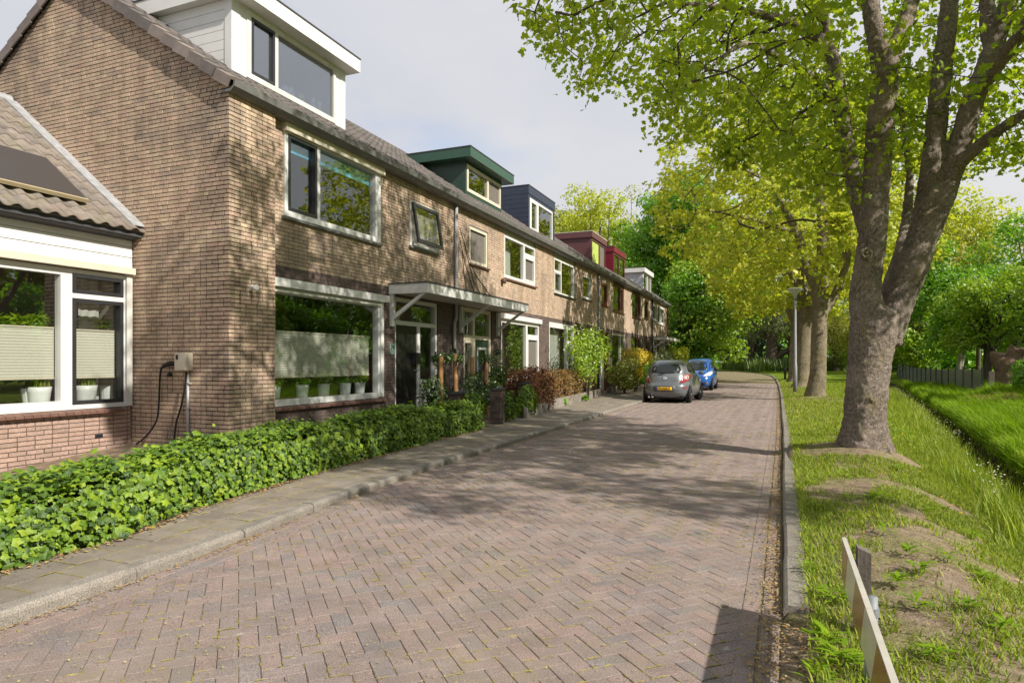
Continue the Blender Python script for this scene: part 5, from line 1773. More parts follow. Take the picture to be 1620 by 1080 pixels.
def shrub(name, label, cat, C, Rd, n, leaf, size, nb=10, stems=6, group=None, tmpl=OVAL, bark='twig', base=None, shell=.25, nparts=0):
    C, Rd = np.array(C, float), np.array(Rd, float)
    b = base or (C[0], C[1], float(gz(C[0], C[1])))
    t = thing(name, label, cat, b, group)
    bl = [C + unit(rng.standard_normal((1, 3)))[0] * Rd * rng.uniform(.3, .72) for _ in range(nb)]
    P, N = [], []
    for c in bl:
        pts = blob_points(c, Rd * rng.uniform(.32, .5), n // nb, shell)
        P.append(pts); N.append(unit(pts - C) * .7 + rng.normal(0, .45, pts.shape) + np.array([0, 0, .35]))
    P, N = np.concatenate(P), np.concatenate(N)
    m = P[:, 2] > b[2] + .02
    P, N = P[m], N[m]
    V, F = leaf_arrays(P, N, size * rng.uniform(.6, 1.25, len(P)), tmpl)
    mb = MB()
    for c in bl[:stems]:
        limb_tube(mb, [(b[0] + random.uniform(-.06, .06), b[1] + random.uniform(-.1, .1), b[2] - .05, .022), (*(np.array(b) * .5 + np.array(c) * .5 + np.array([0, 0, .1])), .014), (*c, .005)], 6, 3)
    o = mb.build('stems', M[bark], t, smooth=True); o['kind'] = 'stuff'
    put('leaves', V, F, LM[leaf], t)['kind'] = 'stuff'
    return t
def fxy(u, x):
    return FY(u, x)
# climbing roses tied to stakes by the first doors
y_ = fxy(700, -6.5); shrub('rose_bush', 'rose bush with small leaves left of the stakes by the black door', 'shrub', (-6.55, 11.75, .75), (.42, .5, .62), 1300, 'rose', .075, base=(-6.55, 11.75, .17), group='rose bushes by the doors')
shrub('rose_bush', 'dark dense rose bush in front of the green door', 'shrub', (-6.35, 13.3, .75), (.45, .75, .62), 2300, 'rose', .075, base=(-6.35, 13.3, .17), group='rose bushes by the doors')
shrub('rose_bush', 'taller rose bush round the rightmost stake', 'shrub', (-6.3, 14.5, .85), (.4, .5, .8), 1500, 'rose', .075, base=(-6.3, 14.5, .17), group='rose bushes by the doors')
for i, u in enumerate((697, 722, 747, 770)):
    y = fxy(u, -6.4)
    o = MB().tube([(-6.4, y, .1), (-6.4 + random.uniform(-.03, .03), y + random.uniform(-.03, .03), 1.52 + .06 * (i % 2))], [.05, .046], 10).build('wooden_stake', M['stake'], None, (-6.4, y, .17))
    tag(o, ['peeled wooden stake nearest the black door', 'peeled wooden stake before the brick pier between the doors', 'peeled wooden stake in front of the cream door frame', 'peeled wooden stake right of the green door'][i], 'stake', 'wooden stakes among the roses')
for i, (u, yy) in enumerate(((700, 11.9), (722, 12.6), (765, 14.3))):
    y = fxy(u, -6.4)
    shrub('rose_shoot', ['leafy rose top on the leftmost stake', 'leafy rose top on the second stake', 'leafy rose top on the stakes before the green door'][i], 'rose', (-6.4, y, 1.45), (.25, .3, .28), 260, 'rose', .07, nb=4, stems=3, base=(-6.4, y, .9))

# brick gate piers with ivy
def pier(x, y, h, label, w=.12, l=.12):
    t = thing('brick_pier', label, 'gate pier', (x, y, .1), 'brick gate piers')
    MB().box(x - w + .006, x + w - .006, y - l + .006, y + l - .006, .05, h - .05).build('core', M['mortar'], t)
    z, k = .1, 0
    lo, hi = [], []
    while z < h - .09:
        zt = z + .052
        if k % 2:
            segs = [(-w, w, -l, -.006), (-w, w, .006, l)]
        else:
            segs = [(-w, -.006, -l, l), (.006, w, -l, l)]
        for a, b, c, d in segs:
            lo.append((x + a, y + c, z)); hi.append((x + b, y + d, zt))
        z += .0625; k += 1
    me = {}
    for a, b in zip(np.array(lo), np.array(hi)):
        key = tuple(np.round(b - a, 3))
        if key not in me:
            V, F = boxes_np([-(b - a) / 2], [(b - a) / 2]); me[key] = mesh_np('brick', V, F); me[key].materials.append(M['brick_dark'])
        o = link('brick', me[key], None, t); o.location = Vector((a + b) / 2) - WO[t.name]
    MB().prism([(x - w - .02, y - l - .02, h - .06), (x + w + .02, y - l - .02, h - .06), (x + w + .02, y - l - .02, h - .015), (x, y - l - .02, h), (x - w - .02, y - l - .02, h - .015)], (0, 2 * l + .04, 0)).build('cap', M['felt'], t)
    return t
pier(-5.72, 13.05, .86, 'free standing brick pier at the pavement beside the ivy')
pier(-6.05, 15.6, .90, 'brick pier with ivy creeping up its front', .13, .2)
pier(-6.25, 12.2, .80, 'low brick pier behind the end of the ivy hedge', .13, .22)
def ivy_clump(C, Rd, n, label):
    t = thing('ivy_clump', label, 'ivy', (C[0], C[1], .1), 'ivy clumps round the gate')
    pts = blob_points(C, Rd, n, .6)
    pts = pts[pts[:, 2] > .11]
    V, F = leaf_arrays(pts, unit(pts - np.array(C)) + rng.normal(0, .4, pts.shape) + np.array([.3, 0, .2]), .075 * rng.uniform(.6, 1.2, len(pts)), IVY)
    put('leaves', V, F, LM['ivy'], t)['kind'] = 'stuff'
    mb = MB()
    for k in range(6):
        mb.tube([(C[0] - Rd[0] * .4, C[1] + random.uniform(-.2, .2), .1), (C[0], C[1] + random.uniform(-.3, .3), C[2])], .008, 5)
    mb.build('stems', M['twig'], t)['kind'] = 'stuff'
ivy_clump((-5.72, 13.75, .38), (.16, .36, .42), 420, 'ivy clump just right of the free standing pier')
ivy_clump((-5.78, 15.0, .42), (.2, .55, .45), 800, 'bushy ivy clump climbing the brick pier with the cap')
ivy_clump((-5.95, 12.3, .42), (.22, .5, .38), 600, 'dark ivy hanging behind the end of the hedge')

# copper beech hedges and their concrete edgings
def edging(y0, y1, xa, xb, h, label):
    t = thing('concrete_edging', label, 'edging', (xa, y0, .1), 'concrete garden edgings')
    n = max(1, int((y1 - y0) / 1.0))
    for k in range(n):
        a, b = y0 + (y1 - y0) * k / n, y0 + (y1 - y0) * (k + 1) / n - .008
        x0, x1 = xa + (xb - xa) * k / n, xa + (xb - xa) * (k + 1) / n
        MB().prism([(x0 - .07, a, .02), (x0, a, .02), (x0, a, .1 + h), (x0 - .07, a, .1 + h)], (x1 - x0, b - a, 0)).build('edging_slab', M['kerb'], t)
edging(14.55, 16.9, -5.62, -5.90, .22, 'grey concrete edging under the first copper hedge')
edging(17.3, 25.5, -6.0, -6.70, .24, 'long grey concrete edging below the second copper hedge')
edging(27.5, 33.5, -6.9, -7.0, .22, 'grey concrete edging before the yellow shrub')
def beech(y0, y1, fx, depth, top, leaf, label, dens):
    t = thing('copper_hedge', label, 'hedge', (float(fx(np.array(y0))), (y0 + y1) / 2, .15), 'copper beech hedges')
    P, N = hedge_points(y0, y1, fx, depth, .2, top, dens, .10)
    P2, N2 = hedge_points(y0 + .1, y1 - .1, lambda y: fx(y) - .12, depth - .2, .2, top - .1, dens // 2, .10)
    P, N = np.concatenate([P, P2]), np.concatenate([N, N2])
    V, F = leaf_arrays(P, N + rng.normal(0, .5, N.shape), .085 * rng.uniform(.6, 1.25, len(P)), OVAL)
    put('leaves', V, F, LM[leaf], t)['kind'] = 'stuff'
    mb = MB()
    for k in range(int((y1 - y0) * 9)):
        y = random.uniform(y0, y1); x = float(fx(np.array(y))) - depth * random.uniform(.2, .8)
        mb.tube([(x, y, .1), (x + random.uniform(-.1, .1), y + random.uniform(-.15, .15), .2 + top * random.uniform(.6, .95))], [.012, .004], 5)
    mb.build('twigs', M['twig'], t)['kind'] = 'stuff'
beech(15.4, 17.6, lambda y: -5.75 - .1 * (np.asarray(y) - 15.4), .9, .92, 'beech', 'dark copper hedge nearest the brick piers', 900)
beech(17.6, 25.0, lambda y: -6.1 - .09 * (np.asarray(y) - 17.6), .8, .85, 'beech2', 'long copper and green hedge above the concrete edging', 620)
beech(16.2, 20.0, lambda y: -6.95 + 0 * np.asarray(y), .45, .62, 'beech', 'low red brown hedge below the window of the second house', 500)
# small tree, yellow shrub and other front garden plants
shrub('small_tree', 'small fresh green garden tree in front of the third house', 'tree', (-6.5, 22.6, 1.75), (.95, 2.4, 1.35), 3000, 'lime', .105, nb=30, stems=16, tmpl=OVAL, base=(-6.5, 22.8, .17))
shrub('shrub', 'yellow topped golden shrub beside the grey car', 'shrub', (-6.2, 29.9, 1.35), (.85, 1.7, .8), 5200, 'yellow', .11, nb=14, base=(-6.2, 29.9, .15))
shrub('shrub', 'mixed green and reddish shrub left of the grey car', 'shrub', (-6.15, 27.4, .85), (.8, 1.9, .9), 6000, 'shrub', .11, nb=18, base=(-6.15, 27.4, .15))
shrub('shrub', 'green shrub low behind the grey car', 'shrub', (-6.3, 33.5, .8), (.8, 2.2, .8), 3500, 'mid', .12, nb=12, base=(-6.3, 33.5, .15))
shrub('shrub', 'grey green shrub before the last house', 'shrub', (-6.6, 40.5, 1.1), (.7, 3.0, 1.1), 3500, 'pale', .14, nb=14, base=(-6.6, 40.5, .15))
shrub('shrub', 'yellow green shrub at the end of the house row', 'shrub', (-6.6, 46.6, 1.4), (1.0, 1.8, 1.4), 3200, 'gold', .16, nb=12, base=(-6.6, 46.6, .15))
shrub('shrub', 'tall green shrub beside the road past the last house', 'shrub', (-8.2, 54, 1.6), (2.4, 3.2, 1.9), 6000, 'mid', .2, nb=16, base=(-8.2, 54, .15))
for u, v, lab in ((928, 633, 'small green weed tuft by the concrete edging'), (893, 640, 'green weed before the concrete edging')):
    pw = at(u, v, 1); r = ray(u, v); t_ = (.1 - EYE) / r[2]; q = (r[0] * t_, r[1] * t_)
    shrub('weed', lab, 'weed', (q[0], q[1], .2), (.2, .3, .14), 220, 'mid', .08, nb=4, stems=3, base=(q[0], q[1], .1))
# bare climber on the wall of the second house
cl = thing('climber', 'bare brown climber stems on the brick beside the downpipe', 'climber', (XF + .02, 14.6, 3.0))
cs = MB()
for pts in ([(14.62, 4.75), (14.95, 4.3), (15.5, 3.7), (16.3, 3.3), (16.9, 3.02)], [(14.62, 4.5), (14.9, 3.9), (15.3, 3.4), (15.6, 3.05)], [(14.75, 4.2), (14.85, 3.7), (15.0, 3.05)], [(14.9, 4.3), (15.4, 3.5), (16.0, 3.1)]):
    P = [(XF + .012, y + random.uniform(-.03, .03), z) for y, z in pts]
    cs.tube(P, [.008] * len(P), 6)
cs.build('stems', M['twig'], cl)['kind'] = 'stuff'
# ------------------------------------------------------------------ pots and things in the windows
def flower_pot(x, y, z, r, h, label, kind, group, leaf='mid'):
    t = thing('flower_pot', label, 'plant pot', (x, y, z), group)
    pr_ = [(r * .78, 0), (r * .84, h * .3), (r * .92, h * .7), (r, h), (r * .9, h), (r * .86, h * .93)]
    MB().lathe(pr_, (x, y, z), 24).build('pot', M['pot'], t, smooth=True)
    MB().lathe([(r * .85, h * .90), (r * .84, h * .92)], (x, y, z), 16).build('earth', M['soil'], t)
    if kind == 'grass':
        n = 170
        a = rng.uniform(0, 6.28, n); q = rng.random(n) ** .5 * r * .8
        B = np.stack([x + q * np.cos(a), y + q * np.sin(a), np.full(n, z + h * .9)], 1)
        blades('stalks', B, .23, .008, .05, LM['grass2'], t)
        blades('dry_stalks', B[:60] + rng.normal(0, .01, (60, 3)), .13, .012, .02, LM['tan'], t)
    else:
        pts = blob_points((x, y, z + h + .07), (r * 1.5, r * 1.7, .11), 90, .2)
        V, F = leaf_arrays(pts, rng.normal(0, .5, pts.shape) + np.array([.3, 0, .7]), .075 * rng.uniform(.6, 1.3, len(pts)), OVAL)
        put('leaves', V, F, LM[leaf], t)['kind'] = 'stuff'
        st = MB()
        for k in range(5):
            st.tube([(x, y, z + h * .85), (x + random.uniform(-.08, .08), y + random.uniform(-.1, .1), z + h + .1)], .005, 5)
        st.build('stems', M['twig'], t)['kind'] = 'stuff'
    return t
def blades(name, B, ln, wd, bend, m, parent=None, loc=None, lean=(0, 0, 0), up=1.0, kind=True):
    """grass blades: two quads and a tip each"""
    n = len(B)
    ln = np.broadcast_to(ln, n) * rng.uniform(.55, 1.3, n)
    wd = np.broadcast_to(wd, n)
    a = rng.uniform(0, 6.283, n)
    d = np.stack([np.cos(a), np.sin(a), np.zeros(n)], 1)
    s = np.stack([-np.sin(a), np.cos(a), np.zeros(n)], 1)
    bd = np.broadcast_to(bend, n) * rng.uniform(.3, 2.0, n)
    upv_ = np.array([0, 0, 1.0])
    p0 = B; p1 = B + upv_ * (ln * .55 * up)[:, None] + d * (bd * .35)[:, None]
    p2 = B + upv_ * (ln * up)[:, None] + d * bd[:, None] + np.array(lean) * ln[:, None]
    h = s * wd[:, None] * .5
    V = np.stack([p0 - h, p0 + h, p1 + h * .8, p1 - h * .8, p2], 1).reshape(-1, 3)
    f = np.array([(0, 1, 2), (0, 2, 3), (3, 2, 4)])
    F = (np.arange(n)[:, None, None] * 5 + f[None]).reshape(-1, 3)
    o = put(name, V, F, m, parent, loc)
    if kind:
        o['kind'] = 'stuff'
    return o
G4 = 'white pots on the window board of the end house'
labs = ['white pot with trailing leaves at the left end of the big window', 'white pot with a fern behind the blind gap', 'white pot with broad grey leaves in the middle of the window', 'white pot with upright leafy sprigs right of the middle', 'white pot at the right end of the big window']
for i, u in enumerate((433, 478, 512, 546, 569)):
    flower_pot(XF - .30, FY(u, XF - .30), .775, .115, .235, labs[i], 'leaf', G4, ['lime', 'mid', 'pale', 'mid', 'lime'][i])
G5 = 'white grass pots in the low window'
for u, lab in ((62, 'ribbed white pot of grass in the low house window'), (136, 'white pot of grass behind the black framed sash'), (-30, 'white pot of grass past the edge of the low window')):
    flower_pot(XE - .30, FY(u, XE - .30), .79, .15, .27, lab, 'grass', G5)
# spiky house plants above the blinds
for u, y_off, lab, n in ((50, 0, 'spiky green house plant rising above the cream blind', 170), (172, 0, 'thin spiky house plant above the blind in the black sash', 50)):
    y = FY(u, XE - .42)
    t = thing('house_plant', lab, 'house plant', (XE - .42, y, .79))
    MB().lathe([(.10, 0), (.13, .25), (.11, .25)], (XE - .42, y, .79), 16).build('pot', M['pot'], t)
    st = MB()
    for k in range(7):
        st.tube([(XE - .42, y, 1.0), (XE - .42 + random.uniform(-.05, .05), y + random.uniform(-.25, .25), 1.75 + random.random() * .25)], .006, 5)
    st.build('stems', M['twig'], t)['kind'] = 'stuff'
    a = rng.uniform(0, 6.28, n)
    P = np.stack([XE - .40 + rng.normal(0, .04, n), y + rng.normal(0, .24 if n > 100 else .12, n), 1.92 + rng.random(n) * .13], 1)
    V, F = leaf_arrays(P, np.stack([rng.normal(0, .5, n), rng.normal(0, .4, n), np.ones(n)], 1), .26 * rng.uniform(.6, 1.2, n), LANCE)
    put('leaves', V, F, LM['lime'], t)['kind'] = 'stuff'
# toy birdhouses and vases in the white dormer
for i, (u, hh, m) in enumerate(((453, .27, 'white'), (462, .30, 'white'), (478, .28, 'lime'))):
    x = XD - .16; y = FY(u, x)
    t = thing('toy_birdhouse', ['white toy birdhouse nearest the dormer mullion', 'second white toy birdhouse in the white dormer', 'pale green toy birdhouse in the white dormer'][i], 'birdhouse', (x, y, 6.12), 'toy birdhouses in the dormer window')
    MB().prism([(x, y - .07, 6.12), (x, y + .07, 6.12), (x, y + .07, 6.12 + hh * .68), (x, y, 6.12 + hh), (x, y - .07, 6.12 + hh * .68)], (-.08, 0, 0)).build('house', M[m], t)
    MB().lathe([(.018, 0), (.018, .004)], (x + .001, y, 6.12 + hh * .62), 10, 'x').build('entrance', M['ink'], t)
for i, u in enumerate((495, 505)):
    x = XD - .18; y = FY(u, x)
    o = MB().lathe([(.05, 0), (.06, .12), (.03, .2), (.045, .3)], (x, y, 6.12), 14).build('vase', M['curtain'], None, (x, y, 6.12), smooth=True)
    tag(o, ['pale vase beside the toy birdhouses', 'pale vase nearest the right end of the dormer window'][i], 'vase')
MB().box(XD - .35, XD - .09, 8.3, 10.5, 6.09, 6.118).build('window_board', M['white'], [c for c in H[0].children if c.name.startswith('dormer')][0])

# ------------------------------------------------------------------ charging box on the gable
ch = thing('charging_box', 'beige car charging box on the gable wall with a black cable', 'charging box', (-8.1, YG, 1.4))
cb = MB().box(-8.22, -7.99, YG - .14, YG - .002, 1.28, 1.54).build('box', M['beige_box'], ch)
bv = cb.modifiers.new('edge', 'BEVEL'); bv.width = .015; bv.segments = 2
MB().box(-8.18, -8.14, YG - .146, YG - .141, 1.44, 1.51).build('socket_label', M['ink'], ch)
MB().tube([(-8.25, YG - .09, 1.38), (-8.33, YG - .1, 1.385), (-8.45, YG - .1, 1.36), (-8.55, YG - .08, 1.31)], [.03, .038, .03, .02], 10).build('plug', M['rubber'], ch, smooth=True)
P = [(-8.55, YG - .08, 1.31), (-8.60, YG - .06, 1.2), (-8.63, YG - .05, .9), (-8.66, YG - .05, .6), (-8.75, YG - .06, .42), (-8.9, YG - .1, .25), (-9.0, YG - .14, .17)]
mb = MB(); limb_tube(mb, [(*p, .014) for p in P], 8, 4); mb.build('cable', M['rubber'], ch, smooth=True)
mb = MB(); limb_tube(mb, [(-8.07, YG - .06, 1.26, .014), (-8.08, YG - .07, 1.05, .014), (-8.16, YG - .07, .75, .014), (-8.26, YG - .07, .5, .014), (-8.3, YG - .08, .17, .014)], 8, 4); mb.build('cable', M['rubber'], ch, smooth=True)
MB().tube([(-8.07, YG - .03, 1.26), (-8.07, YG - .03, .1)], .02, 10).build('conduit', M['pvc'], ch, smooth=True)
mb = MB()
for z in (1.08, .72):
    mb.box(-8.115, -8.025, YG - .05, YG - .004, z, z + .02)
mb.build('conduit_clip', M['pvc'], ch)['kind'] = 'stuff'
MB().tube([(-8.38, YG - .08, 1.36), (-8.38, YG - .08, 1.25)], .004, 5).build('cap_cord', M['rubber'], ch)
MB().lathe([(.01, -.035), (.035, -.03), (.038, 0), (.02, .03)], (-8.38, YG - .08, 1.22), 12).build('plug_cap', M['rubber'], ch, smooth=True)
sp = thing('spotlight', 'small white spotlight on the corner of the brick gable', 'spotlight', (XP, 7.55, 2.5))
MB().box(XP + .002, XP + .03, 7.53, 7.58, 2.47, 2.55).build('bracket', M['white_old'], sp)
MB().lathe([(.018, 0), (.035, .05), (.045, .11), (.03, .112)], (XP + .03, 7.53, 2.50), 14, 'x').build('lamp_head', M['white_old'], sp, smooth=True)
vb = thing('air_vent', 'small black air vent low in the pink brick wall', 'vent', (XE, 6.35, .35))
MB().box(XE + .002, XE + .012, FY(150, XE), FY(162, XE), .30, .35).build('vent_frame', M['black'], vb)
MB().box(XE + .0125, XE + .018, FY(151, XE), FY(161, XE), .322, .328).build('vent_bar', M['ink'], vb)

# ------------------------------------------------------------------ street lamp, posts, fence
lp = at(1258, 622, 29.0)
lz = float(gz(lp.x, lp.y))
t = thing('street_lamp', 'slim grey street lamp with a shallow conical head on the verge', 'street lamp', (lp.x, lp.y, lz))
MB().tube([(lp.x, lp.y, lz - .2), (lp.x, lp.y, lz + 1.2), (lp.x, lp.y, lz + 1.22), (lp.x, lp.y, 4.40)], [.088, .085, .068, .05], 14).build('pole', M['steel'], t, smooth=True)
MB().lathe([(.06, 4.22), (.07, 4.36), (.14, 4.44), (.33, 4.60), (.34, 4.63), (.30, 4.66), (.05, 4.70)], (lp.x, lp.y, 0), 24).build('lamp_shade', M['lamp_head'], t, smooth=True)
MB().box(lp.x - .03, lp.x + .03, lp.y - .09, lp.y - .07, lz + .5, lz + .9).build('service_door', M['steel'], t)
def bollard(u, v, Z, h, label, r=.05):
    p = at(u, v, Z); z = float(gz(p.x, p.y)) if p.x > xr(p.y) else float(rise(p.y))
    t = thing('bollard', label, 'bollard', (p.x, p.y, z), 'dark posts by the road')
    MB().tube([(p.x, p.y, z - .1), (p.x, p.y, z + h)], r, 10).build('post', M['black'], t)
    MB().lathe([(r * 1.12, 0), (r * 1.12, .05), (r * .5, .08)], (p.x, p.y, z + h), 10).build('cap', M['black'], t)
bollard(1242, 604, 50.5, .75, 'dark bollard at the corner of the grass verge', .09)
p = at(1153, 600, 75); z = float(gz(p.x, p.y))
t = thing('litter_bin', 'dark green litter bin on a post at the far bend', 'litter bin', (p.x, p.y, z))
MB().tube([(p.x + .1, p.y, z), (p.x + .1, p.y, z + 2.3)], .07, 8).build('post', M['green_pan'], t)
MB().lathe([(.2, .7), (.3, .8), (.34, 1.6), (.2, 1.75)], (p.x - .35, p.y, z), 12).build('bin', M['green_pan'], t)
# dark mesh fence on the far bank
ft = thing('mesh_fence', 'dark grey mesh fence with thin posts on the far bank', 'fence', (8.7, 45, 0))
mfm = NT('shade_net')
a_, b_, c_ = mfm.n('BsdfTransparent'), mfm.n('BsdfDiffuse'), mfm.n('MixShader')
b_.inputs[0].default_value = (.24, .25, .26, 1); c_.inputs[0].default_value = .75
mfm.l(a_.outputs[0], c_.inputs[1]); mfm.l(b_.outputs[0], c_.inputs[2]); mfm.l(c_.outputs[0], mfm.out.inputs[0])
fx = lambda y: 8.45 + (y - 36) * .035
y = 36.0
k = 0
while y < 70:
    x, z = fx(y), float(gz(fx(y), y))
    x2, z2 = fx(y + 2), float(gz(fx(y + 2), y + 2))
    MB().box(x - .04, x + .04, y - .04, y + .04, z - .2, z + 1.25).build('post', M['black'], ft)
    if y < 68:
        MB().prism([(x, y + .05, z - .05), (x, y + .05, z + 1.12), (x2, y + 1.95, z2 + 1.12), (x2, y + 1.95, z2 - .05)], (.012, 0, 0)).build('mesh_panel', mfm.m, ft)
    y += 2; k += 1
p = at(1560, 622, 30.5); z = float(gz(p.x, p.y))
o = MB().box(p.x + .1, p.x + .32, p.y - .1, p.y + .1, z - .2, z + 1.0).build('wooden_post', M['wood_old'], None, (p.x, p.y, z))
tag(o, 'weathered wooden post at the end of the mesh fence', 'post')
# pollard stump
p = at(1590, 622, 31.5); z = float(gz(p.x, p.y))
t = thing('tree_stump', 'thick forked pollard stump right of the mesh fence', 'tree stump', (p.x, p.y, z))
mb = MB()
limb_tube(mb, [(p.x, p.y, z - .2, .58), (p.x, p.y, z + .3, .46), (p.x + .03, p.y, z + .9, .44), (p.x + .06, p.y, z + 1.35, .46), (p.x + .06, p.y, z + 1.5, .36)], 16)
limb_tube(mb, [(p.x - .08, p.y, z + .9, .34), (p.x - .26, p.y, z + 1.4, .31), (p.x - .29, p.y, z + 1.72, .32), (p.x - .29, p.y, z + 1.77, .26)], 14)
limb_tube(mb, [(p.x + .12, p.y, z + .9, .36), (p.x + .33, p.y, z + 1.4, .33), (p.x + .40, p.y, z + 1.88, .35), (p.x + .40, p.y, z + 1.93, .29)], 14)
M['stump'] = plain('stump_bark', (.17, .12, .085), .95, .1, .35, 6, .7, streak=(3, 3, .8), fine=25)
o = mb.build('trunk', M['stump'], t); fuse(o, .05, 3, .07, .15)
mb = MB()
for k in range(12):
    cx_ = p.x + (.5 if k % 2 else -.35)
    mb.tube([(cx_ + random.uniform(-.2, .2), p.y + random.uniform(-.2, .2), z + 1.85), (cx_ + random.uniform(-.5, .5), p.y + random.uniform(-.4, .4), z + 2.5)], [.015, .004], 5)
mb.build('twigs', M['twig'], t)['kind'] = 'stuff'
q = at(1632, 605, 27); zq = float(gz(q.x, q.y))
shrub('round_bush', 'dark clipped round bush at the right edge', 'bush', (q.x, q.y, zq + .75), (1.1, 1.1, .95), 7000, 'mid', .12, nb=16, base=(q.x, q.y, zq))
q = at(1595, 648, 24); zq = float(gz(q.x, q.y))
bt = thing('brushwood_heap', 'heap of dry brown brushwood below the stump', 'brushwood', (q.x, q.y, zq))
mb = MB()
for k in range(160):
    a = random.uniform(0, 6.28); rr = random.random() ** .5
    c = Vector((q.x + 1.3 * rr * math.cos(a), q.y + 1.5 * rr * math.sin(a), zq + .35 * (1 - rr) * random.random() + .03))
    d = Vector((random.uniform(-.5, .5), random.uniform(-.5, .5), random.uniform(-.05, .2)))
    mb.tube([c - d, c + d], .009, 4)
mb.build('sticks', plain('dry_brush', (.24, .145, .075), .9, .1, .3, 9, .1), bt)['kind'] = 'stuff'
# far clipped hedge and reeds past the road end
fhp = [at(u, 575, 84) for u in (1178, 1340)]
t = thing('far_hedge', 'long clipped brown hedge behind the reeds', 'hedge', (fhp[0].x, fhp[0].y, .5))
P = []
for k in range(9000):
    s = random.random(); c = fhp[0].lerp(fhp[1], s)
    P.append((c.x + random.uniform(-.5, .5), c.y + random.uniform(-.5, .5), .5 + 1.5 * random.random() ** .5))
P = np.array(P)
V, F = leaf_arrays(P, rng.normal(0, .5, P.shape) + np.array([0, -.5, .4]), .22 * rng.uniform(.6, 1.3, len(P)), OVAL)
put('leaves', V, F, LM['beech2'], t)['kind'] = 'stuff'
mb = MB()
for k in range(16):
    c = fhp[0].lerp(fhp[1], k / 15)
    mb.tube([(c.x, c.y, .3), (c.x, c.y, 1.9)], .05, 6)
mb.build('stems', M['twig'], t)['kind'] = 'stuff'
n = 9000
u_ = rng.uniform(1118, 1345, n); Z_ = rng.uniform(66, 76, n)
B = np.array([at(u, 600, Z) for u, Z in zip(u_, Z_)])
keep = ~((B[:, 1] < 84) & (B[:, 0] < np.interp(B[:, 1], [55, 62, 70, 79, 88, 96], [-.3, -.7, -2.2, -6.6, -17.6, -39.6])))
B = B[keep]; B[:, 2] = gz(B[:, 0], B[:, 1])
reeds = blades('reeds', B, 1.15, .09, .35, LM['reed'], None)

# ------------------------------------------------------------------ striped barrier board in the near corner
sx = .285
bt = thing('barrier_board', 'low red and white striped barrier board by the kerb', 'barrier', (sx, 3.0, 0))
sy0, sy1, sz0, sz1 = 1.35, 3.80, .285, .49
MB().box(sx + .003, sx + .018, sy0, sy1, sz0, sz1 - .003).build('board', M['steel'], bt)
MB().box(sx - .001, sx + .020, sy0, sy1, sz1 - .002, sz1 + .005).build('top_edge', plain('pale_board_edge', (.42, .40, .35), .6, .3, .1, 8, .1), bt)
stm = [plain('faded_red_stripe', (.24, .075, .035), .25, .5, .15, 6, .02), plain('off_white_stripe', (.52, .49, .40), .25, .5, .08, 6, .02)]
y, k = sy1, 0
hgt = sz1 - sz0
while y > sy0 - .2:
    y1_ = y - .34
    def cl_(v): return max(sy0, min(sy1, v))
    pts = [(sx, cl_(y), sz1 - .004), (sx, cl_(y1_), sz1 - .004), (sx, cl_(y1_ + .16), sz0), (sx, cl_(y + .16), sz0)]
    uniq = [p for i, p in enumerate(pts) if p not in pts[:i]]
    if len(uniq) >= 3:
        MB().prism(uniq, (.0025, 0, 0)).build('stripe', stm[k % 2], bt)
    y = y1_; k += 1
wp = thing('wooden_post', 'weathered square wooden post behind the barrier board', 'post', (.385, 3.72, 0))
wz = float(gz(.385, 3.72))
MB().prism([(.345, 3.67, wz - .2), (.405, 3.67, wz - .2), (.405, 3.67, .455), (.345, 3.67, .48)], (0, .085, 0)).build('post', M['wood_old'], wp)
MB().lathe([(.012, 0), (.012, .012)], (.345 - .013, 3.71, .40), 8, 'x').build('bolt', M['steel'], wp)
mp_ = thing('metal_post', 'grey galvanised round post behind the barrier board', 'post', (.375, 3.15, 0))
wz = float(gz(.375, 3.15))
MB().tube([(.347, 3.15, wz - .2), (.347, 3.15, .41)], .026, 14).build('post', M['steel'], mp_, smooth=True)
MB().tube([(.347, 3.15, .33), (.347, 3.15, .365)], .031, 14).build('clamp', M['steel'], mp_)
MB().box(.304, .325, 3.12, 3.18, .33, .37).build('clamp_lug', M['steel'], mp_)

# ------------------------------------------------------------------ grass, weeds, litter
def bank_field(n, ymin, ymax, keepf):
    y = ymin + (ymax - ymin) * rng.random(n) ** 1.35
    x = rng.uniform(.1, 1, n)
    x = xr(y) + .15 + (xd(y) - xr(y) + 1.0) * (x - .1) / .9
    P = np.stack([x, y, gz(x, y)], 1)
    return P[keepf(P)]
from mathutils import noise as mnoise
def patchy(P, s, lo, hi):
    v = np.array([mnoise.fractal(Vector((p[0] * s + 3.1, p[1] * s, 0.7)), 1.0, 2.0, 3) for p in P])
    return rng.random(len(P)) < sstep(lo, hi, v)
def near_keep(P):
    d = xd(P[:, 1])
    wob = np.array([mnoise.fractal(Vector((p[0] * 1.3, p[1] * .9, 5.0)), 1.0, 2.0, 4) for p in P])
    edge = (P[:, 0] > 1.65 - .035 * (P[:, 1] - 4) + .75 * wob) | (P[:, 1] > 13 + wob) | (P[:, 0] < .36 + .35 * wob)
    pat = patchy(P, 1.3, -.32, .16)
    root = np.hypot(P[:, 0] - 1.05, P[:, 1] - 10.6) > .75
    vis = np.array([shows(p, 60) for p in P])
    return ((edge & (rng.random(len(P)) < .95)) | pat) & root & vis
B = bank_field(140000, 1.6, 13, near_keep)
ke = 3000
yk = 2 + 40 * rng.random(ke) ** 1.6
Bk = np.stack([xr(yk) + .10 + .09 * rng.random(ke) ** .6, yk, np.full(ke, .07)], 1)
B = np.concatenate([B, Bk])
tall = sstep(1.6, 2.6, B[:, 0])
bare = np.exp(-((B[:, 0] - .75) ** 2 / .16 + (B[:, 1] - 4.6) ** 2 / 2.2))
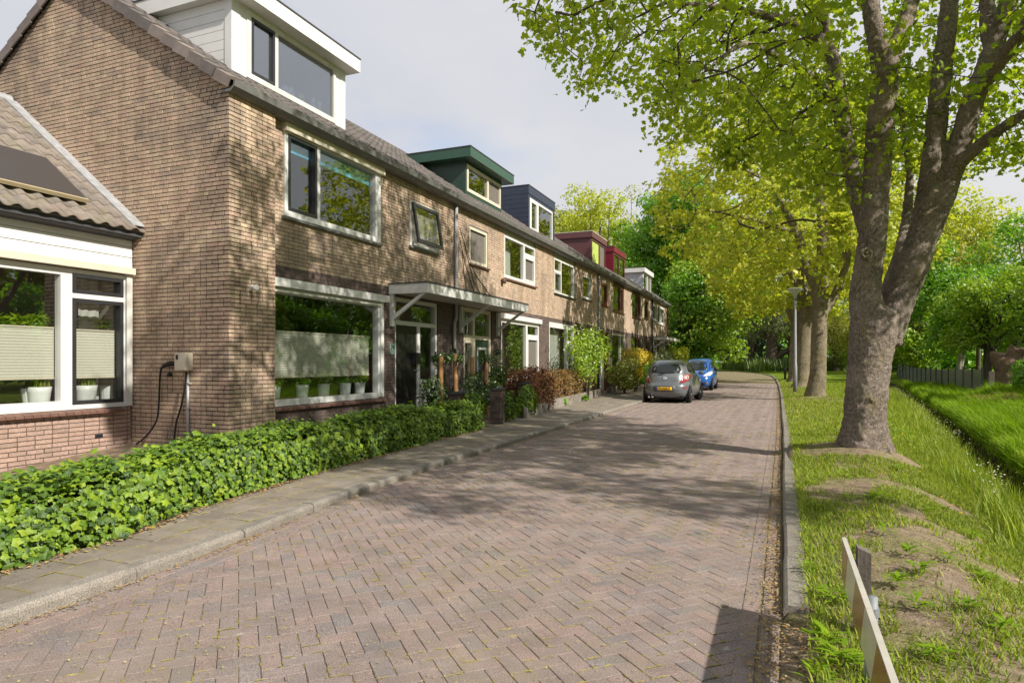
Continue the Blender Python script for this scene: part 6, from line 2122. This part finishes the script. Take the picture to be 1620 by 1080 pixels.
B, tall = (lambda k: (B[k], tall[k]))(rng.random(len(B)) > .62 * bare)
blades('grass', B, .042 + .085 * tall, .0075 + .003 * (B[:, 1] / 13), .03 + .05 * tall, LM['grass'])
B = bank_field(60000, 13, 48, lambda P: np.array([shows(p, 30) for p in P]) & (np.hypot(P[:, 0] - 1.05, P[:, 1] - 26) > .5))
blades('grass', B, .07 + .05 * sstep(2, 3.5, B[:, 0]), .016, .05, LM['grass'])
# long grass on the ditch edges and the far bank
n = 85000
y = 5 + 45 * rng.random(n) ** 1.3
x = xd(y) + .38 + rng.random(n) ** 1.3 * 5.4
B = np.stack([x, y, gz(x, y)], 1)
B = B[np.array([shows(p, 40) for p in B])]
lump = np.array([mnoise.fractal(Vector((p[0] * 1.1, p[1] * .7, 2)), 1.0, 2.0, 3) for p in B])
blades('long_grass', B, np.clip(.25 + .32 * lump, .1, .6), .014 + .0004 * B[:, 1], .16, LM['grass2'], lean=(-.25, -.1, 0))
n = 9000
y = 5 + 40 * rng.random(n) ** 1.3
x = xd(y) - .45 + rng.normal(0, .2, n)
B = np.stack([x, y, gz(x, y)], 1)
B = B[np.array([shows(p, 20) for p in B])]
blades('bank_edge_grass', B, .34, .013, .14, LM['grass'])
k = rng.random(len(B)) < .012
S_ = B[k]
Ps = np.repeat(S_, 6, axis=0) + np.array([0, 0, .42]) + rng.normal(0, .05, (len(S_) * 6, 3))
V, F = leaf_arrays(Ps, rng.normal(0, .3, Ps.shape) + np.array([0, 0, 1]), .03, FOLD)
tag(put('white_umbels', V, F, LM['petal']), kind='stuff')
n = 450
y = 7 + 30 * rng.random(n); x = xr(y) + 1.2 + rng.random(n) * 6.5
P_ = np.stack([x, y, gz(x, y) + .14], 1); P_ = P_[np.array([shows(p, 0) for p in P_])]
V, F = leaf_arrays(P_, np.tile([0, 0, 1.0], (len(P_), 1)) + rng.normal(0, .2, P_.shape), .03, star(5, .4, .5))
tag(put('dandelions', V, F, LM['dandelion']), kind='stuff')
# broad leaved weeds in rosettes
spots = [(1440, 880, .16), (1455, 905, .15), (1400, 845, .13), (1320, 945, .16), (1500, 880, .12), (1420, 925, .14), (1470, 800, .12), (1390, 790, .2), (1560, 900, .14), (1345, 790, .14), (1290, 800, .12), (1285, 900, .13), (1530, 960, .14), (1310, 1010, .16), (1330, 1040, .18), (1295, 1060, .14), (1450, 960, .14), (1420, 740, .14), (1590, 990, .14), (1480, 1040, .12), (1360, 870, .1), (1540, 820, .13)]
WV, WF = [], []
for i, (u, v, s) in enumerate(spots):
    r = ray(u, v); t_ = (.08 - EYE) / r[2]
    px_, py2 = r[0] * t_, r[1] * t_
    pz_ = float(gz(px_, py2))
    s = s * .72
    n = 26
    a = rng.uniform(0, 6.28, n); q = rng.uniform(.2, .8, n) * s
    P_ = np.stack([px_ + q * np.cos(a), py2 + q * np.sin(a), pz_ + .025 + .05 * rng.random(n)], 1)
    Nn = np.stack([.6 * np.cos(a), .6 * np.sin(a), np.ones(n)], 1)
    # leaves point outward
    Tn = unit(np.stack([np.cos(a), np.sin(a), .25 * np.ones(n)], 1)); Bn = unit(np.cross(Nn, Tn)); Nn2 = np.cross(Tn, Bn)
    T = OVAL[0] * np.array([.62, 1.0, 1.0])
    V = P_[:, None, :] + (s * rng.uniform(.35, .9, n))[:, None, None] * (T[None, :, 0:1] * Bn[:, None, :] + T[None, :, 1:2] * Tn[:, None, :] + T[None, :, 2:3] * Nn2[:, None, :])
    F = (np.arange(n)[:, None, None] * 6 + OVAL[1][None])
    WV.append(V.reshape(-1, 3)); WF.append(F.reshape(-1, F.shape[-1]) + 156 * i)
tag(put('weeds', np.concatenate(WV), np.concatenate(WF), LM['grass2']), kind='stuff')
# dry bits swept along the kerbs and over the road
def scatter(name, n, fx_, fy_, fz_, size, m, tm=FOLD):
    y = fy_(n); x = fx_(y, len(y))
    P_ = np.stack([x, y, fz_(x, y)], 1)
    P_ = P_[np.array([shows(p, 0) for p in P_])]
    V, F = leaf_arrays(P_, rng.normal(0, .22, P_.shape) + np.array([0, 0, 1]), size * rng.uniform(.5, 1.3, len(P_)), tm)
    return tag(put(name, V, F, m), kind='stuff')
scatter('leaf_litter', 7000, lambda y, n: xr(y) - .015 - np.abs(rng.normal(0, .07, n)), lambda n: 2 + 32 * rng.random(n) ** 1.5, lambda x, y: .014 + 0 * x + .012 * rng.random(len(x)), .022, LM['litter'])
scatter('leaf_litter', 2600, lambda y, n: xl(y) + .015 + np.abs(rng.normal(0, .05, n)), lambda n: 1.5 + 26 * rng.random(n) ** 1.3, lambda x, y: .012 + 0 * x, .02, LM['litter'])
scatter('fallen_blossom', 8000, lambda y, n: xl(y) + (xr(y) - xl(y)) * rng.random(n), lambda n: 1.5 + 18 * rng.random(n) ** 1.2, lambda x, y: .012 + 0 * x, .013, LM['tan'])
scatter('leaf_litter', 1500, lambda y, n: hf(y) + .05 + np.abs(rng.normal(0, .06, n)), lambda n: 1.5 + 10 * rng.random(n), lambda x, y: .082 + 0 * x, .03, LM['litter'])
HXb_, HYb_ = np.array(HXb), np.array(HYb)
nm = 9000
im = rng.choice(np.where(Cb[:, 1] < 14)[0], nm)
sd = rng.random(nm) < .5
ax = np.array(Ab)[im] + np.where(sd, 0, R(90))
along = rng.uniform(-1, 1, nm) * np.where(sd, HXb_[im], HYb_[im])
acr = np.where(sd, HYb_[im], HXb_[im]) + .002
cx_, cy_ = np.cos(ax), np.sin(ax)
Pm3 = np.stack([Cb[im, 0] + cx_ * along - cy_ * acr, Cb[im, 1] + cy_ * along + cx_ * acr, np.full(nm, .0015)], 1)
where_ = np.array([mnoise.noise(Vector((q[0] * 1.1, q[1] * 1.1, 4))) for q in Pm3]) > -.12
Pm3, cx_, cy_ = Pm3[where_], cx_[where_], cy_[where_]
le = rng.uniform(.006, .035, len(Pm3)); wi_ = rng.uniform(.002, .006, len(Pm3))
Dv, Sv = np.stack([cx_, cy_, 0 * cx_], 1), np.stack([-cy_, cx_, 0 * cx_], 1)
Vm = np.stack([Pm3 - Dv * le[:, None], Pm3 - Sv * wi_[:, None], Pm3 + Dv * le[:, None], Pm3 + Sv * wi_[:, None], Pm3 + np.array([0, 0, .004])], 1).reshape(-1, 3)
Fm = (np.arange(len(Pm3))[:, None, None] * 5 + np.array([(0, 1, 4), (1, 2, 4), (2, 3, 4), (3, 0, 4)])[None]).reshape(-1, 3)
nt2 = 2600
Ctn = np.array(Ct); it = rng.choice(np.where(Ctn[:, 1] < 14)[0], nt2)
side_ = rng.random(nt2) < .5
lo_ = rng.uniform(-.15, .15, nt2)
Pt = np.stack([Ctn[it, 0] + np.where(side_, lo_, .15), Ctn[it, 1] + np.where(side_, .15, lo_), np.full(nt2, .0725)], 1)
lt, wt = rng.uniform(.015, .06, nt2), rng.uniform(.003, .008, nt2)
Dt = np.where(side_[:, None], np.array([[1., 0, 0]]), np.array([[0, 1., 0]])); St = np.where(side_[:, None], np.array([[0, 1., 0]]), np.array([[1., 0, 0]]))
Vt = np.stack([Pt - Dt * lt[:, None], Pt - St * wt[:, None], Pt + Dt * lt[:, None], Pt + St * wt[:, None], Pt + np.array([0, 0, .004])], 1).reshape(-1, 3)
Vm, Fm = np.concatenate([Vm, Vt]), np.concatenate([Fm, (np.arange(nt2)[:, None, None] * 5 + np.array([(0, 1, 4), (1, 2, 4), (2, 3, 4), (3, 0, 4)])[None]).reshape(-1, 3) + len(Vm)])
LM['moss'] = leaf_mat('joint_moss', [(.26, .225, .07), (.32, .28, .08), (.20, .18, .06), (.30, .24, .11)], .1, .0)
tag(put('joint_moss', Vm, Fm, LM['moss']), kind='stuff')
scatter('leaf_litter', 1500, lambda y, n: -.02 + .3 * rng.random(n), lambda n: 1.5 + 2.5 * rng.random(n), lambda x, y: np.maximum(gz(x, y), .01) + .006, .022, LM['litter'])
scatter('verge_litter', 1600, lambda y, n: .2 + 2.2 * rng.random(n), lambda n: 2 + 9 * rng.random(n), lambda x, y: gz(x, y) + .012, .028, LM['litter'])
for i, (u, v, lab) in enumerate([(240, 834, 'single yellow fallen leaf on the pavement tiles')]):
    r = ray(u, v); t_ = (.08 - EYE) / r[2]
    V, F = leaf_arrays([(r[0] * t_, r[1] * t_, .085)], [(.2, .1, 1)], .11, MAPLE)
    o = put('fallen_leaf', V, F, LM['yellow'], None, (r[0] * t_, r[1] * t_, .078)); tag(o, lab, 'leaf')

# ------------------------------------------------------------------ cars
def car(label, slices, loc, rz, paint, group, n_low=4.5):
    """a body of stacked plan outlines: (z, y_rear, y_front, half width, squareness)"""
    t = thing('parked_car', label, 'car', loc, group, rz)
    zs = np.array([s[0] for s in slices])
    A = np.array(slices, float)
    zi = []
    for i in range(len(zs) - 1):
        k = 3 if zs[i + 1] - zs[i] > .04 else 2
        zi += list(np.linspace(zs[i], zs[i + 1], k, endpoint=False))
    zi.append(zs[-1])
    zi = np.array(zi)
    prm = lambda z: [np.interp(z, zs, A[:, c]) for c in range(1, 5)]
    m = 72
    V = []
    for z in zi:
        yr, yf, w_, e = prm(z)
        th_ = np.linspace(0, 2 * math.pi, m, endpoint=False)
        c, s = np.cos(th_), np.sin(th_)
        V.append(np.stack([w_ * np.sign(c) * np.abs(c) ** (2 / e), (yf + yr) / 2 + (yf - yr) / 2 * np.sign(s) * np.abs(s) ** (2 / e), np.full(m, z)], 1))
    V = np.concatenate(V)
    F = [(i * m + k, i * m + (k + 1) % m, (i + 1) * m + (k + 1) % m, (i + 1) * m + k) for i in range(len(zi) - 1) for k in range(m)]
    me = bpy.data.meshes.new('body')
    me.from_pydata([tuple(q) for q in V], [], F + [tuple(range(m - 1, -1, -1)), tuple((len(zi) - 1) * m + k for k in range(m))])
    me.polygons.foreach_set('use_smooth', [True] * len(me.polygons))
    body = link('body', me, paint, t)
    def surf_y(x, z, rear=True):
        yr, yf, w_, e = prm(z)
        q = (1 - min(abs(x) / w_, .9999) ** e) ** (1 / e)
        return (yf + yr) / 2 + (-(yf - yr) / 2 if rear else (yf - yr) / 2) * q
    def surf_x(y, z):
        yr, yf, w_, e = prm(z)
        q = abs(y - (yf + yr) / 2) / ((yf - yr) / 2)
        return w_ * (1 - min(q, .9999) ** e) ** (1 / e)
    def patch(name, outline, where, m_, off=.006, rings=4, par=None, smooth=True):
        """an outline in (x, z) on the rear or front, in (y, z) on the side, laid on the body"""
        O = np.array(outline, float)
        # refine the outline
        R_ = []
        for i in range(len(O)):
            a, b = O[i], O[(i + 1) % len(O)]
            for k in range(4):
                R_.append(a + (b - a) * k / 4)
        O = np.array(R_)
        c = O.mean(0)
        vs, n_ = [], len(O)
        for r in range(rings, 0, -1):
            for q in c + (O - c) * r / rings:
                vs.append(q)
        vs.append(c)
        W = []
        for a, z in vs:
            if where == 'rear': W.append((a, surf_y(a, z) - off, z))
            elif where == 'front': W.append((a, surf_y(a, z, False) + off, z))
            else: W.append(((surf_x(a, z) + off) * (1 if where == 'right' else -1), a, z))
        # a rim back to the body gives it thickness
        base = len(W)
        for a, z in O:
            if where == 'rear': W.append((a, surf_y(a, z) + .02, z))
            elif where == 'front': W.append((a, surf_y(a, z, False) - .02, z))
            else: W.append(((surf_x(a, z) - .02) * (1 if where == 'right' else -1), a, z))
        fs = []
        for r in range(rings - 1):
            for k in range(n_):
                fs.append((r * n_ + k, r * n_ + (k + 1) % n_, (r + 1) * n_ + (k + 1) % n_, (r + 1) * n_ + k))
        ce = base - 1
        for k in range(n_):
            fs.append(((rings - 1) * n_ + k, (rings - 1) * n_ + (k + 1) % n_, ce))
            fs.append((base + k, base + (k + 1) % n_, (k + 1) % n_, k))
        return MB().add(W, fs).build(name, m_, par or t, local=True, smooth=smooth)
    return t, body, patch, surf_y, surf_x
def ell(cx_, cz_, rx, rz_, n=14, rot=0, sq=2.0):
    out = []
    for k in range(n):
        a = 2 * math.pi * k / n
        x = rx * math.copysign(abs(math.cos(a)) ** (2 / sq), math.cos(a)); z = rz_ * math.copysign(abs(math.sin(a)) ** (2 / sq), math.sin(a))
        out.append((cx_ + x * math.cos(rot) - z * math.sin(rot), cz_ + x * math.sin(rot) + z * math.cos(rot)))
    return out
CARGLASS = plain('car_glass', (.012, .016, .016), .04, .6, .05, 2, 0)
RED = plain('red_lens', (.30, .012, .02), .15, .6, .05, 3, 0, coat=.8)
CLEAR = plain('clear_lens', (.62, .60, .60), .1, .6, .05, 3, 0, coat=.8)
CHROME = plain('chrome', (.6, .6, .62), .15, .5, .05, 3, 0, metal=1)
def car_wheel(t, x, y, r=.29, steer=0, side=1):
    tp = [(r * .62, -.09), (r * .9, -.095), (r, -.07), (r, .07), (r * .9, .095), (r * .62, .09)]
    ty = MB().lathe(tp, (0, 0, 0), 28, 'x').build('wheel', M['rubber'], t, local=True, smooth=False)
    ty.location = (x, y, r); ty.rotation_euler = (0, 0, steer)
    rim = MB()
    rim.lathe([(r * .64, .06 * side), (r * .64, .092 * side), (r * .56, .085 * side)], (0, 0, 0), 24, 'x')
    for k in range(7):
        a = 2 * math.pi * k / 7
        d, n_ = Vector((0, math.cos(a), math.sin(a))), Vector((0, -math.sin(a), math.cos(a)))
        p0, p1 = d * .03, d * r * .6
        X = Vector((.086 * side, 0, 0))
        rim.prism([p0 + n_ * .02 + X, p1 + n_ * .03 + X, p1 - n_ * .03 + X, p0 - n_ * .02 + X], (-.02 * side, 0, 0))
    rim.lathe([(.045, .06 * side), (.045, .095 * side), (.02, .10 * side)], (0, 0, 0), 12, 'x')
    rim.build('rim', M['steel'], ty, local=True)
paint = plain('grey_car_paint', (.155, .168, .185), .28, .5, .04, 3, 0, metal=.35, coat=.7)
gl = [(.17, -1.60, 1.60, .70, 4.5), (.24, -1.70, 1.70, .77, 4.6), (.34, -1.775, 1.76, .80, 4.6), (.48, -1.80, 1.79, .825, 4.4), (.60, -1.785, 1.785, .835, 4.2), (.655, -1.75, 1.77, .836, 4.0), (.69, -1.715, 1.75, .835, 3.8), (.80, -1.69, 1.70, .83, 3.6), (.90, -1.66, 1.50, .815, 3.4), (.97, -1.62, 1.15, .79, 3.3), (1.03, -1.585, .98, .765, 3.2), (1.15, -1.51, .78, .725, 3.2), (1.27, -1.41, .56, .68, 3.2), (1.36, -1.31, .36, .63, 3.0), (1.43, -1.18, .15, .56, 2.9), (1.475, -.98, -.05, .46, 2.7), (1.495, -.80, -.25, .33, 2.5)]
g_loc = at(1053, 637, 23.2)
g_loc = (-3.70, 24.55, 0.0)
t, body, patch, sy_, sx_ = car('grey three door hatchback with a yellow plate parked at the kerb', gl, g_loc, R(-1.5), paint, 'cars parked along the kerb')
patch('rear_window', [(-.60, 1.04), (-.66, 1.10), (-.60, 1.26), (-.50, 1.335), (0, 1.365), (.50, 1.335), (.60, 1.26), (.66, 1.10), (.60, 1.04), (0, 1.015)], 'rear', CARGLASS, .008)
for s in (-1, 1):
    l_ = patch('tail_light', [(s * x, z) for x, z in ((.50, .70), (.56, .86), (.63, .97), (.70, 1.0), (.775, .97), (.79, .88), (.74, .78), (.62, .70))], 'rear', RED, .016)
    patch('lens_ring', ell(s * .675, .88, .075, .075), 'rear', CLEAR, .026, par=l_)
    patch('lens', ell(s * .675, .88, .055, .055), 'rear', RED, .030, par=l_)
    patch('lens_centre', ell(s * .675, .88, .03, .03), 'rear', CLEAR, .034, par=l_)
    patch('side_window', [(-1.05, 1.06), (-1.10, 1.16), (-.95, 1.33), (-.30, 1.40), (.15, 1.36), (.55, 1.22), (.85, 1.02), (0, .98)], 'right' if s > 0 else 'left', CARGLASS, .006)
    patch('reflector', [(s * .60, .50), (s * .72, .50), (s * .72, .535), (s * .60, .535)], 'rear', RED, .008)
    mr = MB()
    mr.lathe([(.02, 0), (.09, .03), (.10, .09), (.06, .13)], (0, 0, 0), 14, 'x')
    o = mr.build('mirror', paint, t, local=True, smooth=True)
    o.location = (s * .80, .62, 1.02); o.scale = (s * 1.3, .7, .75)
    for y in (-1.13, 1.13):
        ar = MB().lathe([(.335, -.10), (.335, .012)], (0, 0, 0), 26, 'x').build('wheel_arch', M['rubber'], t, local=True)
        ar.location = (s * .778, y, .32); ar.scale = (s, 1, 1)
        car_wheel(t, s * .715, y, .29, R(-14) if y > 0 else 0, s)
patch('bumper_recess', [(-.34, .40), (-.38, .53), (-.30, .62), (.30, .62), (.38, .53), (.34, .40)], 'rear', plain('grey_recess', (.075, .08, .09), .4, .4, .05, 3, 0), .004)
pl_ = patch('number_plate', [(-.26, .445), (-.26, .555), (.26, .555), (.26, .445)], 'rear', plain('yellow_plate', (.62, .36, .01), .4, .4, .03, 3, 0), .018)
text('79-ZKR-7', .098, (0, sy_(0, .5) - .022, .50), (R(90), 0, 0), M['ink'], pl_, ext=.001)
patch('blue_band', [(-.258, .447), (-.258, .553), (-.225, .553), (-.225, .447)], 'rear', plain('blue_plate_band', (.02, .06, .35), .4, .4, .03, 3, 0), .021, par=pl_)
patch('boot_badge', ell(0, .855, .075, .06), 'rear', CHROME, .012)
patch('boot_seam', [(-.52, .662), (-.52, .672), (.52, .672), (.52, .662)], 'rear', M['rubber'], .003)
patch('windscreen', [(-.62, 1.02), (-.52, 1.30), (0, 1.36), (.52, 1.30), (.62, 1.02), (0, .99)], 'front', CARGLASS, .006)
wi = MB(); wi.box(-.26, -.02, -1.66, -1.62, 1.02, 1.05).build('rear_wiper', M['rubber'], t, local=True)
MB().box(-.60, .60, -1.63, 1.5, .15, .24).build('underbody', M['rubber'], t, local=True)
mb = MB()
for s in (-.52, -.40):
    mb.tube([(s, -1.45, .22), (s, -1.78, .21)], .038, 12)
mb.build('exhaust', CHROME, t, local=True)['kind'] = 'stuff'
MB().tube([(.66, -.72, 1.385), (.66, -.05, 1.385)], .006, 5).build('roof_trim', M['rubber'], t, local=True)
patch('door_handle', [(-.30, .86), (-.30, .895), (-.12, .895), (-.12, .86)], 'right', paint, .02)

bpaint = plain('blue_car_paint', (.012, .085, .33), .22, .5, .04, 3, 0, coat=.8)
bl_ = [(.17, -1.62, 1.60, .70, 4.5), (.26, -1.70, 1.68, .79, 4.6), (.45, -1.74, 1.73, .83, 4.2), (.62, -1.75, 1.70, .84, 3.8), (.78, -1.74, 1.60, .84, 3.4), (.90, -1.73, 1.42, .83, 3.2), (1.0, -1.71, 1.15, .80, 3.1), (1.12, -1.66, .98, .77, 3.1), (1.28, -1.58, .78, .72, 3.1), (1.42, -1.48, .55, .67, 3.0), (1.52, -1.32, .30, .60, 2.9), (1.59, -1.05, .0, .48, 2.7), (1.615, -.8, -.25, .33, 2.5)]
t, body, patch, sy_, sx_ = car('blue compact car facing the camera behind the grey hatchback', bl_, (-4.02, 35.3, 0), R(180), bpaint, 'cars parked along the kerb')
patch('windscreen', [(-.66, 1.03), (-.60, 1.30), (-.50, 1.47), (0, 1.50), (.50, 1.47), (.60, 1.30), (.66, 1.03), (0, .99)], 'front', CARGLASS, .007)
for s in (-1, 1):
    patch('headlight', [(s * x, z) for x, z in ((.36, .70), (.42, .78), (.62, .93), (.76, .98), (.78, .86), (.70, .74))], 'front', CLEAR, .016)
    patch('side_window', [(-1.2, 1.05), (-1.2, 1.35), (-.6, 1.48), (.1, 1.46), (.55, 1.28), (.90, 1.02)], 'right' if s > 0 else 'left', CARGLASS, .006)
    patch('fog_light', ell(s * .58, .38, .06, .05), 'front', CHROME, .012)
    mr = MB().lathe([(.02, 0), (.09, .03), (.10, .09), (.06, .13)], (0, 0, 0), 14, 'x').build('mirror', M['rubber'], t, local=True, smooth=True)
    mr.location = (s * .81, .72, 1.05); mr.scale = (s * 1.3, .7, .8)
    for y in (-1.12, 1.10):
        ar = MB().lathe([(.335, -.10), (.335, .012)], (0, 0, 0), 26, 'x').build('wheel_arch', M['rubber'], t, local=True)
        ar.location = (s * .782, y, .32); ar.scale = (s, 1, 1)
        car_wheel(t, s * .72, y, .29, 0, s)
patch('lower_grille', [(-.45, .27), (-.50, .40), (.50, .40), (.45, .27)], 'front', M['rubber'], .008)
pl_ = patch('number_plate', [(-.26, .47), (-.26, .58), (.26, .58), (.26, .47)], 'front', plain('yellow_plate_front', (.62, .36, .01), .4, .4, .03, 3, 0), .012)
patch('bonnet_badge', ell(0, .74, .05, .05), 'front', CHROME, .012)
MB().box(-.60, .60, -1.5, 1.5, .15, .24).build('underbody', M['rubber'], t, local=True)
# a light stone on the verge
for u, v, lab in ((1535, 745, 'pale yellow mown stub of a branch in the grass'),):
    r = ray(u, v); t_ = (-.05 - EYE) / r[2]; q = (r[0] * t_, r[1] * t_); zq = float(gz(*q))
    o = MB().tube([(q[0] - .18, q[1] + .1, zq + .03), (q[0], q[1], zq + .06), (q[0] + .15, q[1] - .12, zq + .03)], [.03, .045, .03], 8).build('branch_stub', M['stake'], None, (q[0], q[1], zq), smooth=True)
    tag(o, lab, 'branch')
